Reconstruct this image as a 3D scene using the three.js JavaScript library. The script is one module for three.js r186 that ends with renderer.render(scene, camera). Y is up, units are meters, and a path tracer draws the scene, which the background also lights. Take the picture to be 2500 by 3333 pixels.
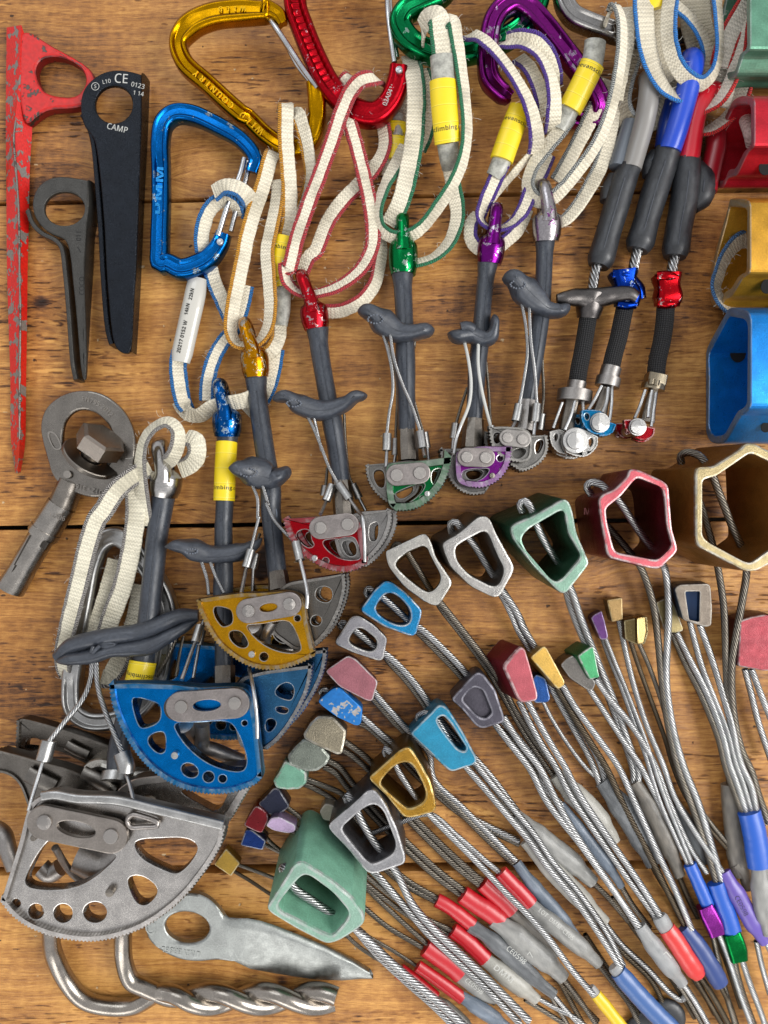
import * as THREE from 'three';
import { toCreasedNormals, mergeGeometries } from 'three/addons/utils/BufferGeometryUtils.js';
import { ImprovedNoise } from 'three/addons/math/ImprovedNoise.js';
import { FontLoader } from 'three/addons/loaders/FontLoader.js';
import { TextGeometry } from 'three/addons/geometries/TextGeometry.js';

// ---------------------------------------------------------------- camera, light, exposure
const S = 0.152e-3;                                   // metres on the table per unit of the plan below (plan: 2500 x 3333)
const H = 1666.5 * S / Math.tan(THREE.MathUtils.degToRad(34));
const scene = new THREE.Scene();
const camera = new THREE.PerspectiveCamera(68, 0.75, 0.02, 20);
camera.position.set(0, H, 0); camera.up.set(0, 0, -1); camera.lookAt(0, 0, 0);
camera.focus = H - 0.014; camera.userData.fStop = 16;
scene.background = new THREE.Color(0.66, 0.665, 0.69);
function areaLight(x, y, z, w, h, power, color) {
  const l = new THREE.RectAreaLight(color, power, w, h);
  l.position.set(x, y, z); l.lookAt(0, 0, 0); scene.add(l); return l;
}
areaLight(0.95, 1.0, 0.18, 0.66, 0.75, 10.5, new THREE.Color(1, 0.985, 0.96)).name = 'window_light';
areaLight(-0.55, 1.25, -0.95, 0.9, 0.5, 2.6, new THREE.Color(0.9, 0.95, 1)).name = 'far_fill_light';  // weak fill lamp added overhead at the far left, not an actual window
areaLight(-0.25, 0.85, 1.15, 1.0, 0.4, 3.4, new THREE.Color(1, 0.98, 0.95)).name = 'near_window_light';
const renderer = new THREE.WebGLRenderer({ antialias: true });
renderer.shadowMap.enabled = true;
renderer.toneMapping = THREE.LinearToneMapping;
renderer.toneMappingExposure = 1.12;

// ---------------------------------------------------------------- helpers: numbers, plan coordinates
let seed = 20251;
const rnd = () => { seed = (seed * 1664525 + 1013904223) >>> 0; return seed / 4294967296; };
const NZ = new ImprovedNoise();
const noise = (x, y, z = 0) => NZ.noise(x, y, z);
const clamp = (x, a = 0, b = 1) => Math.min(b, Math.max(a, x));
const smooth = (a, b, x) => { const t = clamp((x - a) / (b - a)); return t * t * (3 - 2 * t); };
const mm = 0.001;
// sheets of the survey plan: origin and scale of each
const SH = { 1: [0, 0], 2: [800, 0], 3: [1600, 0], 4: [0, 800], 5: [800, 800], 6: [1600, 800], 7: [0, 1600], 8: [800, 1600], 9: [1600, 1600], 10: [0, 2433], 11: [800, 2433], 12: [1600, 2433],
  g: [600, 1850, 0.3014], b: [400, 2250, 0.3014], s: [0, 2250, 0.3014], r: [2000, 0, 0.3014], k: [100, 1250, 0.2411], m: [2000, 1700, 0.3014], p: [100, 560, 0.3165] };
const K = 900 / 1659;
const at = (n, x, y) => [SH[n][0] + x * (SH[n][2] || K), SH[n][1] + y * (SH[n][2] || K)];
const t2 = (n, a) => { const o = []; for (let i = 0; i < a.length; i += 2) o.push(at(n, a[i], a[i + 1])); return o; };
const w3 = (u, v, h = 0) => { const f = S * (1 - h / H); return new THREE.Vector3((u - 1250) * f, h, (v - 1666.5) * f); };   // plan place at height h (m)
// c3(sheet, [x, y, height mm, ...], sheet, [...]) -> points; c4 carries a roll in degrees too
const cN = (n, args) => { const o = []; for (let i = 0; i < args.length; i += 2) for (let j = 0; j < args[i + 1].length; j += n) { const a = args[i + 1], p = at(args[i], a[j], a[j + 1]), q = w3(p[0], p[1], a[j + 2] * mm); q.roll = n > 3 ? a[j + 3] : 0; o.push(q); } return o; };
const c3 = (...args) => cN(3, args), c4 = (...args) => cN(4, args);
const zp = (x) => x * K * S;                         // a width on a sheet in metres

// ---------------------------------------------------------------- helpers: things and parts
const used = {};
const numbered = (n) => { const k = (used[n] = (used[n] || 0) + 1) - 1; return k ? `${n}_${String(k).padStart(3, '0')}` : n; };
function thing(name, label, category, group) {
  const o = new THREE.Group(); o.name = numbered(name); o.userData = { label, category };
  if (group) o.userData.group = group;
  scene.add(o); return o;
}
function part(parent, name, geo, mat, label) {
  if (Array.isArray(geo)) geo = merge(geo);
  const m = new THREE.Mesh(geo, mat); m.name = name; m.castShadow = m.receiveShadow = true;
  if (label) m.userData.label = label;
  parent.add(m); return m;
}
function merge(list) {
  list = list.map((g) => { const q = g.index ? g.toNonIndexed() : g; for (const k of Object.keys(q.attributes)) if (!['position', 'normal', 'uv', 'color'].includes(k)) q.deleteAttribute(k); return q; });
  if (list.some((g) => g.attributes.color)) for (const g of list) if (!g.attributes.color) g.setAttribute('color', new THREE.BufferAttribute(new Float32Array(g.attributes.position.count * 3).fill(1), 3));
  return mergeGeometries(list);
}
function settle() {                                    // move every thing's origin to the foot of its shape
  for (const o of scene.children) {
    if (!o.isGroup) continue;
    const box = new THREE.Box3(), geos = new Set();
    o.traverse((m) => { if (m.isMesh) { m.geometry.computeBoundingBox(); box.union(m.geometry.boundingBox); geos.add(m.geometry); } });
    const c = box.getCenter(new THREE.Vector3()); c.y = box.min.y;
    for (const g of geos) g.translate(-c.x, -c.y, -c.z);
    o.position.copy(c);
  }
}

// ---------------------------------------------------------------- helpers: textures and materials
function pixels(w, h, fn, srgb = true) {
  const d = new Uint8Array(w * h * 4);
  for (let y = 0; y < h; y++) for (let x = 0; x < w; x++) { const c = fn(x, y), i = (y * w + x) * 4; d[i] = clamp(c[0]) * 255; d[i + 1] = clamp(c[1]) * 255; d[i + 2] = clamp(c[2]) * 255; d[i + 3] = 255; }
  const t = new THREE.DataTexture(d, w, h); t.magFilter = t.minFilter = THREE.LinearFilter;
  t.wrapS = t.wrapT = THREE.MirroredRepeatWrapping; if (srgb) t.colorSpace = THREE.SRGBColorSpace; t.needsUpdate = true; return t;
}
const every = (t, size, sizeV = size) => { const c = t.clone(); c.repeat.set(1 / size, 1 / sizeV); c.needsUpdate = true; return c; };   // one repeat per «size» metres
const hex = (c) => { const k = new THREE.Color(c); k.convertLinearToSRGB(); return [k.r, k.g, k.b]; };
// scuffed metal: faint scratches and nicks (colour), matching roughness and fine relief
const scratch = (() => {
  const n = 512, a = new Float32Array(n * n);
  for (let k = 0; k < 420; k++) {
    let x = rnd() * n, y = rnd() * n; const th = rnd() * 6.28, l = 8 + rnd() * rnd() * 120, s = 0.25 + rnd() * 0.75;
    for (let i = 0; i < l; i++) { x += Math.cos(th); y += Math.sin(th); a[((y | 0) & 511) * n + ((x | 0) & 511)] = s; }
  }
  return a;
})();
const scuffColor = pixels(512, 512, (x, y) => { const f = 0.86 + 0.09 * noise(x / 70, y / 70, 1) + 0.06 * noise(x / 9, y / 9, 2) + 0.16 * scratch[y * 512 + x]; return [f, f, f]; });
const scuffRough = pixels(512, 512, (x, y) => { const f = 0.78 + 0.22 * noise(x / 40, y / 40, 5) + 0.15 * noise(x / 6, y / 6, 6) + 0.25 * scratch[y * 512 + x]; return [f, f, f]; }, false);
const grainBump = pixels(256, 256, (x, y) => { const f = 0.5 + 0.3 * noise(x / 3, y / 3, 8) + 0.25 * noise(x / 11, y / 11, 9); return [f, f, f]; }, false);
const SC = { map: every(scuffColor, 0.045), roughnessMap: every(scuffRough, 0.04), bumpMap: every(grainBump, 0.012) };
const mats = {};
function metal(color, rough = 0.36, bump = 0.00004) {
  const k = `m${color}${rough}${bump}`;
  return mats[k] ||= new THREE.MeshStandardMaterial({ color, metalness: 1, roughness: rough * 1.2, ...SC, bumpScale: bump });
}
const painted = (rough = 0.38, metalness = 1, bump = 0.00004) => mats[`v${rough}${metalness}${bump}`] ||= new THREE.MeshStandardMaterial({ color: 0xffffff, vertexColors: true, metalness, roughness: rough * 1.2, ...SC, bumpScale: bump });
// a coat worn through to what lies under it; «worn» 0..1
function coat(over, under, worn, size, { metalness = 1, rough = 0.38, fine = 1, bump = 0.0001 } = {}) {
  const A = hex(over), B = hex(under), z = rnd() * 50;
  const mask = (x, y) => { const f = noise(x / 46, y / 46, z) * 0.55 + noise(x / 15, y / 15, z + 3) * 0.32 + fine * noise(x / 5, y / 5, z + 7) * 0.22; return smooth(-0.03, 0.03, f + (worn - 0.5) * 0.9); };
  const tex = pixels(256, 256, (x, y) => { const m = mask(x, y), f = 0.93 + 0.1 * noise(x / 8, y / 8, z + 11); return [0, 1, 2].map((i) => (A[i] + (B[i] - A[i]) * m) * f); });
  const bmp = pixels(256, 256, (x, y) => { const m = 0.8 - 0.5 * mask(x, y) + 0.15 * noise(x / 4, y / 4, z + 2); return [m, m, m]; }, false);
  return new THREE.MeshStandardMaterial({ map: every(tex, size), bumpMap: every(bmp, size), bumpScale: bump, metalness, roughness: rough });
}
const plastic = (color, rough = 0.42, coatW = 0) => mats[`p${color}${rough}${coatW}`] ||= new THREE.MeshPhysicalMaterial({ color, roughness: rough, clearcoat: coatW, clearcoatRoughness: 0.25, bumpMap: SC.bumpMap, bumpScale: 0.00003 });

// ---------------------------------------------------------------- helpers: shapes
// a polygon with its corners cut into curves of reach r; a point given twice stays sharp
function round(pts, r = 1e9, n = 5) {
  const o = [];
  for (let i = 0; i < pts.length; i++) {
    const p = pts[i], a = pts[(i + pts.length - 1) % pts.length], b = pts[(i + 1) % pts.length];
    const la = Math.hypot(a[0] - p[0], a[1] - p[1]), lb = Math.hypot(b[0] - p[0], b[1] - p[1]);
    if (la < 1e-6 || lb < 1e-6) { o.push(p); continue; }
    const fa = Math.min(r, la / 2) / la, fb = Math.min(r, lb / 2) / lb, A = [p[0] + (a[0] - p[0]) * fa, p[1] + (a[1] - p[1]) * fa], B = [p[0] + (b[0] - p[0]) * fb, p[1] + (b[1] - p[1]) * fb];
    for (let k = 0; k <= n; k++) { const t = k / n; o.push([0, 1].map((j) => A[j] * (1 - t) ** 2 + 2 * p[j] * t * (1 - t) + B[j] * t * t)); }
  }
  return o.filter((p, i) => { const q = o[(i + 1) % o.length]; return Math.hypot(p[0] - q[0], p[1] - q[1]) > 0.05; });
}
const ring2 = (c, rx, ry = rx, turn = 0, n = 28) => Array.from({ length: n }, (_, i) => { const a = i / n * 2 * Math.PI, x = rx * Math.cos(a), y = ry * Math.sin(a), C = Math.cos(turn), Q = Math.sin(turn); return [c[0] + x * C - y * Q, c[1] + x * Q + y * C]; });
const stadium = (a, b, r, n = 12) => { const th = Math.atan2(b[1] - a[1], b[0] - a[0]), o = []; for (let k = 0; k <= n; k++) { const q = th + Math.PI / 2 + k / n * Math.PI; o.push([a[0] + r * Math.cos(q), a[1] + r * Math.sin(q)]); } for (let k = 0; k <= n; k++) { const q = th - Math.PI / 2 + k / n * Math.PI; o.push([b[0] + r * Math.cos(q), b[1] + r * Math.sin(q)]); } return o; };
// a plate cut to an outline of the plan: its top at hT, th thick (both m); lean shifts its foot (plan units), taper scales it
function flat(out, hT, th, { holes = [], bevel = 0.0005, lean = [0, 0], taper = 1, crease = 0.62, tilt = [0, 0], seg = 2, fine = 0 } = {}) {
  if (fine) { const src = out, o2 = []; src.forEach((a, i) => { const b = src[(i + 1) % src.length], k = Math.max(1, Math.ceil(Math.hypot(a[0] - b[0], a[1] - b[1]) / fine)); for (let j = 0; j < k; j++) o2.push([a[0] + (b[0] - a[0]) * j / k + (rnd() - 0.5) * 0.12, a[1] + (b[1] - a[1]) * j / k + (rnd() - 0.5) * 0.12]); }); out = o2; }
  const P = (q) => { const p = w3(q[0], q[1], hT); return new THREE.Vector2(p.x, -p.z); };
  let o = out.map(P); if (THREE.ShapeUtils.isClockWise(o)) o.reverse();
  const sh = new THREE.Shape(o);
  for (const h of holes) sh.holes.push(new THREE.Path(h.map(P)));
  let g = new THREE.ExtrudeGeometry(sh, { depth: th - 2 * bevel, bevelEnabled: bevel > 0, bevelThickness: bevel, bevelSize: bevel, bevelOffset: -bevel, bevelSegments: seg, curveSegments: 1 });
  g.translate(0, 0, bevel - th); g.rotateX(-Math.PI / 2);
  const c = new THREE.Box2().setFromPoints(o).getCenter(new THREE.Vector2()), p = g.attributes.position, up = new Float32Array(p.count);
  { const A = new THREE.Vector3(), B = new THREE.Vector3(), D = new THREE.Vector3(); for (let i = 0; i < p.count; i += 3) { A.fromBufferAttribute(p, i); B.fromBufferAttribute(p, i + 1).sub(A); D.fromBufferAttribute(p, i + 2).sub(A); up.fill(Math.abs(B.cross(D).normalize().y), i, i + 3); } }
  for (let i = 0; i < p.count; i++) {
    const d = -p.getY(i) / th, f = 1 + (taper - 1) * d, x = p.getX(i), z = p.getZ(i);
    p.setXYZ(i, c.x + (x - c.x) * f + lean[0] * S * d, p.getY(i) + hT + tilt[0] * (x - c.x) + tilt[1] * (z + c.y), -c.y + (z + c.y) * f + lean[1] * S * d);
  }
  g = toCreasedNormals(g, crease); const q = g.attributes.position, nr = g.attributes.normal, A = new THREE.Vector3(), B = new THREE.Vector3(), D = new THREE.Vector3();
  for (let i = 0; i < q.count; i += 3) if (up[i] > 0.98) { A.fromBufferAttribute(q, i); B.fromBufferAttribute(q, i + 1).sub(A); D.fromBufferAttribute(q, i + 2).sub(A); B.cross(D).normalize(); for (let k = 0; k < 3; k++) nr.setXYZ(i + k, B.x, B.y, B.z); }   // broad faces stay flat beside their chamfers
  g.userData.up = up; return g;
}
// vertex colours: what faces up, what stands upright, and the rubbed edges between
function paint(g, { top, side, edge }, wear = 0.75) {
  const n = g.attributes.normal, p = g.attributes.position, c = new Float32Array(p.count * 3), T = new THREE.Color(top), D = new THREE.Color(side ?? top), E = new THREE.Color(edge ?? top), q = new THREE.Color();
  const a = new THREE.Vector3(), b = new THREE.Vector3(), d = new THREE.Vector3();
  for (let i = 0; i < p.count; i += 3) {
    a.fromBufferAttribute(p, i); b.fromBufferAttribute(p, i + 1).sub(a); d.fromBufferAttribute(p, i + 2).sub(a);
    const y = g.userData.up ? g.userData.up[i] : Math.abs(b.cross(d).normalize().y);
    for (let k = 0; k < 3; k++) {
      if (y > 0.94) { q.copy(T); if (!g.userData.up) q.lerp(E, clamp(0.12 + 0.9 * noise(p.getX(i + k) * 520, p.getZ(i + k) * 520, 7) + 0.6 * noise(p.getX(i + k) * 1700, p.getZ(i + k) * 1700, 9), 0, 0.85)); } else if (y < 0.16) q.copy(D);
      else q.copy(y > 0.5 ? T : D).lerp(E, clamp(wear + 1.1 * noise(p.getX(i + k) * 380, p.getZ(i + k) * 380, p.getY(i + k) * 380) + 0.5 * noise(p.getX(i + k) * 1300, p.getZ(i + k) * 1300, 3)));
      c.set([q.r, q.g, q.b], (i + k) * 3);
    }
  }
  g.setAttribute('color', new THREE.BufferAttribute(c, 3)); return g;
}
const UP = new THREE.Vector3(0, 1, 0);
// sweep a profile [[a, b], ...] (a to the right of travel, b up) along points; profile may be a function of (length s, share t)
function sweep(pts, prof, { closed = false, step = 0.0016, flatUp = true, scale, cap = true, crease = 0, twist = 0, n: N } = {}) {
  const curve = new THREE.CatmullRomCurve3(pts, closed, 'centripetal'); curve.arcLengthDivisions = Math.max(200, pts.length * 20);
  const L = curve.getLength(), n = N || Math.max(3, Math.ceil(L / step)), cnt = closed ? pts.length : pts.length - 1;
  const val = (arr, t) => { const x = t * cnt, i = Math.floor(x), f = x - i, m = arr.length; const A = arr[closed ? i % m : Math.min(i, m - 1)], B = arr[closed ? (i + 1) % m : Math.min(i + 1, m - 1)]; return A + (B - A) * (f * f * (3 - 2 * f)); };
  const rolls = pts.some((p) => p.roll) ? pts.map((p) => p.roll || 0) : null;
  const pos = [], uv = [], idx = []; let m = 0, Nprev = null, first = [], last = [];
  for (let i = 0; i <= n; i++) {
    const u = i / n, t = curve.getUtoTmapping(u), p = curve.getPoint(t), T = curve.getTangent(t);
    let R, B;
    if (flatUp && Math.abs(T.y) < 0.97) R = T.clone().cross(UP).normalize();
    else { const ref = Nprev || (Math.abs(T.y) < 0.9 ? UP : new THREE.Vector3(1, 0, 0)); R = T.clone().cross(ref).normalize(); }
    B = R.clone().cross(T).normalize(); Nprev = B.clone();
    const roll = (rolls ? val(rolls, t) * Math.PI / 180 : 0) + twist * u * L;
    if (roll) { const C = Math.cos(roll), Q = Math.sin(roll), r2 = R.clone().multiplyScalar(C).addScaledVector(B, Q); B = B.multiplyScalar(C).addScaledVector(R, -Q); R = r2; }
    const f = scale ? val(scale, t) : 1, pr = typeof prof === 'function' ? prof(u * L, u) : prof; m = pr.length;
    let around = 0;
    for (let j = 0; j <= m; j++) {
      const [a, b] = pr[j % m], [a0, b0] = pr[(j + m - 1) % m]; if (j) around += Math.hypot(a - a0, b - b0);
      const q = p.clone().addScaledVector(R, a * f).addScaledVector(B, b * f); pos.push(q.x, q.y, q.z); uv.push(u * L, around);
      if (j < m && !closed) { if (i === 0) first.push(q); if (i === n) last.push(q); }
    }
  }
  for (let i = 0; i < n; i++) for (let j = 0; j < m; j++) { const a = i * (m + 1) + j, b = a + m + 1; idx.push(a, a + 1, b, b, a + 1, b + 1); }
  let g = new THREE.BufferGeometry();
  g.setAttribute('position', new THREE.Float32BufferAttribute(pos, 3)); g.setAttribute('uv', new THREE.Float32BufferAttribute(uv, 2)); g.setIndex(idx);
  // the profile may run either way round: turn the faces outwards
  { const A = typeof prof === 'function' ? prof(0, 0) : prof; let ar = 0; for (let j = 0; j < A.length; j++) { const [x, y] = A[j], [x2, y2] = A[(j + 1) % A.length]; ar += x * y2 - x2 * y; } if (ar < 0) { for (let i = 0; i < idx.length; i += 3) { const k = idx[i + 1]; idx[i + 1] = idx[i + 2]; idx[i + 2] = k; } g.setIndex(idx); } g.userData.ccw = ar >= 0; }
  g.computeVertexNormals();
  const nr = g.attributes.normal;
  const weld = (a, b) => { const x = nr.getX(a) + nr.getX(b), y = nr.getY(a) + nr.getY(b), z = nr.getZ(a) + nr.getZ(b), l = Math.hypot(x, y, z) || 1; nr.setXYZ(a, x / l, y / l, z / l); nr.setXYZ(b, x / l, y / l, z / l); };
  for (let i = 0; i <= n; i++) weld(i * (m + 1), i * (m + 1) + m);
  if (closed) for (let j = 0; j <= m; j++) weld(j, n * (m + 1) + j);
  if (crease) g = toCreasedNormals(g, crease);
  if (!closed && cap) {
    const caps = [];
    for (const [r, flip] of [[first, false], [last, true]]) {
      const c = r.reduce((a, q) => a.add(q), new THREE.Vector3()).divideScalar(r.length), v = [], uvs = [];
      for (let j = 0; j < r.length; j++) { const A = r[j], B = r[(j + 1) % r.length], o = (flip !== (g.userData.ccw === false)) ? [c, A, B] : [c, B, A]; for (const q of o) { v.push(q.x, q.y, q.z); uvs.push(q.x, q.z); } }
      const k = new THREE.BufferGeometry(); k.setAttribute('position', new THREE.Float32BufferAttribute(v, 3)); k.setAttribute('uv', new THREE.Float32BufferAttribute(uvs, 2)); k.computeVertexNormals(); caps.push(k);
    }
    g = merge([g, ...caps]);
  }
  return g;
}
const circle = (r, n = 14, ry = r) => Array.from({ length: n }, (_, i) => { const a = i / n * 2 * Math.PI; return [r * Math.cos(a), ry * Math.sin(a)]; });
const box2 = (w, h, r, cx = 0, cy = 0) => { const o = []; for (const [sx, sy, a0] of [[1, 1, 0], [-1, 1, 90], [-1, -1, 180], [1, -1, 270]]) for (let k = 0; k <= 3; k++) { const a = (a0 + k * 30) * Math.PI / 180; o.push([cx + sx * (w / 2 - r) + r * Math.cos(a), cy + sy * (h / 2 - r) + r * Math.sin(a)]); } return o; };
const rod = (pts, r, o = {}) => sweep(pts, circle(r, o.sides || 14), { flatUp: false, ...o });
// twisted wire rope: «strands» lobes round the section, turning once per pitch
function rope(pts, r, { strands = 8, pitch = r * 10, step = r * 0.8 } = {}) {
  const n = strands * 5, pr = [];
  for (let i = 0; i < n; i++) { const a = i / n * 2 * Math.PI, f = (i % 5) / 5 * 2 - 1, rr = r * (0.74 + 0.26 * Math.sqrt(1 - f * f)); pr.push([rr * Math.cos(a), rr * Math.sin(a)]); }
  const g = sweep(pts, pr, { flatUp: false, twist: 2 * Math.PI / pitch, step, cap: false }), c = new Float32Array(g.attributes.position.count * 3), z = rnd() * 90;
  for (let i = 0; i < c.length / 3; i++) { const j = (i % (n + 1)) % 5, s = g.attributes.uv.getX(i), f = (j === 0 ? 0.16 : j === 1 || j === 4 ? 0.72 : 1) * (0.86 + 0.2 * noise(s * 60, z)); c.fill(f, i * 3, i * 3 + 3); }   // shade between the strands, painted into the vertex colours
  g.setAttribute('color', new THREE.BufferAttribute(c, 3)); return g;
}
// a round-headed drum standing on a plan place
function drum(c, hT, th, r, bevel = 0.0006, dome = 0) { const p = w3(c[0], c[1], hT), g = new THREE.LatheGeometry([[0, -th], [r, -th], [r, -bevel], [r - bevel * 0.3, -bevel * 0.3], [r - bevel, 0], [r * 0.5, dome * 0.8], [0, dome]].map(([x, y]) => new THREE.Vector2(x, y)), 28); g.translate(p.x, p.y, p.z); return toCreasedNormals(g, 0.6); }
const font = await new FontLoader().loadAsync('fonts/droid/droid_sans_bold.typeface.json');
const fontR = await new FontLoader().loadAsync('fonts/droid/droid_sans_regular.typeface.json');
// lettering lying at a plan place; turn is the clockwise angle of its baseline in degrees
function letters(str, size, p, h, turn, { depth = 0.00012, thin = false, squeeze = 1, bend } = {}) {
  const g = new TextGeometry(str, { font: thin ? fontR : font, size, depth, curveSegments: 2, bevelEnabled: false }); g.computeBoundingBox();
  g.translate(-(g.boundingBox.max.x + g.boundingBox.min.x) / 2, -size / 2, 0); g.scale(squeeze, 1, 1);
  if (bend) { const q = g.attributes.position; for (let i = 0; i < q.count; i++) { const a = q.getX(i) / bend, R = bend + q.getY(i); q.setXY(i, R * Math.sin(a), R * Math.cos(a) - bend); } }
  g.rotateX(-Math.PI / 2); g.rotateY(-turn * Math.PI / 180); const w = w3(p[0], p[1], h); g.translate(w.x, w.y, w.z); return g;
}
// lettering set along a row of plan places
function lettersAlong(str, size, pts, depth = 0.00025) {
  const c = new THREE.CatmullRomCurve3(pts), out = [];
  for (let i = 0; i < str.length; i++) {
    if (str[i] === ' ') continue;
    const u = (i + 0.5) / str.length, p = c.getPointAt(u), T = c.getTangentAt(u), g = new TextGeometry(str[i], { font, size, depth, curveSegments: 2, bevelEnabled: false }); g.computeBoundingBox();
    g.translate(-(g.boundingBox.max.x + g.boundingBox.min.x) / 2, -size / 2, 0); g.rotateX(-Math.PI / 2); g.rotateY(-Math.atan2(T.z, T.x)); g.translate(p.x, p.y, p.z); out.push(g);
  }
  return merge(out);
}

// ---------------------------------------------------------------- the table: planks of worn pine
{
  const table = new THREE.Group(); table.name = 'tabletop'; table.userData = { kind: 'structure' }; scene.add(table);
  const knots = [[0.72, 0.5, 0.9], [0.19, 0.75, 1], [0.55, 0.22, 0.6], [0.9, 0.8, 0.7], [0.37, 0.4, 0.5]];
  function wood(z, warm, dark, burn = []) {
    const W = 1536, Hh = 512, A = [0.81, 0.60, 0.325], B = [0.605, 0.405, 0.195], C = [0.33, 0.195, 0.10];
    const height = new Float32Array(W * Hh), flecks = [];
    for (let k = 0; k < 90; k++) flecks.push([rnd() * W, rnd() * Hh, 1 + rnd() * rnd() * 5, 0.6 + rnd() * 1.4, rnd() < 0.45 ? 1 : -1]);
    const col = new Float32Array(W * Hh * 3);
    for (let y = 0; y < Hh; y++) for (let x = 0; x < W; x++) {
      const X = x / W, Y = y / Hh; let bend = 0, kn = 0;
      for (const [kx, ky, s] of knots) { const dx = (X - kx) * 3 + z * 0.01, dy = (Y - (ky + z * 0.37) % 1), d = Math.hypot(dx, dy * 1.3); bend += 0.05 * s * Math.exp(-d * d * 60) * Math.sign(dy); kn = Math.max(kn, s * Math.exp(-d * d * 2600)); }
      const yy = Y + bend + 0.03 * noise(X * 3, Y * 2, z) + 0.008 * noise(X * 12, Y * 6, z + 1);
      const rings = Math.sin((yy * 17 + 1.6 * noise(X * 1.5, yy * 5, z + 2)) * 6.28) * 0.5 + 0.5;
      const streak = noise(X * 8, yy * 120, z + 3), fine = noise(X * 34, yy * 330, z + 4), fib = noise(X * 120, yy * 420, z + 14), blot = noise(X * 4.5, Y * 2.2, z + 5), blot2 = noise(X * 15, Y * 8, z + 6);
      const pore = smooth(0.3, 0.5, noise(X * 46, Y * 170, z + 7)) * smooth(-0.1, 0.35, noise(X * 6, Y * 9, z + 8));
      const saw = noise(X * 170, Y * 22 + X * 30, z + 17);
      let f = 0.5 - warm + 0.09 * (rings - 0.5) + 0.2 * streak + 0.2 * fine + 0.26 * fib + 0.3 * blot + 0.26 * blot2 + 0.12 * saw + (rnd() - 0.5) * 0.14 + dark;
      const nick = smooth(0.42, 0.55, noise(X * 75, Y * 120, z + 40)) * smooth(0, 0.4, noise(X * 9, Y * 5, z + 41)), pale = smooth(0.4, 0.6, noise(X * 30, Y * 60, z + 50)) * smooth(0.05, 0.4, noise(X * 5, Y * 4, z + 51));
      f += 0.45 * nick - 0.4 * pale;
      const grime = smooth(0.1, 0.5, noise(X * 9, Y * 5, z + 9) + 0.35 * noise(X * 40, Y * 60, z + 10));
      f += 0.5 * pore + 0.16 * grime + kn * 0.9;
      for (const [bx, by, br, bs] of burn) { const d = Math.hypot((X - bx) * 3, Y - by) + 0.05 * noise(X * 22, Y * 9, z + 21) + 0.03 * noise(X * 70, Y * 30, z + 22); f += bs * smooth(br, br * 0.45, d); }
      const i = y * W + x; f = clamp(f, 0, 1.6);
      const m = clamp(f), d2 = clamp(f - 0.75, 0, 0.85);
      for (let k = 0; k < 3; k++) { let c = m < 0.5 ? A[k] + (B[k] - A[k]) * m * 2 : B[k] + (C[k] - B[k]) * (m - 0.5) * 2; col[i * 3 + k] = c * (1 - 0.75 * d2); }
      height[i] = 0.62 + 0.1 * fine + 0.1 * fib + 0.16 * streak + 0.06 * saw - 0.5 * pore - 0.1 * grime - 0.35 * nick;
    }
    for (const [fx, fy, fw, fh, k] of flecks) for (let y = Math.max(0, fy - 6 | 0); y < Math.min(Hh, fy + 6); y++) for (let x = Math.max(0, fx - 10 | 0); x < Math.min(W, fx + 10); x++) {
      const d = Math.hypot((x - fx) / fw, (y - fy) / fh) + 0.6 * noise(x / 3, y / 3, z + 30); if (d < 1) { const i = y * W + x, c = k > 0 ? [0.78, 0.7, 0.58] : [0.16, 0.1, 0.06]; for (let q = 0; q < 3; q++) col[i * 3 + q] += (c[q] - col[i * 3 + q]) * 0.75; height[i] -= 0.3; }
    }
    const map = pixels(W, Hh, (x, y) => { const i = (y * W + x) * 3; return [col[i], col[i + 1], col[i + 2]]; });
    const bump = pixels(W, Hh, (x, y) => { const c = height[y * W + x]; return [c, c, c]; }, false);
    const rough = pixels(W / 2, Hh / 2, (x, y) => { const c = 0.44 + 0.25 * (1 - height[y * 2 * W + x * 2]) + 0.1 * noise(x / 60, y / 20, z); return [c, c, c]; }, false);
    return new THREE.MeshPhysicalMaterial({ map, bumpMap: bump, bumpScale: 0.0009, roughness: 1, roughnessMap: rough, specularIntensity: 0.8 });
  }
  const looks = [wood(3.1, 0.12, 0.02), wood(17.7, 0.1, 0.02), wood(41.3, 0.08, 0.02, [[0.40, 0.12, 0.045, 0.9], [0.375, 0.23, 0.035, 0.7], [0.33, 0.35, 0.03, 0.6], [0.46, 0.5, 0.25, 0.25]]), wood(77.9, 0.26, 0)];
  const x0 = -1700, x1 = 4300, xs = [x0, x1];
  // edges of the boards, left and right
  const cuts = [[-1540, -1600], [-425, -480], [695, 584], [1739, 1667], [2853, 2793], [3960, 3900], [5070, 5000]];
  cuts.slice(0, -1).forEach(([l, r], i) => {
    const [l2, r2] = cuts[i + 1], gap = [5, 5, 6, 7, 13, 6][i], gap2 = [5, 6, 7, 13, 6, 6][i];
    const wob = (a, b, off, s) => Array.from({ length: 61 }, (_, k) => { const f = s ? k / 60 : 1 - k / 60, x = x0 + (x1 - x0) * f; return [x, a + (b - a) * f + off + 3 * noise(x / 130, i * 7 + off)]; });
    const g = flat([...wob(l, r, gap, true), ...wob(l2, r2, -gap2, false)], 0, 0.022, { bevel: 0.0006, seg: 2, crease: 0.5 });
    const p = g.attributes.position, uv = g.attributes.uv, yA = (l + r) / 2;
    for (let k = 0; k < p.count; k++) uv.setXY(k, (p.getX(k) / S + 1250 + i * 150) / 3300, (p.getZ(k) / S + 1666.5 - yA) / 1150 + 0.5 * p.getY(k));
    part(table, 'plank', g, looks[[1, 0, 1, 2, 3, 0][i]]).castShadow = true;
  });
  const under = new THREE.BoxGeometry(6200 * S, 0.02, 7000 * S); under.translate(0, -0.04, 0);
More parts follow.
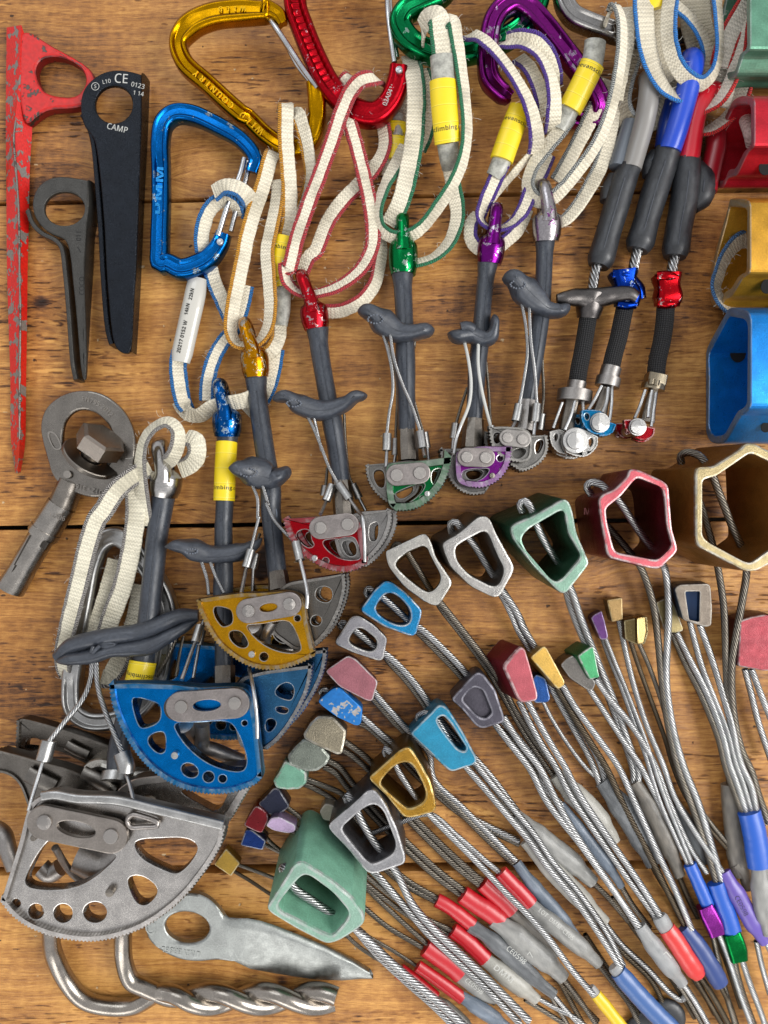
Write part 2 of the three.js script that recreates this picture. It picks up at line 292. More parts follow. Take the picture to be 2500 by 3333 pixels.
  part(table, 'table_frame', under, new THREE.MeshStandardMaterial({ color: new THREE.Color(0.03, 0.02, 0.012), roughness: 0.9 }));
}

// ---------------------------------------------------------------- materials shared by the gear
const RUB = '#3a3f47', ALU = '#b9b8b6', STEEL = '#8f8a82';
const scuffed = (a, b, rough) => { const A = hex(a), B = hex(b), z = rnd() * 40; return new THREE.MeshPhysicalMaterial({ roughness: 1, clearcoat: 0.12, clearcoatRoughness: 0.35, bumpMap: SC.bumpMap, bumpScale: 0.00005, map: every(pixels(256, 256, (x, y) => { const m = clamp(0.3 + 0.35 * noise(x / 60, y / 30, z) + 0.3 * noise(x / 14, y / 9, z + 3) + 0.75 * scratch[(y * 2 % 512) * 512 + x]); return [0, 1, 2].map((i) => A[i] + (B[i] - A[i]) * m); }), 0.03, 0.03), roughnessMap: every(pixels(128, 128, (x, y) => { const f = rough + 0.2 * noise(x / 20, y / 20, z + 9) + 0.1 * noise(x / 4, y / 4, z + 5); return [f, f, f]; }, false), 0.03) }); };
const M = {
  alu: metal('#c2c1be', 0.36), satin: metal('#aaa5a0', 0.42), steel: metal('#8d867d', 0.34), darksteel: metal('#5b5650', 0.38), bright: metal('#d6d7d8', 0.26), plate: metal('#a39b97', 0.46),
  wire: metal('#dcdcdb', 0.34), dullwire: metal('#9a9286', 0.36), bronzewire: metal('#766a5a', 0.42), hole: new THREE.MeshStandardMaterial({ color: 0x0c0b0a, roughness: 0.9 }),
  rubber: scuffed('#2b2f36', '#4a4f58', 0.44), rubberDark: scuffed('#1d1f22', '#383b40', 0.46), tube: scuffed('#2a2e35', '#454b54', 0.36), print: new THREE.MeshStandardMaterial({ color: '#b4b4ae', roughness: 0.6 }), ink: new THREE.MeshStandardMaterial({ color: '#15140f', roughness: 0.7 }),
};
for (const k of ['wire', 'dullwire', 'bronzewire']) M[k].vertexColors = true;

// ---------------------------------------------------------------- pitons and bolt, left side
{ // red blade with an eye
  const g = thing('steel_piton', 'long red blade piton with triangular eye and chipped paint, at the left edge', 'piton', );
  const red = coat('#c8140c', '#4f413b', 0.27, 0.06, { metalness: 0, rough: 0.45, bump: 0.0003, fine: 0.8 }), worn = coat('#d0170e', '#7d756e', 0.38, 0.03, { metalness: 0, rough: 0.42, bump: 0.0003, fine: 0.6 });
  const L = [[1, 40, 165], [1, 35, 700], [1, 38, 1150], [1, 42, 1600], [4, 50, 420], [4, 62, 800], [4, 68, 1180], [4, 92, 1362]], C = [[1, 128, 150], [1, 112, 520], [1, 85, 830], [1, 112, 1250], [1, 118, 1640], [4, 122, 420], [4, 118, 800], [4, 118, 1160], [4, 108, 1366]], R = [[1, 190, 330], [1, 196, 720], [1, 180, 1000], [1, 172, 1400], [1, 166, 1650], [4, 163, 450], [4, 157, 850], [4, 150, 1200], [4, 124, 1362]];
  const strip = (rows, hs, name, mat) => { const n = 70, pos = [], uv = [], idx = []; const cv = rows.map((r, k) => new THREE.CatmullRomCurve3(r.map(([s, x, y]) => { const p = at(s, x, y); return w3(p[0], p[1], hs[k] * mm); })));
    for (let i = 0; i <= n; i++) for (let k = 0; k < rows.length; k++) { const t = i / n, p = cv[k].getPoint(t); pos.push(p.x, p.y, p.z); uv.push(p.x * 1.4 + k * 0.0011, p.z * 0.8); }
    for (let i = 0; i < n; i++) for (let k = 0; k < rows.length - 1; k++) { const a = i * rows.length + k, b = a + rows.length; idx.push(a, b, a + 1, a + 1, b, b + 1); }
    let q = new THREE.BufferGeometry(); q.setAttribute('position', new THREE.Float32BufferAttribute(pos, 3)); q.setAttribute('uv', new THREE.Float32BufferAttribute(uv, 2)); q.setIndex(idx); q = toCreasedNormals(q, 0.5); part(g, name, q, mat); };
  strip([L, L, C, R, R], [0.5, 3.5, 8, 3, 0.5], 'blade', worn);
  part(g, 'worn_ridge', sweep(c3(1, [100, 690, 7.2, 84, 830, 8.2, 92, 960, 8.4, 112, 1250, 8.4, 118, 1640, 8.4], 4, [122, 420, 8.4, 118, 800, 8.4, 118, 1160, 8.2]), (s) => circle(0.00055 * (1 + 0.8 * noise(s * 170, 3)), 8, 0.0005), {}), coat('#8d8780', '#5d5650', 0.4, 0.02, { metalness: 0.9, rough: 0.4 }));
  red.vertexColors = true;
  part(g, 'eye', paint(flat(round([...t2(1, [110, 200, 170, 178, 290, 262, 430, 335, 520, 390, 572, 455, 565, 560, 520, 625, 440, 648, 300, 650, 225, 690, 150, 760, 110, 600])], 40), 7.5 * mm, 6 * mm, { holes: [round(t2(1, [205, 420, 240, 350, 330, 332, 430, 362, 505, 425, 518, 500, 465, 572, 400, 580, 300, 568, 240, 528]))], bevel: 1.4 * mm, seg: 3 }), { top: '#ffffff', side: '#8a7f7a', edge: '#6b5f5a' }, 0.6), red);
}
function rolledPiton(name, label, face, hole, roll, hT, mats, holePos) {
  const g = thing(name, label, 'piton', );
  part(g, 'blade', [flat(face, hT, 2.6 * mm, { holes: hole ? [hole] : [], bevel: 0.7 * mm, seg: 3 })], mats);
  // the spine rolled down to the table along the right edge, and the fold under the left edge
  const cv = [0, 1].map((k) => new THREE.CatmullRomCurve3(roll[k].map((q) => w3(q[0], q[1], (k ? 1 : hT / mm - 0.1) * mm))));
  const n = 60, m = 9, pos = [], uv = [], idx = [];
  for (let i = 0; i <= n; i++) { const A = cv[0].getPoint(i / n), B = cv[1].getPoint(i / n); for (let j = 0; j <= m; j++) { const a = j / m * Math.PI / 2, p = new THREE.Vector3(A.x + (B.x - A.x) * Math.sin(a), B.y + (A.y - B.y) * Math.cos(a), A.z + (B.z - A.z) * Math.sin(a)); pos.push(p.x, p.y, p.z); uv.push(p.x + p.y, p.z); } }
  for (let i = 0; i < n; i++) for (let j = 0; j < m; j++) { const a = i * (m + 1) + j, b = a + m + 1; idx.push(a, b, a + 1, a + 1, b, b + 1); }
  const q = new THREE.BufferGeometry(); q.setAttribute('position', new THREE.Float32BufferAttribute(pos, 3)); q.setAttribute('uv', new THREE.Float32BufferAttribute(uv, 2)); q.setIndex(idx); q.computeVertexNormals();
  part(g, 'rolled_spine', q, mats);
  return g;
}
{ // long black channel piton
  const black = new THREE.MeshStandardMaterial({ color: '#191e26', metalness: 0.7, roughness: 0.32, ...SC, bumpScale: 0.00015 });
  const face = round([...t2(1, [545, 480, 610, 435, 690, 416, 780, 425, 850, 447, 850, 447, 850, 700, 835, 1100, 815, 1650]), ...t2(4, [805, 300, 790, 640]), ...t2(4, [740, 650, 690, 612, 668, 520, 640, 200]), ...t2(1, [625, 1350, 600, 1050, 575, 870, 555, 815, 508, 765, 484, 690, 482, 610, 500, 535])], 60);
  const g = rolledPiton('steel_piton', 'large black channel piton with round eye and white lettering under the eye', face, ring2(at(1, 682, 625), 113 * K), [[...t2(1, [848, 447, 848, 700, 833, 1100, 813, 1650]), ...t2(4, [803, 300, 788, 642])], [...t2(1, [900, 490, 890, 760, 872, 1100, 848, 1650]), ...t2(4, [842, 300, 820, 655])]], 13 * mm, black);
  part(g, 'fold', sweep(c3(1, [520, 720, 6, 560, 800, 6, 585, 900, 6, 605, 1100, 6, 628, 1400, 6], 4, [642, 200, 6, 670, 520, 6, 692, 605, 6]), box2(2.6 * mm, 11.5 * mm, 1 * mm), { crease: 0.7 }), black);
  const L = (s, size, x, y, turn, thin = true) => letters(s, size * mm, at(1, x, y), 13.05 * mm, turn, { depth: 0.06 * mm, thin });
  part(g, 'lettering', [L('CAMP', 2.8, 705, 768, 13, true), L('L10', 1.9, 640, 488, -10), L('CE', 4.4, 728, 470, 4), L('0123', 2.2, 828, 512, 13), L('1 14', 2, 832, 560, 10), L('S', 1.7, 572, 518, 5), flat(ring2(at(1, 572, 518), 24 * K), 13.06 * mm, 0.1 * mm, { holes: [ring2(at(1, 572, 518), 21 * K)], bevel: 0 })], M.print);
}
{ // small black piton
  const grey = new THREE.MeshStandardMaterial({ color: '#4a4844', metalness: 0.6, roughness: 0.42, ...SC, bumpScale: 0.00012 });
  const face = round(t2('p', [20, 260, 70, 150, 160, 75, 280, 40, 420, 50, 585, 85, 585, 85, 585, 330, 575, 600, 545, 1000, 560, 1500, 575, 1900, 565, 2130, 535, 2140, 510, 2000, 470, 1500, 435, 1150, 405, 850, 375, 730, 330, 675, 230, 645, 130, 585, 50, 480, 15, 370]), 50);
  const g = rolledPiton('steel_piton', 'small dark grey piton with round eye, between the red and the large black one', face, ring2(at('p', 345, 375), 208 * 0.3165, 175 * 0.3165), [t2('p', [583, 87, 583, 330, 573, 600, 543, 1000, 558, 1500, 573, 1900, 566, 2130]), t2('p', [690, 150, 705, 400, 660, 700, 645, 1000, 615, 1500, 592, 1900, 568, 2140])], 11 * mm, grey);
  part(g, 'fold', sweep(c3('p', [12, 430, 5.5, 60, 560, 5.5, 160, 665, 5.5, 290, 730, 5.5, 350, 800, 5.5, 390, 1050, 5.5, 430, 1500, 5.5, 470, 2000, 5.5, 500, 2150, 5.5]), box2(2.4 * mm, 9.8 * mm, 1 * mm), { crease: 0.7 }), grey);
  const q = new THREE.MeshStandardMaterial({ color: '#1c1b1a', metalness: 0.5, roughness: 0.5 });
  part(g, 'stamped_lettering', [letters('011', 2.2 * mm, at('p', 492, 660), 11.03 * mm, -90, { depth: 0.05 * mm, thin: true }), letters('\\', 3 * mm, at('p', 500, 800), 11.03 * mm, -10, { depth: 0.05 * mm, thin: true }), letters('COCO', 2.4 * mm, at('p', 525, 1170), 11.03 * mm, -90, { depth: 0.05 * mm, thin: true })], q);
}
{ // hanger plate with its expansion bolt
  const g = thing('bolt_hanger', 'round grey steel bolt hanger with hex headed bolt through it, lower left of the pitons', 'bolt hanger', );
  const st = metal('#979189', 0.3);
  part(g, 'hanger_plate', flat(round(t2('k', [330, 200, 520, 110, 720, 85, 920, 110, 1100, 200, 1270, 360, 1380, 560, 1425, 800, 1400, 1050, 1320, 1300, 1160, 1440, 960, 1530, 760, 1530, 560, 1460, 380, 1370, 270, 1230, 210, 1000, 150, 780, 120, 560, 180, 350])), 13 * mm, 3.2 * mm, { bevel: 1 * mm, seg: 3, tilt: [0.02, -0.05], holes: [round(t2('k', [620, 360, 740, 345, 880, 380, 1020, 500, 1110, 650, 1140, 830, 1080, 1040, 960, 1180, 780, 1200, 600, 1120, 450, 980, 420, 800, 440, 560, 520, 430]))] }), st);
  part(g, 'bolt_hole_collar', flat(round(t2('k', [450, 900, 560, 1050, 760, 1150, 960, 1130, 1080, 1000, 1150, 1100, 1000, 1330, 800, 1370, 520, 1270, 400, 1080])), 12.2 * mm, 3 * mm, { bevel: 0.8 * mm, tilt: [0.02, -0.05] }), metal('#5e5953', 0.4));
  const A = c3('k', [760, 1080, 14.5])[0], Bt = c3('k', [905, 850, 18.5])[0], dir = Bt.clone().sub(A).normalize(), ax = (d, r) => A.clone().addScaledVector(dir, d * mm);
  const along = (geo) => { geo.applyQuaternion(new THREE.Quaternion().setFromUnitVectors(UP, dir)); return geo; };
  const head = new THREE.CylinderGeometry(11.2 * mm, 11.2 * mm, 7.2 * mm, 6, 1); let q = along(head); let c = ax(13.5); q.translate(c.x, c.y, c.z);
  const cone = along(new THREE.CylinderGeometry(9.2 * mm, 11.1 * mm, 0.9 * mm, 6, 1)); c = ax(17.5); cone.translate(c.x, c.y, c.z);
  part(g, 'bolt_head', [toCreasedNormals(q, 0.3), toCreasedNormals(cone, 0.3)], metal('#b9aea2', 0.25));
  const wash = along(new THREE.LatheGeometry([[6, -1.2], [13.2, -1.2], [13.6, -0.8], [13.6, 0.8], [13.2, 1.2], [6, 1.2]].map(([x, y]) => new THREE.Vector2(x * mm, y * mm)), 40)); c = ax(3.6); wash.translate(c.x, c.y, c.z);
  part(g, 'washer', toCreasedNormals(wash, 0.6), metal('#8e877e', 0.32));
  const thread = (a, b, r) => { const n = Math.round(a.distanceTo(b) / (1.5 * mm)) * 4, sc = Array.from({ length: n + 1 }, (_, i) => 1 - 0.09 * Math.abs((i % 4) - 2) / 2); return sweep([a, a.clone().lerp(b, 0.5), b], circle(r, 18), { flatUp: false, n: n, scale: sc }); };
  part(g, 'bolt_thread', [thread(ax(4), ax(10.5), 5.6 * mm), thread(...c3(4, [432, 1410, 8, 372, 1560, 7]), 6.6 * mm)], metal('#9b948b', 0.3));
  const sl = c3(4, [372, 1555, 7], 7, [250, 270, 7, 155, 430, 7, 62, 588, 7]);
  part(g, 'expansion_sleeve', [sweep([sl[0], sl[0].clone().lerp(sl[1], 0.5), sl[1]], circle(7.1 * mm, 20), { flatUp: false }), sweep([sl[1].clone().lerp(sl[0], 0.22), sl[1].clone().lerp(sl[0], 0.05)], circle(7.6 * mm, 20), { flatUp: false, n: 3 }), sweep([sl[1], sl[2], sl[3]], circle(6.3 * mm, 20), { flatUp: false, scale: [1, 1, 1.08] })], metal('#b1aba3', 0.27));
  part(g, 'sleeve_slot', [sweep(c3(7, [190, 262, 11.8, 130, 375, 11.8, 95, 440, 11.8]), box2(1 * mm, 2.5 * mm, 0.3 * mm)), sweep(c3(7, [105, 440, 12, 40, 560, 12]), box2(1.2 * mm, 2.5 * mm, 0.3 * mm)), sweep(c3(7, [285, 300, 11.7, 262, 340, 11.7]), box2(3 * mm, 3 * mm, 0.6 * mm))], M.darksteel);
  const e = metal('#b3aca3', 0.4), E = (s, size, x, y, turn, bend) => letters(s, size * mm, at('k', x, y), 13.1 * mm + (y < 600 ? 1 : -0.4) * mm, turn, { depth: 0.35 * mm, thin: true, bend });
  part(g, 'stamped_lettering', [E('EN795:2012', 2.3, 920, 270, 30, 20 * mm), E('22.3', 2.2, 1220, 720, 80), E('D12 - 316', 2.3, 790, 1425, 194), E('60', 2, 1235, 960, 90), letters('90X71', 2.2 * mm, at(7, 345, 150), 14 * mm, 197, { depth: 0.2 * mm, thin: true })], e);
  part(g, 'stamped_oval', flat(round(t2('k', [195, 635, 330, 640, 425, 830, 400, 895, 300, 890])), 13.3 * mm, 0.5 * mm, { bevel: 0.15 * mm, holes: [round(t2('k', [225, 655, 320, 660, 405, 830, 385, 875, 310, 870]))] }), e);
  part(g, 'rivet', drum(at('k', 490, 1220), 14 * mm, 1.2 * mm, 2 * mm, 0.5 * mm), e);
}
{ // universal piton, lower left
  const g = thing('steel_piton', 'silver twisted blade piton with round eye, lying below the big silver cam', 'piton', );
  const st = metal('#b6b9b5', 0.46, 0.00005);
  part(g, 'eye', flat(round([...t2(10, [870, 1060, 930, 960, 1030, 890, 1150, 870, 1250, 900, 1330, 985, 1400, 1110, 1415, 1210, 1440, 1290, 1390, 1290, 1300, 1275, 1200, 1290, 1080, 1280, 960, 1225, 880, 1150])], 60), 9 * mm, 4.2 * mm, { holes: [ring2(at(10, 1122, 1082), 134 * K, 92 * K, 0.12)], bevel: 1.2 * mm, seg: 3 }), st);
  const cut = (x, y, x2, y2, h1, h2, k = 0.5) => { const a = at(10, x, y), b = at(10, x2, y2), A = w3(a[0], a[1], h1 * mm), B = w3(b[0], b[1], h2 * mm); return [A, B]; };
  const rows = [cut(1322, 992, 1390, 1288, 8.8, 8.8), cut(1372, 1030, 1440, 1310, 9, 8), cut(1420, 1035, 1500, 1340, 9.5, 5.5), cut(1480, 1035, 1580, 1355, 9, 4), cut(1560, 1050, 1660, 1370, 8.5, 3.8), cut(1640, 1075, 1760, 1385, 8, 3.8), cut(1780, 1130, 1900, 1405, 7, 3.8), cut(1950, 1200, 2060, 1408, 6, 4), cut(2110, 1280, 2160, 1395, 5, 4), cut(2215, 1345, 2240, 1390, 4, 4)];
  const pos = [], uv = [], idx = [], m = 14;
  rows.forEach(([A, B]) => { for (let j = 0; j <= m; j++) { const a = j / m * 2 * Math.PI, f = (1 - Math.cos(a)) / 2, th = 2.2 * mm * Math.pow(Math.abs(Math.sin(a)), 0.35) * Math.sign(Math.sin(a)), p = A.clone().lerp(B, f); pos.push(p.x, p.y + th - 1.6 * mm, p.z); uv.push(p.x, p.z); } });
  for (let i = 0; i < rows.length - 1; i++) for (let j = 0; j < m; j++) { const a = i * (m + 1) + j, b = a + m + 1; idx.push(a, b, a + 1, a + 1, b, b + 1); }
  const q = new THREE.BufferGeometry(); q.setAttribute('position', new THREE.Float32BufferAttribute(pos, 3)); q.setAttribute('uv', new THREE.Float32BufferAttribute(uv, 2)); q.setIndex(idx); q.computeVertexNormals(); part(g, 'blade', q, st);
  part(g, 'raised_lettering', [letters('UNIVERSEL', 2.6 * mm, at(10, 1085, 1225), 9 * mm, 188, { depth: 0.25 * mm })], st);
  part(g, 'stamped_mark', flat(round(t2(10, [860, 1065, 940, 1040, 935, 1120, 890, 1130])), 9.2 * mm, 0.5 * mm, { bevel: 0.1 * mm, holes: [round(t2(10, [875, 1075, 928, 1055, 924, 1108, 892, 1115]))] }), st);
}
{ // twisted ring bolt
  const g = thing('ring_bolt', 'bent steel rod bolt with two twisted legs along the bottom left edge', 'ring bolt', );
  const st = metal('#b3aba1', 0.22), r = 4.2 * mm;
  const helix = (ph, x0, x1) => { const o = []; for (let x = x0; x <= x1; x += 40) { const a = ph + (x - 1180) / 640 * 2 * Math.PI, amp = smooth(900, 1150, x); o.push([x, 1508 + 46 * Math.sin(a) * amp + (1 - amp) * (ph ? -40 : 10), 8.2 + 3.5 * Math.cos(a) * amp]); } return o.flat(); };
  part(g, 'rod', rod(c3(10, [302, 900, 22, 305, 1080, 16, 320, 1230, 10, 400, 1400, 6, 500, 1510, 5, 620, 1550, 4.6, 800, 1550, 4.6, ...helix(0.9, 960, 2030)]), r, { sides: 20 }), st);
  part(g, 'rod', rod(c3(10, [738, 900, 20, 738, 1100, 12, 745, 1280, 9, 790, 1400, 8.5, 870, 1440, 8.5, ...helix(0.9 + Math.PI, 980, 2030)]), r, { sides: 20 }), st);
}

// ---------------------------------------------------------------- carabiners
// I-section bar: w wide, t thick, grooved g deep on both faces
const beam = (w, t, g) => { const o = []; for (const [a, b] of [[-1, -0.45], [-1, 0.45], [-0.9, 0.78], [-0.7, 0.97], [-0.52, 1], [-0.38, 0.9 - g * 0.7], [-0.26, 1 - g], [0.26, 1 - g], [0.38, 0.9 - g * 0.7], [0.52, 1], [0.7, 0.97], [0.9, 0.78], [1, 0.45], [1, -0.45], [0.9, -0.78], [0.7, -0.97], [0.52, -1], [0.26, -1 + g], [-0.26, -1 + g], [-0.52, -1], [-0.7, -0.97], [-0.9, -0.78]]) o.push([a * w / 2, b * t / 2]); return o; };
const barGroove = (w, t, g0, g1, from, to) => (s, u) => beam(w, t, g0 + (g1 - g0) * smooth(from, from + 0.05, u) * (1 - smooth(to - 0.05, to, u)));
const CR = 'carabiners clipped to the slings';
{ // gold
  const g = thing('carabiner', 'gold wire gate carabiner with raised lettering along its spine, top left', 'carabiner', CR);
  const m = metal('#c08a06', 0.26), c = c3(2, [225, 148, 20, 195, 95, 20, 110, 60, 20], 1, [1600, 75, 20, 1430, 80, 19, 1260, 105, 18, 1140, 165, 17, 1075, 260, 16, 1110, 380, 15, 1250, 510, 13, 1450, 690, 12], 2, [20, 720, 10, 130, 825, 9, 240, 890, 9, 330, 890, 9, 395, 835, 10, 425, 730, 11, 428, 620, 13, 415, 500, 14]);
  part(g, 'body', sweep(c, (s, u) => { const k = 1 + 0.25 * smooth(0.08, 0.16, u) * (1 - smooth(0.3, 0.36, u)); return beam(8.6 * mm * k, 8.2 * mm, 0.5 * smooth(0.28, 0.36, u) * (1 - smooth(0.72, 0.82, u)) + 0.24 * (1 - smooth(0.2, 0.3, u))); }, { step: 0.001, scale: [0.55, 0.8, 1, 1, 1, 1, 1, 1, 1, 1, 1, 1, 1, 1, 1, 1, 1, 1, 0.95, 0.7] }), m);
  part(g, 'wire_gate', [rod(c3(2, [140, 108, 20, 190, 180, 21, 270, 300, 20, 350, 420, 19, 430, 525, 17]), 1.35 * mm), rod(c3(2, [165, 150, 17, 240, 260, 16, 310, 390, 15, 400, 505, 14]), 1.35 * mm)], M.bright);
  const e = metal('#d2a01c', 0.3);
  part(g, 'lettering', [lettersAlong('WILD COUNTRY', 3 * mm, c3(1, [1575, 800, 13.6, 1370, 620, 14.6, 1160, 430, 16.6]), 0.0006), lettersAlong('WILD', 2.4 * mm, c3(1, [1480, 55, 22.6, 1300, 58, 22.2]), 0.0004)], e);
}
{ // blue
  const g = thing('carabiner', 'small scuffed blue wire gate carabiner, under the gold one', 'carabiner', CR);
  const m = coat('#0a5aa0', '#8b9ba8', 0.1, 0.03, { rough: 0.26 });
  const c = c3(1, [1515, 1035, 12, 1535, 960, 13, 1455, 850, 13, 1300, 755, 13, 1150, 692, 12, 1050, 690, 12, 985, 745, 12, 965, 860, 11, 968, 1010, 10, 968, 1260, 9, 962, 1480, 9, 968, 1590, 9], 4, [1010, 110, 9, 1090, 145, 9, 1190, 120, 9], 1, [1260, 1550, 9, 1320, 1470, 10, 1345, 1400, 11]);
  part(g, 'body', sweep(c, barGroove(8.6 * mm, 8 * mm, 0.22, 0.5, 0.44, 0.56), { step: 0.001, scale: [0.75, 0.8, 0.85, 0.95, 1, 1, 1, 1, 1, 1, 1.02, 1.05, 1.1, 1.15, 1.15, 1.05, 0.95, 0.85] }), m);
  part(g, 'wire_gate', [rod(c3(1, [1310, 1415, 14, 1370, 1220, 15, 1440, 1050, 15, 1465, 950, 14]), 1.3 * mm), rod(c3(1, [1385, 1390, 10, 1410, 1290, 10, 1480, 1060, 11, 1490, 970, 11]), 1.3 * mm)], M.bright);
  part(g, 'rivet', drum(at(1, 1320, 1450), 14.8 * mm, 2 * mm, 1.7 * mm, 0.5 * mm, 0.0003), M.bright);
  part(g, 'spine_lettering', letters('DMM', 3.6 * mm, at(1, 952, 1145), 11.9 * mm, -84, { depth: 0.5 * mm, squeeze: 1.9 }), metal('#2f86c4', 0.28));
}
{ // red
  const g = thing('carabiner', 'deep red wire gate carabiner with ribbed spine, beside the gold one', 'carabiner', CR);
  const m = coat('#a8101c', '#b58e92', 0.13, 0.03, { rough: 0.3 });
  const c = c3(2, [870, -190, 20, 700, -260, 20, 450, -250, 20, 310, -130, 20, 300, 40, 20, 345, 180, 19, 420, 360, 18, 500, 510, 17, 580, 610, 16, 680, 680, 15, 780, 690, 15, 860, 620, 15, 908, 510, 16, 918, 400, 17]);
  part(g, 'body', sweep(c, (s, u) => beam(10.6 * mm, 8.5 * mm, 0.62 * smooth(0.2, 0.3, u) * (1 - smooth(0.62, 0.72, u)) * (0.75 + 0.25 * Math.cos(s / (3.2 * mm) * 6.28)) + 0.05), { step: 0.0008, scale: [0.7, 1, 1, 1, 1, 1, 1, 1, 1, 1.08, 1.05, 1, 0.98, 0.8] }), m);
  part(g, 'wire_gate', [rod(c3(2, [850, -150, 18, 852, 60, 20, 872, 240, 20, 892, 375, 19]), 1.35 * mm), rod(c3(2, [858, -150, 15, 866, 60, 15, 890, 250, 15, 908, 350, 15]), 1.35 * mm)], M.bright);
  part(g, 'rivet', drum(at(2, 920, 415), 22 * mm, 2 * mm, 1.7 * mm, 0.5 * mm, 0.0003), M.bright);
  part(g, 'serial_lettering', letters('03A0415', 2.1 * mm, at(2, 858, 565), 19.4 * mm, -68, { depth: 0.1 * mm, thin: true }), M.print);
}
{ // green
  const g = thing('carabiner', 'bright green carabiner cut off by the top edge, holding the green edged sling', 'carabiner', CR);
  const m = coat('#0f7a45', '#9bb3a6', 0.1, 0.03, { rough: 0.25 });
  part(g, 'body', sweep(c3(2, [1180, -40, 22, 1040, 30, 22, 960, 75, 21, 925, 140, 20, 960, 220, 19, 1020, 275, 18, 1090, 310, 16, 1200, 330, 14, 1400, 300, 14, 1600, 210, 16, 1720, 90, 17, 1760, -60, 18, 1700, -250, 20, 1500, -330, 22, 1280, -200, 22]), beam(10.4 * mm, 9 * mm, 0.3), { closed: true, step: 0.001 }), m);
}
{ // purple
  const g = thing('carabiner', 'purple carabiner with silver worn hook and engraved spine, top right of centre', 'carabiner', CR);
  const m = coat('#7c1f78', '#a58fa8', 0.2, 0.03, { rough: 0.26 });
  part(g, 'body', sweep(c3(3, [105, 590, 14, 60, 560, 16, -10, 480, 18, -25, 380, 20, -15, 230, 22, 10, 130, 23, 60, 60, 23, 140, 20, 23, 225, 60, 22, 310, 150, 21, 420, 290, 19, 540, 440, 17, 620, 550, 15, 655, 640, 13, 640, 700, 11, 580, 730, 10, 510, 720, 9, 450, 690, 9]), barGroove(9.4 * mm, 8.8 * mm, 0.35, 0.45, 0.45, 0.66), { step: 0.001, scale: [0.7, 0.9, 1, 1, 1, 1, 1, 1, 1, 1, 1, 1, 1, 1, 0.9, 0.8] }), m);
  part(g, 'engraved_lettering', lettersAlong('DRAGON', 2.5 * mm, c3(3, [360, 225, 21.4, 440, 320, 20.4, 540, 440, 19]), 0.0004), metal('#4d0f49', 0.4));
}
{ // worn grey
  const g = thing('carabiner', 'bare grey carabiner hook at the top edge, beside the yellow taped sling', 'carabiner', CR);
  part(g, 'body', sweep(c3(3, [430, -140, 20, 425, -40, 20, 445, 40, 20, 490, 100, 20, 570, 140, 20, 700, 185, 19, 850, 220, 16, 1050, 240, 12, 1200, 210, 10, 1260, 100, 10, 1220, -60, 12, 1100, -200, 16]), beam(8.8 * mm, 8.4 * mm, 0.3), { step: 0.001 }), metal('#a9a7a4', 0.26));
}
{ // silver oval, lower left
  const g = thing('carabiner', 'plain silver carabiner half hidden under the ribbed white sling, lower left', 'carabiner', CR);
  part(g, 'body', sweep(c3(7, [1015, 780, 9, 1005, 680, 9, 955, 560, 9, 880, 440, 9, 790, 320, 9, 690, 268, 9, 610, 310, 9, 555, 430, 8, 520, 600, 7, 485, 800, 6.5, 455, 1000, 6.5, 435, 1180, 6.5, 450, 1300, 6.5, 530, 1365, 6.5, 660, 1370, 6.5, 820, 1310, 6.5, 930, 1180, 6.5, 985, 1000, 8]), (s, u) => beam(9.4 * mm, 8.6 * mm, 0.42 * (1 - smooth(0.15, 0.22, u) * (1 - smooth(0.55, 0.6, u)))), { closed: true, step: 0.001 }), M.alu);
}

// ---------------------------------------------------------------- cams: lobes on an axle, stem, trigger and thumb loop
// a lobe: its toothed curve and the rest of its outline (places of a sheet at height h, m); a raised frame runs round a sunken web
function insetOf(o, w) {
  const n = o.length; let ar = 0; o.forEach((p, i) => { const q = o[(i + 1) % n]; ar += p[0] * q[1] - q[0] * p[1]; }); const sg = ar > 0 ? 1 : -1;
  const other = (i, d) => { for (let k = 1; k < n; k++) { const q = o[(i + d * k + n * k) % n]; if (Math.hypot(q[0] - o[i][0], q[1] - o[i][1]) > 0.6) return q; } return o[i]; };
  return o.map((p, i) => { const a = other(i, -1), b = other(i, 1); let u = [p[0] - a[0], p[1] - a[1]], v = [b[0] - p[0], b[1] - p[1]]; const lu = Math.hypot(...u) || 1, lv = Math.hypot(...v) || 1; u = u.map((x) => x / lu); v = v.map((x) => x / lv); const m = [-(u[1] + v[1]), u[0] + v[0]], l = Math.hypot(...m) || 1, k = Math.min(1.8, 2 / l); return [p[0] + sg * m[0] / l * w * k, p[1] + sg * m[1] / l * w * k]; });
}
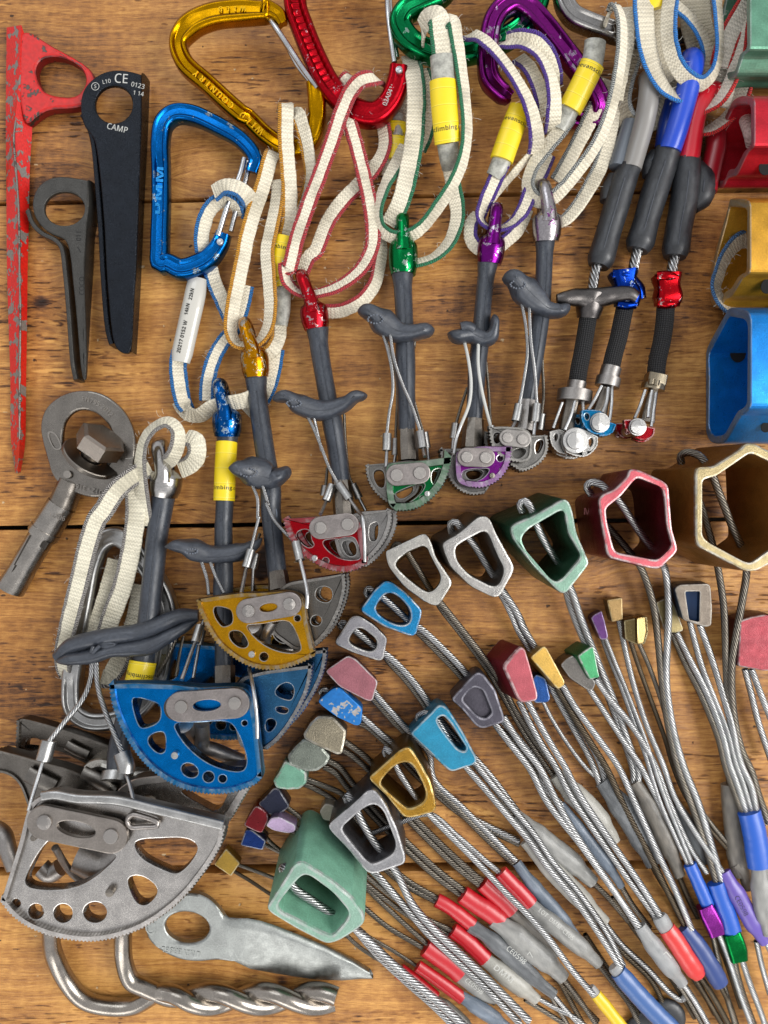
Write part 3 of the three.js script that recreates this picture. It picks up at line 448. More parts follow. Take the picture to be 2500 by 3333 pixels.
// a band between two rings of equally many places: chamfered outer edge, flat top, sloping inner edge
function strip(out, inn, h, th, tilt = [0, 0], deep = 0.0012) {
  const n = out.length, pos = [], uv = [], c = w3(out[0][0], out[0][1], h), V = (p, y) => { const q = w3(p[0], p[1], h); q.y = y + tilt[0] * (q.x - c.x) + tilt[1] * (q.z - c.z); return q; };
  const mix = (a, b, f) => [a[0] + (b[0] - a[0]) * f, a[1] + (b[1] - a[1]) * f];
  let ar = 0; out.forEach((p, i) => { const q = out[(i + 1) % n]; ar += p[0] * q[1] - q[0] * p[1]; });
  const rows = out.map((p, i) => { const q = inn[i]; return [V(p, h - th), V(p, h - 0.0005), V(mix(p, q, 0.1), h), V(mix(p, q, 0.86), h), V(q, h - deep - 0.0003)]; });
  for (let i = 0; i < n; i++) { const A = rows[i], B = rows[(i + 1) % n]; const j = (i + 1) % n, turn = (out[j][0] - out[i][0]) * (inn[j][0] - inn[i][0]) + (out[j][1] - out[i][1]) * (inn[j][1] - inn[i][1]); for (let k = 0; k < 4; k++) for (const q of (ar > 0) !== (turn < 0 && k > 0) ? [A[k], A[k + 1], B[k], B[k], A[k + 1], B[k + 1]] : [A[k], B[k], A[k + 1], A[k + 1], B[k], B[k + 1]]) { pos.push(q.x, q.y - (turn < 0 && k > 0 ? 0.0002 : 0), q.z); uv.push(q.x, q.z + q.y); } }
  const g = new THREE.BufferGeometry(); g.setAttribute('position', new THREE.Float32BufferAttribute(pos, 3)); g.setAttribute('uv', new THREE.Float32BufferAttribute(uv, 2)); g.computeVertexNormals(); return toCreasedNormals(g, 0.5);
}
function lobe(sh, curve, rest, holes, h, th, colors, { teeth = 0.00062, pitch = 0.0018, rim = 9, tilt, deep = 0.0012 } = {}) {
  const cp = t2(sh, curve).map((p) => new THREE.Vector3(p[0], 0, p[1])), cv = new THREE.CatmullRomCurve3(cp, false, 'centripetal'), L = cv.getLength() * S, n = Math.round(L / pitch) * 4;
  const rs = t2(sh, rest), mid = [(rs[0][0] + rs[rs.length - 1][0]) / 2, (rs[0][1] + rs[rs.length - 1][1]) / 2], arc = [], plain = [];
  for (let i = 0; i <= n; i++) { const p = cv.getPointAt(i / n), T = cv.getTangentAt(i / n); let nx = -T.z, nz = T.x; if (nx * (p.x - mid[0]) + nz * (p.z - mid[1]) < 0) { nx = -nx; nz = -nz; } const d = (i % 4 < 2 ? 0 : -teeth * (0.8 + 0.4 * rnd())) / S * (i > 1 && i < n - 1 ? 1 : 0); arc.push([p.x + nx * d, p.z + nz * d]); plain.push([p.x - nx * teeth / S, p.z - nz * teeth / S]); }
  const body = round([...rs.flatMap((p, i) => (i === 0 || i === rs.length - 1 ? [p, p] : [p]))], 25);
  const hs = holes.map((q) => Array.isArray(q[0]) ? q : round(t2(sh, q)));
  const web = paint(flat([...plain, ...body], h - deep, th - deep, { holes: hs, bevel: 0.0005, seg: 2, crease: 0.5, tilt }), { ...colors, edge: colors.lip || colors.edge }, 0.8);
  const frame = paint(strip([...arc, ...body], insetOf([...plain, ...body], rim), h, th, tilt, deep), { ...colors, top: colors.frame || colors.top }, 0.7);
  const g = merge([web, frame]); g.clearGroups(); g.addGroup(0, web.attributes.position.count, 0); g.addGroup(web.attributes.position.count, frame.attributes.position.count, 1); return g;
}
const copyAt = (g, dx, dy, dz = 0) => { const q = g.clone(); q.translate(dx, dy, dz); return q; };
const seedLobe = [painted(0.26, 1, 0.00004), painted(0.4, 1, 0.00005)];
// bracket plate over the axle with two rivets
function bracket(g, sh, a, b, r, h, { rivet, oval, thick = 0.0022, tilt, mat = M.plate } = {}) {
  const k = SH[sh][2] || K, A = at(sh, ...a), B = at(sh, ...b), holes = oval ? [ring2(at(sh, oval[0], oval[1]), oval[2] * k, oval[3] * k, Math.atan2(B[1] - A[1], B[0] - A[0]))] : [];
  const pl = part(g, 'link_plate', flat(stadium(A, B, r * k), h, thick, { holes, bevel: 0.0005, tilt }), mat);
  for (const p of [A, B]) part(pl, 'rivet', drum(p, h + 0.0009, 0.0016, rivet * k * S * (1 - h / H), 0.0005, 0.0002), M.satin);
}
// thumb loop: socket on the end of the stem with an eye for the sling
function thumbLoop(g, sh, a, b, tip, w, h0, h1, mat) {
  const k = (SH[sh][2] || K) * S, pa = at(sh, ...a), pb = at(sh, ...b), pt = at(sh, ...tip), A = w3(pa[0], pa[1], h0), B = w3(pb[0], pb[1], h1), T = w3(pt[0], pt[1], h1), d = B.clone().sub(A).normalize(), W = w * k / 2;
  const body = sweep([A, A.clone().lerp(B, 0.3), A.clone().lerp(B, 0.65), B, B.clone().addScaledVector(d, W * 0.35)], circle(W, 20), { scale: [0.88, 1, 1.04, 1, 0.55] });
  const r = W * 0.5, span = T.distanceTo(B), up = (p, y) => p.clone().add(new THREE.Vector3(0, y, 0));
  const post = sweep([up(A.clone().lerp(B, 0.75), W * 0.55), up(B, W * 0.62), up(B.clone().lerp(T, 0.5), W * 0.62), up(B.clone().lerp(T, 0.72), W * 0.5), B.clone().lerp(T, 0.86), up(B.clone().lerp(T, 0.72), -W * 0.5), up(B.clone().lerp(T, 0.4), -W * 0.6), up(B, -W * 0.5)], circle(r, 16), { flatUp: false, scale: [1.3, 1.05, 0.9, 0.95, 1, 0.95, 0.95, 1.3] });
  part(g, 'thumb_loop', [body, post], mat);
}
function stem(g, pts, r, scale, mat = M.tube, name = 'stem') { if (scale) scale = scale.map((x, i) => i < scale.length - 1 ? 1 + (x - 1) * 0.55 : x); const top = pts.map((p, i) => p.clone().add(new THREE.Vector3(0.0006, r * (scale ? scale[Math.round(i / (pts.length - 1) * (scale.length - 1))] : 1) * 0.985, 0))); part(g, 'mould_seam', sweep(top.slice(0, -1), circle(0.0003, 6)), mat); return part(g, name, sweep(pts, circle(r, 18), { scale, step: 0.002, flatUp: false }), mat); }
// rubber trigger: an oval bar bent into wings; widths are half widths in sheet units
function trigger(g, pts, widths, tall = 0.005, k = K * S) {
  const geo = sweep(pts, (s, u) => { const x = u * (widths.length - 1), i = Math.min(widths.length - 2, Math.floor(x)), f = x - i, ww = (widths[i] + (widths[i + 1] - widths[i]) * f * f * (3 - 2 * f)) * k * (0.2 + 0.8 * Math.min(1, 14 * Math.min(u, 1 - u)) ** 0.5), o = []; for (let j = 0; j < 20; j++) { const a = j / 20 * 6.2832, C = Math.cos(a), Q = Math.sin(a); o.push([ww * Math.sign(C) * Math.abs(C) ** 0.75, (tall * (0.3 + 0.7 * Math.min(1, 9 * Math.min(u, 1 - u)) ** 0.6)) * Math.sign(Q) * Math.abs(Q) ** 0.75]); } return o; }, { step: 0.001 });
  const seam = sweep(pts.slice(1, -1).map((p) => p.clone().add(new THREE.Vector3(0, tall * 0.985, 0.0008))), circle(0.00028, 6));
  return part(g, 'trigger', [geo, seam], M.rubber);
}
// knurl dots on a trigger's grip
function knurl(par, sh, x, y, rx, ry, h) { part(par, 'grip_dots', Array.from({ length: 14 }, (_, i) => { const a = i / 14 * 6.283, p = at(sh, x + rx * Math.cos(a) + 6 * rnd(), y + ry * Math.sin(a)), q = new THREE.IcosahedronGeometry(0.0005, 1), w = w3(p[0], p[1], h); q.translate(w.x, w.y, w.z); return q; }), plastic('#5c616a', 0.5)); }
// trigger wire with its crimped ferrule and the thin rod below it
function pull(g, wire, fer, rodPts, { r = 0.00078, fr = 0.0021, mat = M.wire } = {}) {
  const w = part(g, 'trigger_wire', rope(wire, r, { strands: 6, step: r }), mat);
  if (fer) part(w, 'ferrule', sweep(fer, circle(fr, 16), { flatUp: false }), M.alu);
  if (rodPts) part(w, 'wire_rod', rod(rodPts, 0.00085), M.wire);
}
const CAMS = 'spring loaded cams fanned out across the planks';
const TAPE = (() => {                                  // yellow vinyl tape printed with a web address
  const c = document.createElement('canvas'); c.width = 512; c.height = 512; const x = c.getContext('2d');
  x.fillStyle = '#e3c712'; x.fillRect(0, 0, 512, 512);
  for (let i = 0; i < 4; i++) { x.fillStyle = 'rgba(120,95,0,0.5)'; x.fillRect(i * 128 + 20, 0, 3, 512); x.fillStyle = 'rgba(255,240,140,0.5)'; x.fillRect(i * 128 + 23, 0, 5, 512); }
  x.fillStyle = '#1a1708'; x.font = 'bold 44px sans-serif';
  for (const k of [96]) { x.save(); x.translate(k, 0); x.rotate(Math.PI / 2); for (let i = -1; i < 3; i++) x.fillText('leeevansclimbing.com', i * 512 + k, 0); x.restore(); }
  const t = new THREE.CanvasTexture(c); t.colorSpace = THREE.SRGBColorSpace; t.wrapS = t.wrapT = THREE.RepeatWrapping; t.magFilter = THREE.LinearFilter; return t;
})();
const yellowTape = new THREE.MeshPhysicalMaterial({ map: every(TAPE, 0.028, 0.034), roughness: 0.42, clearcoat: 0.2, bumpMap: SC.bumpMap, bumpScale: 0.00005 });
const yellowPlain = plastic('#e0c40f', 0.4, 0.2);
const tapeHigh = yellowTape.clone(); tapeHigh.map = every(TAPE, 0.028, 0.034); tapeHigh.map.offset.set(-0.42, 0.3);
function tapeWrap(par, pts, r, ry = r, mat = yellowTape, name = 'printed_tape') { return part(par, name, sweep(pts, circle(r, 20, ry), { flatUp: true, step: 0.002 }), mat); }

{ // green
  const g = thing('climbing_cam', 'cam with bright green thumb loop and green faced lobes, centre of the top half', 'cam', CAMS), h = 0.031, th = 0.006;
  const col = { top: '#17783f', side: '#6a7a6a', edge: '#b9b9b3', frame: '#6e8a72' }, grey = { top: '#8d8a84', side: '#7d7a75', edge: '#b5b2ad' };
  const A = lobe(5, [1238, 1270, 1235, 1310, 1215, 1380, 1180, 1450, 1120, 1520, 1050, 1570, 980, 1592, 905, 1594], [905, 1594, 855, 1562, 842, 1480, 836, 1330, 860, 1300, 1050, 1288, 1238, 1262, 1238, 1270], [[878, 1520, 895, 1485, 1000, 1440, 1080, 1420, 1062, 1470, 1000, 1528, 935, 1552, 890, 1548], [1122, 1350, 1160, 1335, 1178, 1350, 1180, 1392, 1152, 1440, 1122, 1430, 1114, 1390], ring2(at(5, 1060, 1517), 15 * K)], h, th, col, { rim: 26 });
  const B = lobe(5, [716, 1318, 718, 1360, 735, 1420, 765, 1470, 808, 1515, 860, 1548, 920, 1562], [920, 1562, 1040, 1480, 1050, 1300, 1000, 1285, 860, 1300, 716, 1315], [[765, 1362, 790, 1340, 832, 1352, 835, 1450, 800, 1450, 775, 1412], [888, 1485, 985, 1425, 1015, 1465, 935, 1528]], h - 0.008, th, grey, {});
  part(g, 'lobe', A, seedLobe); part(g, 'lobe', B, seedLobe); part(g, 'lobe', copyAt(B, 0, -0.008), seedLobe); part(g, 'lobe', copyAt(A, 0, -h + th), seedLobe);
  part(g, 'axle', [drum(at(5, 908, 1375), h - 0.001, h - 0.003, 0.0042), drum(at(5, 1045, 1362), h - 0.001, h - 0.003, 0.0042)], M.darksteel);
  bracket(g, 5, [906, 1376], [1045, 1363], 65, h + 0.0022, { rivet: 39 });
  part(g, 'lobe_pin', drum(at(5, 1089, 1487), h + 0.0009, 0.003, 0.0013, 0.0004), M.alu);
  part(g, 'stem_terminal', sweep(c3(5, [976, 1290, 16, 971, 1200, 15, 966, 1105, 14]), circle(0.0047, 8), { crease: 0.5, scale: [1.05, 1.05, 0.95], flatUp: false }), M.steel);
  stem(g, c3(5, [966, 1106, 14, 962, 900, 13, 958, 700, 12.5, 950, 400, 11, 943, 250, 10, 940, 165, 9.5]), 0.0044, [0.95, 1, 1.16, 0.95, 1, 1.2]);
  thumbLoop(g, 2, [945, 1650], [945, 1470], [938, 1285], 165, 0.0095, 0.0095, coat('#0b7a3e', '#a9b3ab', 0.24, 0.02, { rough: 0.24 }));
  const tr = trigger(g, c3(5, [672, 395, 21, 740, 400, 21, 820, 455, 19, 900, 515, 17, 990, 525, 17, 1070, 510, 18, 1130, 500, 19]), [30, 46, 76, 64, 50, 42, 36], 0.0065); knurl(tr, 5, 775, 440, 45, 26, 0.0265);
  pull(g, c3(5, [818, 520, 20, 850, 620, 22, 878, 760, 23, 882, 880, 23, 860, 1010, 22, 846, 1130, 22]), c3(5, [848, 1128, 22, 846, 1228, 23]), c3(5, [846, 1225, 23, 841, 1330, 28]));
  pull(g, c3(5, [865, 520, 22, 890, 680, 23, 940, 830, 22, 1000, 970, 21, 1048, 1115, 21]), c3(5, [1046, 1112, 21, 1062, 1212, 22]), c3(5, [1062, 1208, 22, 1075, 1265, 27]));
  pull(g, c3(5, [1015, 570, 12, 1000, 700, 10, 1005, 900, 8, 1060, 1110, 8]), c3(5, [1070, 1120, 8, 1086, 1215, 8]), c3(5, [1088, 1215, 8, 1098, 1290, 8]), { mat: M.dullwire });
  pull(g, c3(5, [840, 560, 12, 905, 800, 8, 900, 1150, 7]), c3(5, [900, 1155, 7, 898, 1255, 7]), c3(5, [898, 1250, 7, 890, 1310, 7]), { mat: M.dullwire });
}
{ // purple
  const g = thing('climbing_cam', 'small cam with purple faced lobe and glossy purple thumb loop, right of the green one', 'cam', CAMS), h = 0.027, th = 0.0055;
  const col = { top: '#8f2a9a', side: '#8a8590', edge: '#bdb8bb', frame: '#9a72a0' }, grey = { top: '#8d8a86', side: '#76736f', edge: '#b5b2ad' };
  const A = lobe(5, [1600, 1212, 1596, 1270, 1575, 1340, 1530, 1400, 1470, 1440, 1410, 1456, 1340, 1450], [1340, 1450, 1285, 1430, 1262, 1400, 1256, 1320, 1258, 1240, 1290, 1222, 1400, 1200, 1600, 1203, 1600, 1212], [[1298, 1370, 1310, 1345, 1450, 1335, 1462, 1350, 1420, 1398, 1350, 1420, 1305, 1405], ring2(at(5, 1526, 1275), 17 * K), ring2(at(5, 1590 - 60, 1345), 6 * K)], h, th, col, { rim: 20 });
  const B = lobe(5, [1160, 1225, 1175, 1300, 1205, 1370, 1240, 1430, 1290, 1475, 1360, 1498, 1430, 1490], [1430, 1490, 1480, 1420, 1460, 1250, 1300, 1215, 1160, 1218, 1160, 1225], [[1190, 1250, 1230, 1235, 1240, 1262, 1200, 1270], [1310, 1352, 1430, 1342, 1410, 1392, 1340, 1408]], h - 0.0075, th, grey);
  part(g, 'lobe', A, seedLobe); part(g, 'lobe', B, seedLobe); part(g, 'lobe', copyAt(B, 0, -0.0065), seedLobe); part(g, 'lobe', copyAt(A, 0, -h + th), seedLobe);
  part(g, 'axle', [drum(at(5, 1327, 1267), h - 0.001, h - 0.003, 0.004), drum(at(5, 1440, 1270), h - 0.001, h - 0.003, 0.004)], M.darksteel);
  bracket(g, 5, [1327, 1267], [1440, 1270], 58, h + 0.0022, { rivet: 36 });
  part(g, 'lobe_pin', drum(at(5, 1480, 1378), h + 0.0009, 0.003, 0.0013, 0.0004), M.steel);
  part(g, 'stem_terminal', sweep(c3(5, [1360, 1215, 14, 1365, 1130, 13.5, 1370, 1040, 13]), circle(0.005, 8), { crease: 0.5, scale: [1.08, 1.05, 0.92], flatUp: false }), M.steel);
  stem(g, c3(5, [1370, 1042, 13, 1378, 900, 12.5, 1390, 720, 12, 1408, 560, 11.5, 1425, 350, 10.5, 1440, 200, 10, 1452, 100, 9.5]), 0.0041, [0.92, 0.98, 1.12, 1.1, 0.95, 1, 1.2]);
  thumbLoop(g, 2, [1462, 1585], [1478, 1440], [1508, 1222], 155, 0.0095, 0.011, coat('#6f1777', '#b6aab6', 0.27, 0.018, { rough: 0.24 }));
  const tr = trigger(g, c3(5, [1215, 522, 19, 1275, 545, 18, 1350, 535, 16, 1420, 560, 15, 1470, 545, 16, 1492, 480, 17, 1488, 415, 17]), [24, 40, 46, 48, 44, 26, 20], 0.006);
  part(tr, 'finger_rest', sweep(c3(5, [1290, 490, 22, 1330, 482, 22, 1365, 500, 21]), circle(0.0024, 12), {}), M.rubber);
  pull(g, c3(5, [1310, 570, 17, 1335, 680, 19, 1352, 830, 20, 1340, 950, 20, 1290, 1080, 20]), null, c3(5, [1290, 1080, 20, 1262, 1160, 21, 1248, 1250, 24]), { mat: plastic('#b9b9b4', 0.35) });
  pull(g, c3(5, [1395, 590, 18, 1395, 720, 19, 1415, 860, 19, 1445, 990, 18, 1470, 1085, 17]), c3(5, [1470, 1080, 17, 1480, 1140, 17]), null, { mat: plastic('#b9b9b4', 0.35), fr: 0.0018 });
  pull(g, c3(5, [1330, 850, 9, 1290, 970, 8, 1262, 1065, 8]), c3(5, [1258, 1065, 8, 1246, 1155, 8]), c3(5, [1246, 1150, 8, 1240, 1225, 8]), { mat: M.dullwire });
  pull(g, c3(5, [1440, 690, 9, 1455, 850, 8, 1468, 1060, 8]), null, null, { mat: M.dullwire });
}
{ // worn grey and purple
  const g = thing('climbing_cam', 'small cam with bare silver thumb loop and unpainted lobes, right of the purple cam', 'cam', CAMS), h = 0.026, th = 0.0052;
  const grey = { top: '#98958f', side: '#6f6c68', edge: '#b5b2ad' };
  const A = lobe(6, [-18, 1092, -14, 1150, 2, 1205, 40, 1255, 100, 1290, 170, 1302], [170, 1302, 240, 1285, 246, 1180, 238, 1120, 190, 1090, 60, 1082, -18, 1088], [[125, 1235, 165, 1213, 208, 1218, 203, 1252, 160, 1280, 125, 1262], [8, 1130, 42, 1118, 60, 1140, 50, 1180, 20, 1190]], h, th, grey);
  const B = lobe(6, [338, 1140, 345, 1190, 335, 1250, 300, 1300, 240, 1340, 180, 1355, 115, 1318], [115, 1318, 100, 1200, 160, 1140, 338, 1137], [[262, 1180, 300, 1160, 316, 1180, 290, 1240, 265, 1250]], h - 0.0072, th, grey);
  part(g, 'lobe', A, seedLobe); part(g, 'lobe', B, seedLobe); part(g, 'lobe', copyAt(B, 0, -0.0065), seedLobe); part(g, 'lobe', copyAt(A, 0, -h + th), seedLobe);
  part(g, 'axle', [drum(at(6, 100, 1150), h - 0.001, h - 0.003, 0.0038), drum(at(6, 185, 1160), h - 0.001, h - 0.003, 0.0038)], M.darksteel);
  bracket(g, 6, [98, 1150], [186, 1160], 52, h + 0.0022, { rivet: 33, mat: M.satin });
  part(g, 'stem_terminal', sweep(c3(6, [195, 1110, 13, 208, 1020, 12.5, 216, 930, 12]), circle(0.005, 8), { crease: 0.5, scale: [1.1, 1, 0.92], flatUp: false }), M.satin);
  stem(g, c3(6, [216, 932, 12, 245, 760, 12, 275, 560, 12, 295, 420, 11.5, 310, 250, 10.5, 318, 60, 10], 3, [322, 1445, 9.5]), 0.0041, [0.9, 1, 1.12, 1.12, 0.96, 0.98, 1.15]);
  thumbLoop(g, 3, [328, 1450], [335, 1300], [300, 1085], 165, 0.0095, 0.012, coat('#a7a2a4', '#8a4a8d', 0.18, 0.03, { rough: 0.26 }));
  const tr = trigger(g, c3(6, [65, 195, 22, 130, 200, 22, 190, 260, 20, 260, 330, 18, 330, 385, 16, 410, 390, 16, 470, 355, 18]), [34, 52, 80, 74, 46, 38, 30], 0.0062); knurl(tr, 6, 155, 232, 42, 24, 0.027);
  pull(g, c3(6, [180, 345, 20, 205, 480, 21, 215, 640, 21, 195, 800, 20, 168, 950, 19]), c3(6, [165, 952, 19, 145, 1052, 20]), c3(6, [145, 1048, 20, 118, 1100, 24]));
  pull(g, c3(6, [225, 345, 21, 235, 560, 22, 260, 760, 21, 272, 950, 19]), c3(6, [272, 950, 19, 262, 1058, 20]), c3(6, [262, 1052, 20, 252, 1135, 22]));
  pull(g, c3(6, [330, 430, 10, 305, 650, 8, 312, 900, 8, 300, 1010, 8]), c3(6, [302, 1010, 8, 290, 1105, 8]), null, { mat: M.dullwire });
}
{ // red
  const g = thing('climbing_cam', 'cam with red thumb loop and worn red lobe, below the green cam', 'cam', CAMS), h = 0.036, th = 0.0065;
  const col = { top: '#b3141f', side: '#8d7678', edge: '#c2bcba', frame: '#a5474c' }, grey = { top: '#9f9c98', side: '#7d7a76', edge: '#c4c1bc' };
  const A = lobe(8, [220, 168, 232, 225, 262, 290, 310, 355, 370, 408, 440, 450, 520, 480, 600, 487, 670, 472, 726, 440], [726, 440, 728, 425, 695, 190, 655, 150, 600, 140, 380, 152, 220, 163], [[300, 265, 318, 238, 358, 226, 388, 240, 390, 292, 412, 322, 382, 338, 345, 318], [452, 292, 560, 285, 640, 270, 665, 300, 692, 390, 665, 412, 560, 402, 490, 352], ring2(at(8, 480, 415), 16 * K)], h, th, col, { rim: 20 });
  const B = lobe(8, [878, 112, 880, 175, 862, 245, 830, 310, 785, 370, 740, 415, 690, 450], [690, 450, 560, 400, 520, 250, 600, 150, 690, 118, 878, 108], [[742, 205, 765, 190, 790, 182, 796, 215, 790, 282, 770, 300, 742, 290], [565, 300, 650, 290, 672, 380, 610, 392]], h - 0.0085, th, grey, { rim: 14 });
  part(g, 'lobe', A, seedLobe); part(g, 'lobe', B, seedLobe); part(g, 'lobe', copyAt(B, 0.0026, -0.009, 0.0008), seedLobe); part(g, 'lobe', copyAt(A, 0.001, -h + th, 0.0015), seedLobe);
  part(g, 'axle', [drum(at(8, 440, 220), h - 0.001, h - 0.003, 0.0045), drum(at(8, 612, 198), h - 0.001, h - 0.003, 0.0045)], M.darksteel);
  bracket(g, 8, [448, 218], [610, 197], 69, h + 0.0024, { rivet: 38 });
  part(g, 'lobe_pin', drum(at(8, 413, 400), h + 0.0009, 0.003, 0.0014, 0.0004), M.alu);
  part(g, 'stem_terminal', sweep(c3(5, [592, 1625, 17, 582, 1520, 16, 572, 1412, 15]), circle(0.005, 8), { crease: 0.5, scale: [1.02, 1, 0.9], flatUp: false }), M.steel);
  stem(g, c3(5, [572, 1415, 15, 548, 1230, 14, 520, 1060, 14, 490, 900, 13, 465, 760, 12, 440, 600, 11, 430, 490, 10]), 0.0045, [0.9, 1, 1.16, 0.95, 0.92, 1, 1.2]);
  thumbLoop(g, 5, [425, 500], [405, 370], [325, 150], 160, 0.010, 0.011, coat('#b01823', '#b7a8a6', 0.25, 0.02, { rough: 0.25 }));
  const tr = trigger(g, c3(5, [165, 925, 22, 240, 905, 22, 320, 950, 20, 410, 985, 18, 500, 985, 17, 600, 945, 18, 660, 905, 20, 720, 895, 22]), [26, 36, 60, 60, 56, 46, 34, 28], 0.0068); knurl(tr, 5, 285, 945, 42, 20, 0.0275);
  pull(g, c3(5, [362, 1010, 21, 400, 1080, 22, 450, 1200, 23, 500, 1330, 24, 555, 1430, 24]), c3(5, [560, 1428, 24, 622, 1520, 26]), c3(5, [618, 1512, 26, 680, 1600, 34], 8, [700, 150, 39, 712, 300, 40, 715, 420, 38]));
  pull(g, c3(5, [402, 1000, 22, 425, 1100, 20, 455, 1230, 18]), c3(5, [518, 1435, 20, 482, 1530, 22]), c3(5, [484, 1525, 22, 448, 1610, 33]));
  pull(g, c3(5, [490, 1330, 9, 480, 1440, 9]), c3(5, [478, 1438, 9, 468, 1500, 9]), null, { mat: M.dullwire });
  pull(g, c3(5, [590, 1010, 12, 600, 1200, 9, 622, 1390, 9, 640, 1430, 9]), c3(5, [640, 1430, 9, 680, 1515, 9]), c3(5, [678, 1512, 9, 720, 1590, 10]), { mat: M.dullwire });
}
{ // gold
  const g = thing('climbing_cam', 'cam with gold thumb loop and gold lobe with two windows, above the blue cam', 'cam', CAMS), h = 0.043, th = 0.007;
  const col = { top: '#cf951a', side: '#a07a34', edge: '#b9b4ad', frame: '#b08a3c' }, grey = { top: '#77736d', side: '#6e6b67', edge: '#bdbab4', frame: '#8f8b85' };
  const A = lobe('g', [125, 350, 135, 420, 175, 520, 245, 665, 345, 815, 475, 935, 620, 1030, 780, 1090, 950, 1106, 1120, 1080, 1280, 1022, 1405, 955], [1405, 955, 1408, 925, 1335, 620, 1290, 340, 1240, 280, 1100, 240, 850, 262, 600, 265, 300, 308, 125, 335], [[315, 445, 345, 408, 480, 440, 512, 465, 525, 590, 440, 628, 400, 620, 335, 530], [480, 715, 510, 675, 605, 680, 655, 740, 692, 815, 660, 858, 590, 850, 515, 790], [655, 612, 800, 610, 960, 585, 1120, 560, 1190, 660, 1262, 850, 1240, 900, 1150, 915, 1000, 890, 850, 820, 740, 720], ring2(at('g', 860, 955), 42 * 0.3014), ring2(at('g', 1222, 540), 30 * 0.3014)], h, th, col, { rim: 15 });
  const B = lobe(8, [598, 498, 604, 560, 590, 650, 555, 745, 505, 835, 450, 900, 400, 945], [400, 945, 300, 960, 150, 850, 120, 650, 250, 545, 420, 518, 598, 492], [[415, 625, 430, 580, 470, 568, 515, 585, 520, 640, 490, 668, 440, 655], [388, 775, 405, 745, 440, 745, 458, 772, 440, 805, 400, 802], [150, 850, 200, 740, 300, 760, 320, 880, 220, 920]], h - 0.0095, th, grey, { rim: 12 });
  part(g, 'lobe', A, seedLobe); part(g, 'lobe', B, seedLobe); part(g, 'lobe', copyAt(B, 0.0012, -0.011, 0.0006), seedLobe); part(g, 'lobe', copyAt(A, 0, -h + th), seedLobe);
  part(g, 'axle', [drum(at('g', 683, 460), h - 0.001, h - 0.003, 0.005), drum(at('g', 1130, 388), h - 0.001, h - 0.003, 0.005)], M.darksteel);
  part(g, 'spring_rod', [rod(c3('g', [720, 600, 40, 770, 660, 30, 720, 780, 22]), 0.0045), rod(c3('g', [960, 560, 38, 880, 720, 34, 900, 860, 30, 1150, 880, 24]), 0.0026)], M.satin);
  bracket(g, 'g', [690, 462], [1132, 388], 135, h + 0.0026, { rivet: 70, oval: [908, 425, 95, 44] });
  part(g, 'lobe_pin', drum(at('g', 726, 930), h + 0.001, 0.003, 0.0015, 0.0004), M.alu);
  part(g, 'stem_terminal', sweep(c3(8, [205, 590, 20, 198, 540, 19, 190, 480, 18]), circle(0.005, 8), { crease: 0.5, scale: [1.1, 1, 0.95], flatUp: false }), M.steel);
  stem(g, c3(8, [190, 505, 18, 168, 300, 16, 150, 100, 15], 5, [150, 1470, 15, 118, 1250, 13, 85, 1020, 12, 68, 880, 11, 62, 795, 10]), 0.0047, [0.95, 0.95, 1.05, 1.12, 1, 0.96, 1, 1.12]);
  thumbLoop(g, 4, [1538, 790], [1525, 640], [1462, 440], 160, 0.0105, 0.0115, coat('#b97c0c', '#b8b0a4', 0.3, 0.02, { rough: 0.25 }));
  const tr = trigger(g, c3(4, [1375, 1335, 23, 1440, 1340, 23, 1500, 1350, 21, 1570, 1370, 19, 1640, 1390, 18, 1690, 1370, 20, 1718, 1340, 22]), [16, 50, 85, 90, 70, 44, 26], 0.007); knurl(tr, 4, 1490, 1362, 50, 24, 0.029);
  part(g, 'moulded_marks', [flat(round(t2(4, [1612, 1462, 1655, 1455, 1660, 1540, 1620, 1548])), 18.6 * mm, 0.8 * mm, { bevel: 0.0002, holes: [round(t2(4, [1622, 1472, 1645, 1468, 1650, 1532, 1630, 1536]))] }), flat(round(t2(4, [1622, 1570, 1660, 1565, 1668, 1640, 1630, 1648])), 18.8 * mm, 0.8 * mm, { bevel: 0.0002, holes: [round(t2(4, [1632, 1580, 1652, 1577, 1658, 1630, 1640, 1636]))] })], plastic('#6b7480', 0.5));
  pull(g, c3(4, [1512, 1432, 23, 1545, 1520, 25, 1548, 1640, 26], 7, [1555, 150, 26, 1530, 250, 26, 1505, 355, 26]), c3(7, [1507, 350, 26, 1478, 455, 28]), c3(7, [1480, 450, 28, 1447, 610, 42]));
  pull(g, c3(4, [1570, 1420, 23, 1610, 1560, 25], 8, [120, 60, 26, 170, 170, 28, 230, 240, 32, 300, 310, 36]), c3(8, [302, 305, 38, 328, 412, 41]), c3(8, [325, 405, 41, 355, 530, 44, 370, 620, 47, 366, 700, 47]));
  pull(g, c3(7, [1560, 250, 10, 1530, 340, 10]), c3(7, [1540, 370, 9, 1520, 460, 9]), c3(7, [1520, 455, 9, 1515, 610, 9]), { mat: M.dullwire });
}
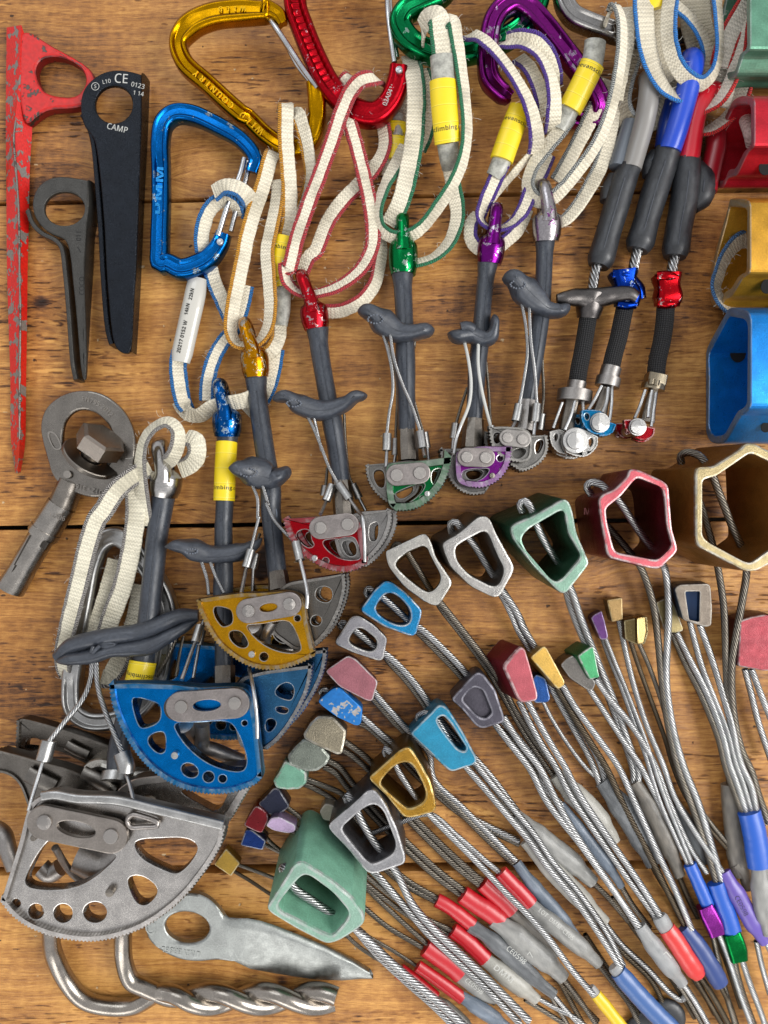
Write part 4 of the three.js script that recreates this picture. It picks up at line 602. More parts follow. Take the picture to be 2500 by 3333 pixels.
{ // blue
  const g = thing('climbing_cam', 'large cam with blue lobe and worn blue thumb loop, its stem wrapped in yellow tape', 'cam', CAMS), h = 0.051, th = 0.0075;
  const col = { top: '#0a78c8', side: '#2a73a8', edge: '#a9bac4', frame: '#2a7ab0' }, grey = { top: '#3a6d94', side: '#1f6fae', edge: '#b5b8ba', frame: '#8c8a88' };
  const A = lobe('b', [-157, -65, -140, 80, -103, 219, -13, 435, 130, 670, 275, 835, 445, 965, 625, 1055, 800, 1102, 980, 1120, 1150, 1110, 1320, 1062, 1440, 1010, 1502, 945], [1502, 945, 1505, 900, 1440, 300, 1390, 40, 1330, -35, 1200, -55, 833, -42, 500, -75, 113, -87, -157, -75, -157, -65], [[90, 90, 150, 65, 380, 130, 408, 180, 400, 330, 250, 395, 170, 390], [268, 530, 305, 468, 400, 438, 455, 455, 462, 620, 435, 665, 380, 668, 300, 600], [540, 335, 800, 345, 1100, 315, 1215, 380, 1335, 690, 1332, 820, 1270, 872, 1100, 848, 900, 770, 715, 620, 600, 470], ring2(at('b', 722, 855), 92 * 0.3014, 68 * 0.3014, 0.5), ring2(at('b', 925, 925), 56 * 0.3014), ring2(at('b', 1077, 945), 39 * 0.3014), ring2(at('b', 1315, 345), 26 * 0.3014)], h, th, col, { rim: 18 });
  const B = lobe('g', [1385, 1060, 1380, 1150, 1350, 1300, 1290, 1450, 1210, 1600, 1120, 1740, 1000, 1880, 900, 1960], [900, 1960, 600, 1950, 500, 1500, 600, 1180, 850, 1110, 1200, 1065, 1380, 1040, 1385, 1060], [[980, 1330, 1030, 1262, 1120, 1228, 1190, 1290, 1165, 1425, 1080, 1410, 1000, 1375], [985, 1500, 1060, 1495, 1130, 1520, 1100, 1572, 1000, 1550], [880, 1640, 960, 1620, 1000, 1680, 930, 1770, 880, 1750], [620, 1600, 760, 1400, 800, 1600, 700, 1850]], h - 0.011, th, grey, { rim: 13 });
  part(g, 'lobe', A, seedLobe); part(g, 'lobe', B, seedLobe); part(g, 'lobe', copyAt(B, 0.0055, -0.013, -0.0045), seedLobe); part(g, 'lobe', copyAt(A, -0.004, -h + th, -0.010), seedLobe);
  part(g, 'axle', [drum(at('b', 580, 180), h - 0.001, h - 0.003, 0.0058), drum(at('b', 1220, 130), h - 0.001, h - 0.003, 0.0058)], M.darksteel);
  part(g, 'spring_rod', [rod(c3('b', [650, 330, 44, 720, 420, 34, 690, 520, 26]), 0.005), rod(c3('b', [850, 330, 42, 860, 480, 36, 860, 590, 34, 1000, 640, 30, 1280, 760, 26]), 0.0034)], M.satin);
  bracket(g, 'b', [625, 172], [1205, 132], 166, h + 0.0026, { rivet: 72, oval: [905, 155, 150, 60] });
  part(g, 'lobe_pin', drum(at('b', 557, 697), h + 0.001, 0.003, 0.0016, 0.0004), M.alu);
  part(g, 'stem_terminal', sweep(c3(7, [1348, 1190, 20, 1347, 1100, 18, 1346, 1045, 17]), circle(0.0051, 8), { crease: 0.5, flatUp: false }), M.steel);
  stem(g, c3(7, [1346, 1060, 17, 1343, 860, 16, 1340, 600, 16, 1342, 430, 15, 1342, 180, 13], 4, [1344, 1640, 13, 1352, 1400, 12, 1360, 1220, 11, 1365, 1140, 10]), 0.0044, [1, 1, 1.18, 1.02, 0.92, 0.92, 0.95, 1, 1.2]);
  tapeWrap(g, c3(4, [1345, 1530, 12.6, 1352, 1350, 12.2, 1360, 1180, 11]), 0.0051);
  thumbLoop(g, 4, [1364, 1145], [1362, 1010], [1315, 805], 165, 0.0105, 0.0115, coat('#0c4f94', '#a9b6c2', 0.28, 0.02, { rough: 0.25 }));
  const tr = trigger(g, c3(7, [995, 330, 24, 1080, 325, 24, 1170, 350, 22, 1250, 375, 20, 1340, 375, 19, 1440, 360, 18, 1540, 310, 18, 1570, 280, 18]), [14, 38, 62, 52, 52, 54, 34, 16], 0.007); knurl(tr, 7, 1145, 358, 38, 14, 0.0295);
  pull(g, c3(7, [1205, 412, 24, 1240, 520, 26, 1252, 620, 30]), null, null);
  pull(g, c3(7, [1255, 405, 24, 1295, 510, 26, 1345, 610, 30]), null, null);
  pull(g, c3(7, [1100, 870, 12, 1080, 960, 14, 1055, 1110, 20]), null, null, { mat: M.dullwire });
  pull(g, c3(7, [1230, 760, 22, 1210, 800, 24]), c3(7, [1202, 805, 26, 1172, 905, 30]), c3(7, [1172, 900, 30, 1090, 1130, 48]));
  pull(g, c3(7, [1220, 800, 10, 1205, 900, 10]), c3(7, [1212, 830, 12, 1192, 920, 14]), c3(7, [1195, 915, 14, 1160, 1120, 24]), { mat: M.dullwire });
  pull(g, c3(8, [20, 1055, 30, 50, 1200, 52, 65, 1300, 56]), null, c3(8, [20, 1060, 40, 48, 1200, 54, 66, 1350, 56, 70, 1480, 56]));
}
{ // silver, largest
  const g = thing('climbing_cam', 'largest cam with bare silver lobes pierced by round holes, in the lower left', 'cam', CAMS), h = 0.056, th = 0.0085;
  const sil = { top: '#cdc8c2', side: '#aaa5a0', edge: '#dedbd7', frame: '#c6c0ba' }, dk = { top: '#88827a', side: '#625d57', edge: '#aaa49b' };
  const A = lobe(10, [1350, 500, 1335, 575, 1285, 670, 1205, 785, 1105, 905, 980, 1012, 850, 1092, 700, 1146, 550, 1170, 400, 1158, 250, 1120, 130, 1062, 50, 995, 0, 930], [0, 930, 12, 900, 62, 740, 112, 580, 158, 390, 185, 330, 250, 285, 330, 278, 460, 300, 700, 308, 950, 368, 1358, 462, 1350, 500], [[135, 830, 180, 720, 245, 610, 320, 530, 560, 600, 690, 640, 700, 660, 645, 715, 550, 795, 430, 850, 250, 858], [800, 592, 828, 552, 960, 545, 1100, 540, 1175, 570, 1190, 620, 1130, 710, 1062, 765, 980, 735, 850, 672], [762, 815, 778, 772, 850, 768, 930, 820, 950, 872, 905, 930, 862, 952, 812, 930], ring2(at(10, 97, 936), 26 * K), ring2(at(10, 216, 985), 46 * K), ring2(at(10, 378, 996), 56 * K), ring2(at(10, 570, 990), 70 * K, 62 * K)], h, th, sil, { rim: 17, teeth: 0.0007, pitch: 0.0019, deep: 0.002 });
  part(g, 'lobe', A, seedLobe);
  const B = lobe('b', [1505, 880, 1440, 965, 1372, 1060, 1300, 1175, 1240, 1275, 1180, 1375, 1110, 1450, 1000, 1560], [1000, 1560, 600, 1500, 200, 1500, -100, 1100, 100, 950, 480, 900, 900, 850, 1300, 800, 1505, 870], [[632, 1062, 800, 1075, 1130, 1095, 1125, 1130, 1060, 1258, 1000, 1296, 940, 1280, 640, 1110], [-100 + 300, 1150, 330, 1120, 400, 1250, 250, 1300]], h - 0.015, th, sil, { rim: 26 });
  part(g, 'lobe', B, seedLobe);
  part(g, 'lobe', lobe('s', [158, 630, 165, 480, 172, 320], [172, 320, 240, 288, 480, 350, 720, 425, 980, 515, 1240, 610, 1330, 720, 1300, 860, 1100, 860, 900, 770, 640, 645, 480, 620, 350, 690, 158, 650], [round(t2('s', [262, 560, 335, 502, 445, 520, 440, 600, 370, 690, 275, 690]))], 0.017, 0.007, dk, {}), seedLobe);
  part(g, 'lobe', lobe('s', [-330, 760, -180, 690, 0, 640], [0, 640, 200, 690, 420, 755, 720, 835, 900, 905, 1080, 1020, 1240, 1150, 1300, 1400, 900, 1500, 320, 1300, 220, 1020, 130, 920, 0, 872, -330, 900], [], 0.032, 0.0075, dk, {}), seedLobe);
  part(g, 'lobe_rib', [sweep(c3('s', [720, 580, 17.6, 830, 640, 18, 950, 690, 17.6]), circle(0.0026, 10, 0.0012)), sweep(c3('s', [300, 890, 32.6, 430, 960, 33.2, 590, 1035, 32.6]), circle(0.0038, 10, 0.0016)), sweep(c3('s', [900, 880, 32, 1060, 960, 33, 1230, 1090, 32]), circle(0.0034, 10, 0.0022))], metal('#8a857e', 0.36));
  part(g, 'axle_carrier', [flat(round(t2('s', [850, 850, 960, 755, 1100, 735, 1250, 800, 1560, 860, 1800, 900, 1880, 960, 1860, 1120, 1700, 1230, 1400, 1130, 1150, 1080, 960, 940])), 0.026, 0.02, { bevel: 0.003, seg: 3, taper: 1.02 }), drum(at('s', 1640, 910), 0.031, 0.006, 0.003, 0.0008), rod(c3('s', [1460, 905, 29, 1640, 915, 29]), 0.0026), rod(c3('s', [1320, 1045, 29, 1380, 1050, 29]), 0.0022)], metal('#c6c2b9', 0.32));
  part(g, 'axle', [drum(at(10, 250, 440), h - 0.001, h - 0.003, 0.0062), drum(at(10, 650, 545), h - 0.001, h - 0.003, 0.0062)], M.satin);
  part(g, 'spring_rod', [rod(c3(10, [330, 600, 50, 420, 740, 40, 520, 830, 36]), 0.0016), rod(c3(10, [480, 640, 36, 640, 700, 36, 780, 600, 36]), 0.008), rod(c3(10, [250, 720, 30, 300, 760, 30, 360, 720, 30]), 0.004)], M.satin);
  part(g, 'guard_wire', rod(c3(10, [-60, 470, 8, 20, 520, 12, 50, 620, 14, 90, 720, 14]), 0.004), M.satin);
  bracket(g, 10, [262, 452], [662, 536], 104, h + 0.003, { rivet: 46, oval: [456, 492, 118, 46], thick: 0.0026, mat: metal('#a39b93', 0.4) });
  part(g, 'lobe_pin', [drum(at(10, 655, 875), h + 0.001, 0.003, 0.0018, 0.0004), drum(at(10, 197, 547), h + 0.001, 0.003, 0.0013, 0.0004)], M.steel);
  part(g, 'pocket_rim', sweep(c3(10, [945, 470, 57, 860, 478, 57, 785, 478, 57, 762, 440, 57, 790, 402, 57, 850, 412, 57, 950, 452, 57]), circle(0.0012, 8), { closed: true }), metal('#b1aaa4', 0.34));
  part(g, 'top_flange', sweep(c3(10, [255, 292, 57.4, 330, 282, 57.6, 460, 304, 57.6, 700, 316, 57.6, 950, 374, 57.6, 1340, 468, 57.4]), box2(0.004, 0.003, 0.0012), { crease: 0 }), M.alu);
  part(g, 'stem_terminal', sweep(c3(10, [690, 205, 34, 700, 150, 32]), circle(0.0064, 16), { flatUp: false }), M.alu);
  stem(g, c3(10, [705, 155, 32, 712, 20, 28], 7, [745, 1420, 26, 800, 1200, 23, 850, 1050, 21, 880, 880, 20, 905, 650, 18, 925, 450, 16, 945, 250, 13], 4, [972, 1560, 11, 980, 1495, 10]), 0.0051, [0.9, 0.9, 0.95, 1, 1.02, 1, 0.96, 0.96, 1, 1.08, 1.15]);
  part(g, 'printed_tape', sweep(c3(7, [858, 1020, 21, 850, 1060, 21.6, 830, 1150, 22.6]), circle(0.0062, 20), { flatUp: true }), yellowTape);
  thumbLoop(g, 4, [982, 1500], [1000, 1370], [955, 1165], 185, 0.0105, 0.012, metal('#c9c6c2', 0.22));
  const tr = trigger(g, c3(7, [345, 1015, 26, 440, 1000, 26, 560, 985, 25, 690, 950, 24, 800, 940, 24, 900, 925, 23, 1010, 870, 22, 1100, 820, 20, 1190, 770, 19]), [26, 36, 42, 36, 44, 50, 40, 30, 18], 0.006);
  part(tr, 'trigger_bar', sweep(c3(7, [350, 1000, 24, 430, 930, 24, 560, 890, 24, 700, 865, 24, 830, 845, 23, 960, 800, 22, 1080, 750, 20, 1190, 745, 19]), circle(0.0042, 14, 0.005), { scale: [0.8, 1, 1, 1, 1, 1, 0.9, 0.7] }), M.rubber);
  part(tr, 'wire_boss', [flat(round(t2(7, [580, 930, 600, 905, 690, 900, 700, 925, 640, 960])), 0.029, 0.006, { bevel: 0.001 }), rod(c3(7, [560, 930, 30, 545, 975, 31, 600, 925, 30]), 0.0009)], M.rubber);
  pull(g, c3(7, [552, 1030, 28, 545, 1120, 30, 500, 1240, 34, 390, 1380, 40, 292, 1505, 44]), c3(7, [295, 1495, 44, 262, 1615, 46]), c3(7, [264, 1605, 46, 246, 1659, 48], 10, [185, 330, 55, 172, 380, 57]), { r: 0.0012, fr: 0.0033 });
  pull(g, c3(7, [577, 1030, 28, 590, 1180, 32, 640, 1340, 38, 700, 1480, 42, 742, 1580, 44]), c3(7, [732, 1570, 44, 760, 1659, 46], 10, [758, 140, 46]), c3(10, [752, 135, 46, 780, 230, 52, 800, 310, 57]), { r: 0.0012, fr: 0.0037 });
  pull(g, c3(7, [1060, 880, 12, 1000, 1010, 12, 940, 1110, 12]), null, null, { mat: M.dullwire, r: 0.0011 });
}
// three tiny cams with wire loops in coloured tubes
function tinyCam(label, tube, sleeve, neck, cable, grip, braid, collar, headFn) {
  const g = thing('climbing_cam', label, 'cam', CAMS);
  tube.forEach(([pts, mat, r, sc]) => part(g, 'wire_loop_tube', sweep(pts, circle(r, 16), { flatUp: false, scale: sc }), mat));
  sleeve.forEach(([pts, r, sc]) => part(part(g, 'rubber_sleeve', sweep(pts, circle(r, 18), { flatUp: false, scale: sc, step: 0.002 }), M.rubberDark), 'mould_seam', sweep((pts.length > 3 ? pts.slice(1, -1) : pts.slice(0, 2)).map((p) => p.clone().add(new THREE.Vector3(-0.0012, r * 0.96, 0))), circle(0.00035, 6)), M.rubber));
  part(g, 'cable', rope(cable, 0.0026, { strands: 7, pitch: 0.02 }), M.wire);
  grip(g);
  part(g, 'braided_stem', sweep(braid, circle(0.0042, 16), { flatUp: false, step: 0.0015 }), BRAID);
  collar(g); headFn(g); return g;
}
const BRAID = new THREE.MeshStandardMaterial({ color: '#2b2b2c', roughness: 0.8, bumpScale: 0.0008, bumpMap: every(pixels(64, 64, (x, y) => { const f = 0.5 + 0.5 * Math.sin((x + y) / 64 * 6.283 * 2) * Math.sin((x - y) / 64 * 6.283 * 2); return [f, f, f]; }, false), 0.0042, 0.0042), map: every(pixels(64, 64, (x, y) => { const f = 0.35 + 0.65 * smooth(-0.6, 0.8, Math.sin((x + y) / 64 * 6.283 * 2) * Math.sin((x - y) / 64 * 6.283 * 2)); return [f, f, f]; }), 0.0042, 0.0042) });
const wireSet = (g, list, r = 0.0008) => list.forEach((a) => part(g, 'trigger_wire', rod(c3(6, a), r), M.wire));
tinyCam('tiny cam with plain grey tube loop, grey metal trigger and silver white lobes',
  [[c3(3, [760, 1010, 10, 800, 870, 10, 840, 740, 10]), plastic('#5d646c', 0.4, 0.3), 0.0047], [c3(3, [838, 1010, 13, 870, 900, 14, 915, 740, 16, 938, 620, 18, 948, 520, 18, 945, 490, 15, 940, 480, 10]), plastic('#807d79', 0.36, 0.3), 0.0049]],
  [[c3(3, [832, 1000, 12, 790, 1100, 11, 745, 1250, 10, 700, 1400, 9, 655, 1560, 8, 640, 1600, 8]), 0.0062, [0.86, 1, 1, 0.98, 1.06, 0.8]], [c3(3, [740, 1060, 8, 710, 1140, 8, 700, 1210, 8]), 0.0045, [0.8, 1, 0.9]]], null,
  c3(3, [640, 1590, 8], 6, [628, 130, 8, 612, 210, 8, 600, 300, 8]),
  (g) => part(g, 'trigger', [sweep(c3(6, [392, 318, 16, 440, 315, 16, 510, 310, 15, 590, 320, 14, 680, 305, 15, 760, 290, 16, 830, 288, 17, 872, 310, 17]), circle(0.0046, 16, 0.0036), { scale: [0.5, 0.75, 0.95, 1.15, 1, 0.85, 0.75, 0.6] }), sweep(c3(6, [595, 300, 11, 588, 370, 11, 580, 435, 10]), circle(0.0066, 16), { scale: [1.2, 1, 0.82] })], metal('#6c6866', 0.34)),
  c3(6, [580, 425, 10, 562, 540, 11, 545, 640, 12, 525, 740, 12, 512, 830, 12]),
  (g) => part(g, 'collar', [sweep(c3(6, [514, 815, 12, 500, 890, 12]), circle(0.0046, 20), { flatUp: false }), sweep(c3(6, [502, 868, 12, 494, 935, 12]), circle(0.0083, 24), { flatUp: false, n: 3 })], M.satin),
  (g) => {
    part(g, 'terminal', sweep(c3(6, [480, 925, 11, 460, 1030, 11, 445, 1110, 11]), box2(0.0065, 0.006, 0.0012), { crease: 0.5 }), M.steel);
    const wht = { top: '#d3d0ca', side: '#a5a29d', edge: '#c9c6c0' };
    const A = lobe(6, [640, 1150, 636, 1200, 600, 1245, 560, 1266, 500, 1262, 450, 1240], [450, 1240, 430, 1200, 432, 1130, 468, 1100, 530, 1092, 590, 1120, 640, 1147], [round(t2(6, [580, 1160, 605, 1150, 612, 1180, 590, 1215])), ring2(at(6, 560, 1246), 9 * K)], 0.019, 0.004, wht, { teeth: 0.0002, rim: 4, deep: 0.0006 }), B = lobe(6, [348, 1118, 350, 1160, 366, 1205, 400, 1240, 450, 1255], [450, 1255, 470, 1180, 440, 1108, 400, 1100, 348, 1115], [round(t2(6, [375, 1135, 395, 1125, 400, 1150, 385, 1180]))], 0.0145, 0.004, wht, { teeth: 0.0002, rim: 4, deep: 0.0006 });
    part(g, 'lobe', A, seedLobe); part(g, 'lobe', B, seedLobe); part(g, 'lobe', copyAt(B, 0.001, -0.005, 0.001), seedLobe); part(g, 'lobe', copyAt(A, -0.001, -0.0145, 0), seedLobe);
    part(g, 'axle', [drum(at(6, 506, 1168), 0.0212, 0.018, 0.0041, 0.0005), drum(at(6, 506, 1168), 0.0201, 0.004, 0.0062, 0.0006)], M.alu);
    wireSet(g, [[425, 940, 14, 400, 1010, 14, 370, 1095, 15], [500, 930, 18, 480, 1010, 19, 440, 1105, 20], [548, 935, 14, 550, 985, 14]]);
  });
tinyCam('tiny cam with blue tube loop, dark blue trigger and blue lobes',
  [[c3(3, [1040, 890, 10, 1060, 740, 10, 1090, 620, 10]), plastic('#0a2f86', 0.36, 0.4), 0.0048], [c3(3, [1070, 900, 16, 1110, 780, 18, 1160, 600, 20, 1195, 450, 22, 1205, 380, 22, 1200, 360, 18, 1185, 370, 12]), plastic('#083fb4', 0.32, 0.4), 0.0053]],
  [[c3(3, [1062, 892, 14, 1030, 1000, 12, 980, 1150, 11, 930, 1320, 10, 890, 1460, 9, 875, 1505, 9]), 0.0063, [0.95, 1, 1.02, 0.98, 1.08, 0.8]], [c3(3, [985, 920, 9, 955, 990, 9, 950, 1060, 9]), 0.0045, [0.7, 1, 0.8]]], null,
  c3(3, [878, 1490, 9, 856, 1580, 9], 6, [850, 150, 9, 830, 200, 9]),
  (g) => part(g, 'trigger', [sweep(c3(6, [785, 160, 13, 795, 230, 13, 810, 300, 12, 808, 365, 11]), box2(0.0125, 0.011, 0.003), { scale: [1.05, 0.8, 1, 0.85], crease: 0 }), sweep(c3(6, [726, 175, 15, 790, 172, 16, 845, 182, 15]), circle(0.0026, 12)), sweep(c3(6, [830, 200, 12, 870, 265, 12, 895, 325, 12]), circle(0.004, 12), { scale: [0.8, 1, 0.7] }), sweep(c3(6, [760, 350, 14, 810, 358, 15, 860, 352, 14]), circle(0.0022, 12))], coat('#0b2d83', '#9aa6bb', 0.16, 0.02, { rough: 0.25 })),
  c3(6, [802, 360, 11, 785, 440, 11, 760, 560, 12, 735, 650, 13, 716, 735, 14]),
  (g) => part(g, 'collar', [sweep(c3(6, [720, 728, 14, 700, 800, 14]), circle(0.0048, 20), { flatUp: false }), sweep(c3(6, [704, 790, 14, 692, 845, 14]), circle(0.0058, 24), { flatUp: false, n: 3 })], M.satin),
  (g) => {
    part(g, 'terminal', sweep(c3(6, [690, 850, 14, 665, 930, 13, 640, 1010, 13]), box2(0.0058, 0.006, 0.001), { scale: [0.8, 1, 1.2], crease: 0.5 }), M.steel);
    const bl = { top: '#1779ae', side: '#5c93b3', edge: '#b9c3c9' };
    const A = lobe(6, [540, 992, 538, 1030, 552, 1075, 585, 1112, 630, 1132, 675, 1125], [675, 1125, 705, 1100, 712, 1060, 690, 1012, 640, 985, 575, 982, 540, 988], [round(t2(6, [555, 1010, 580, 1005, 588, 1030, 570, 1050])), ring2(at(6, 567, 1078), 10 * K)], 0.021, 0.0035, bl, { teeth: 0.0002, rim: 4, deep: 0.0006 }), B = lobe(6, [748, 1078, 732, 1115, 700, 1138, 650, 1142], [650, 1142, 620, 1100, 650, 1050, 715, 1058, 748, 1072], [], 0.0165, 0.0035, bl, { teeth: 0.0002, rim: 4, deep: 0.0006 });
    part(g, 'lobe', A, seedLobe); part(g, 'lobe', B, seedLobe); part(g, 'lobe', copyAt(B, 0, -0.005), seedLobe); part(g, 'lobe', copyAt(A, 0, -0.0165), seedLobe);
    part(g, 'axle', [drum(at(6, 652, 1060), 0.0236, 0.02, 0.0039, 0.0005), drum(at(6, 652, 1060), 0.022, 0.004, 0.0048, 0.0006)], M.alu);
    wireSet(g, [[660, 840, 17, 620, 920, 18, 580, 985, 20], [700, 850, 18, 690, 930, 19, 665, 1000, 21], [722, 845, 16, 720, 940, 17, 708, 1050, 19]]);
  });
tinyCam('tiny cam with red tube loop, red trigger and red lobes, rightmost of the cams',
  [[c3(3, [1290, 1150, 8, 1320, 1000, 8, 1345, 880, 8, 1345, 800, 8]), plastic('#8f0e1d', 0.36, 0.4), 0.0048], [c3(3, [1180, 960, 13, 1195, 850, 14, 1215, 720, 15, 1250, 610, 15, 1300, 560, 13, 1350, 555, 10]), plastic('#b80d22', 0.32, 0.4), 0.0052]],
  [[c3(3, [1175, 952, 12, 1170, 1060, 11, 1155, 1200, 10, 1125, 1360, 9, 1105, 1500, 9, 1098, 1545, 9]), 0.0064, [0.95, 1, 1.02, 0.98, 1.02, 0.82]], [c3(3, [1225, 990, 8, 1265, 1080, 8, 1255, 1180, 8, 1200, 1250, 8]), 0.006, [0.6, 1.05, 1, 0.6]]], null,
  c3(3, [1102, 1530, 9, 1084, 1600, 9], 6, [1082, 150, 9, 1070, 185, 9]),
  (g) => part(g, 'trigger', [sweep(c3(6, [1048, 180, 13, 1052, 240, 13, 1055, 310, 12, 1050, 365, 11]), box2(0.0125, 0.0115, 0.003), { scale: [1.02, 0.86, 1, 0.84] }), sweep(c3(6, [990, 185, 16, 1050, 182, 17, 1105, 188, 16]), circle(0.0026, 12)), sweep(c3(6, [1000, 345, 14, 1050, 352, 15, 1098, 345, 14]), circle(0.0022, 12))], coat('#a30f18', '#b8a3a0', 0.14, 0.02, { rough: 0.25 })),
  c3(6, [1045, 360, 11, 1038, 460, 11, 1020, 580, 11, 995, 690, 11, 985, 785, 11]),
  (g) => part(g, 'collar', [sweep(c3(6, [988, 775, 11, 975, 835, 11]), box2(0.0092, 0.009, 0.0015), { flatUp: true, crease: 0.5 }), sweep(c3(6, [972, 832, 11, 966, 865, 11]), circle(0.0056, 24), { flatUp: false, n: 3 }), sweep(c3(6, [962, 800, 16, 958, 832, 16]), circle(0.0016, 10)), sweep(c3(6, [990, 806, 16, 986, 838, 16]), circle(0.0016, 10))], metal('#a39883', 0.34)),
  (g) => {
    part(g, 'terminal', sweep(c3(6, [972, 860, 11, 945, 960, 11, 925, 1060, 11]), box2(0.0055, 0.006, 0.001), { scale: [0.7, 1, 1.25], crease: 0.5 }), M.steel);
    const rd = { top: '#8f1720', side: '#a07b79', edge: '#c5b6b2' };
    const A = lobe(6, [795, 1048, 798, 1085, 820, 1120, 860, 1140, 905, 1132], [905, 1132, 930, 1110, 930, 1075, 885, 1042, 830, 1042, 795, 1044], [ring2(at(6, 822, 1113), 9 * K)], 0.0185, 0.003, rd, { teeth: 0.0002, rim: 4, deep: 0.0006 }), B = lobe(6, [982, 1098, 975, 1135, 945, 1160, 900, 1166, 860, 1150], [860, 1150, 880, 1090, 930, 1082, 982, 1094], [], 0.0145, 0.003, rd, { teeth: 0.0002, rim: 4, deep: 0.0006 });
    part(g, 'lobe', A, seedLobe); part(g, 'lobe', B, seedLobe); part(g, 'lobe', copyAt(B, 0.0005, -0.0045, 0.0006), seedLobe); part(g, 'lobe', copyAt(A, 0, -0.014), seedLobe);
    part(g, 'axle', [drum(at(6, 878, 1087), 0.0208, 0.018, 0.0033, 0.0005), drum(at(6, 878, 1087), 0.0195, 0.004, 0.0043, 0.0006)], M.alu);
    wireSet(g, [[922, 865, 15, 890, 960, 16, 858, 1035, 18], [962, 868, 16, 945, 960, 17, 938, 1030, 18], [985, 880, 13, 970, 990, 14, 958, 1085, 15]]);
  });

// ---------------------------------------------------------------- slings: tubular tape with a coloured cord along its edge
const ribs = pixels(128, 128, (x, y) => { const s = Math.sin(x / 128 * 6.283 * 4 + 0.8 * Math.sin(y / 128 * 6.283 * 6)), f = 0.55 + 0.33 * s + 0.18 * noise(x / 3, y / 9, 3); return [f, f, f]; }, false);
const ribTone = pixels(128, 128, (x, y) => { const s = Math.sin(x / 128 * 6.283 * 4 + 0.8 * Math.sin(y / 128 * 6.283 * 6)), f = 0.93 + 0.05 * s + 0.07 * noise(x / 5, y / 14, 5); return [f, f * 0.995, f * 0.97]; });
const twill = pixels(64, 64, (x, y) => { const s = Math.sin((x * 2 + y) / 64 * 6.283 * 2) * 0.6 + Math.sin((x * 2 - y) / 64 * 6.283 * 2) * 0.4, f = 0.5 + 0.42 * s; return [f, f, f]; }, false);
const cloth = (color) => mats[`w${color}`] ||= new THREE.MeshPhysicalMaterial({ color, roughness: 0.92, map: every(ribTone, 0.0068, 0.009), bumpMap: every(ribs, 0.0068, 0.009), bumpScale: 0.00045, vertexColors: true, sheen: 0.35, sheenRoughness: 0.6, sheenColor: new THREE.Color(1, 1, 0.95) });
const grime = (g, k = 0.3) => { const p = g.attributes.position, c = new Float32Array(p.count * 3); for (let i = 0; i < p.count; i++) { const x = p.getX(i), y = p.getY(i), z = p.getZ(i), f = 1 - k * smooth(-0.1, 0.55, noise(x * 70, z * 70, y * 70) + 0.5 * noise(x * 260, z * 260, y * 200)); c.set([f, f * (0.96 + 0.04 * f), f * (0.88 + 0.12 * f)], i * 3); } g.setAttribute('color', new THREE.BufferAttribute(c, 3)); return g; };
const cordOf = (color, mix) => mats[`c${color}`] ||= (() => { const a = hex(color), b = hex(mix || color); return new THREE.MeshPhysicalMaterial({ roughness: 0.85, map: every(pixels(64, 64, (x, y) => { const f = smooth(-0.3, 0.5, Math.sin((x * 2 + y) / 64 * 6.283 * 2) + 0.5 * noise(x / 4, y / 4, 2)); return [0, 1, 2].map((i) => (a[i] * (1 - f) * 0.72 + (mix ? b[i] : Math.min(1, a[i] * 1.15)) * f)); }), 0.0034, 0.0045), bumpMap: every(twill, 0.0034, 0.0045), bumpScale: 0.0006, sheen: 0.3, sheenColor: new THREE.Color(1, 1, 1) }); })();
const SL = 'sewn tape slings of the cams';
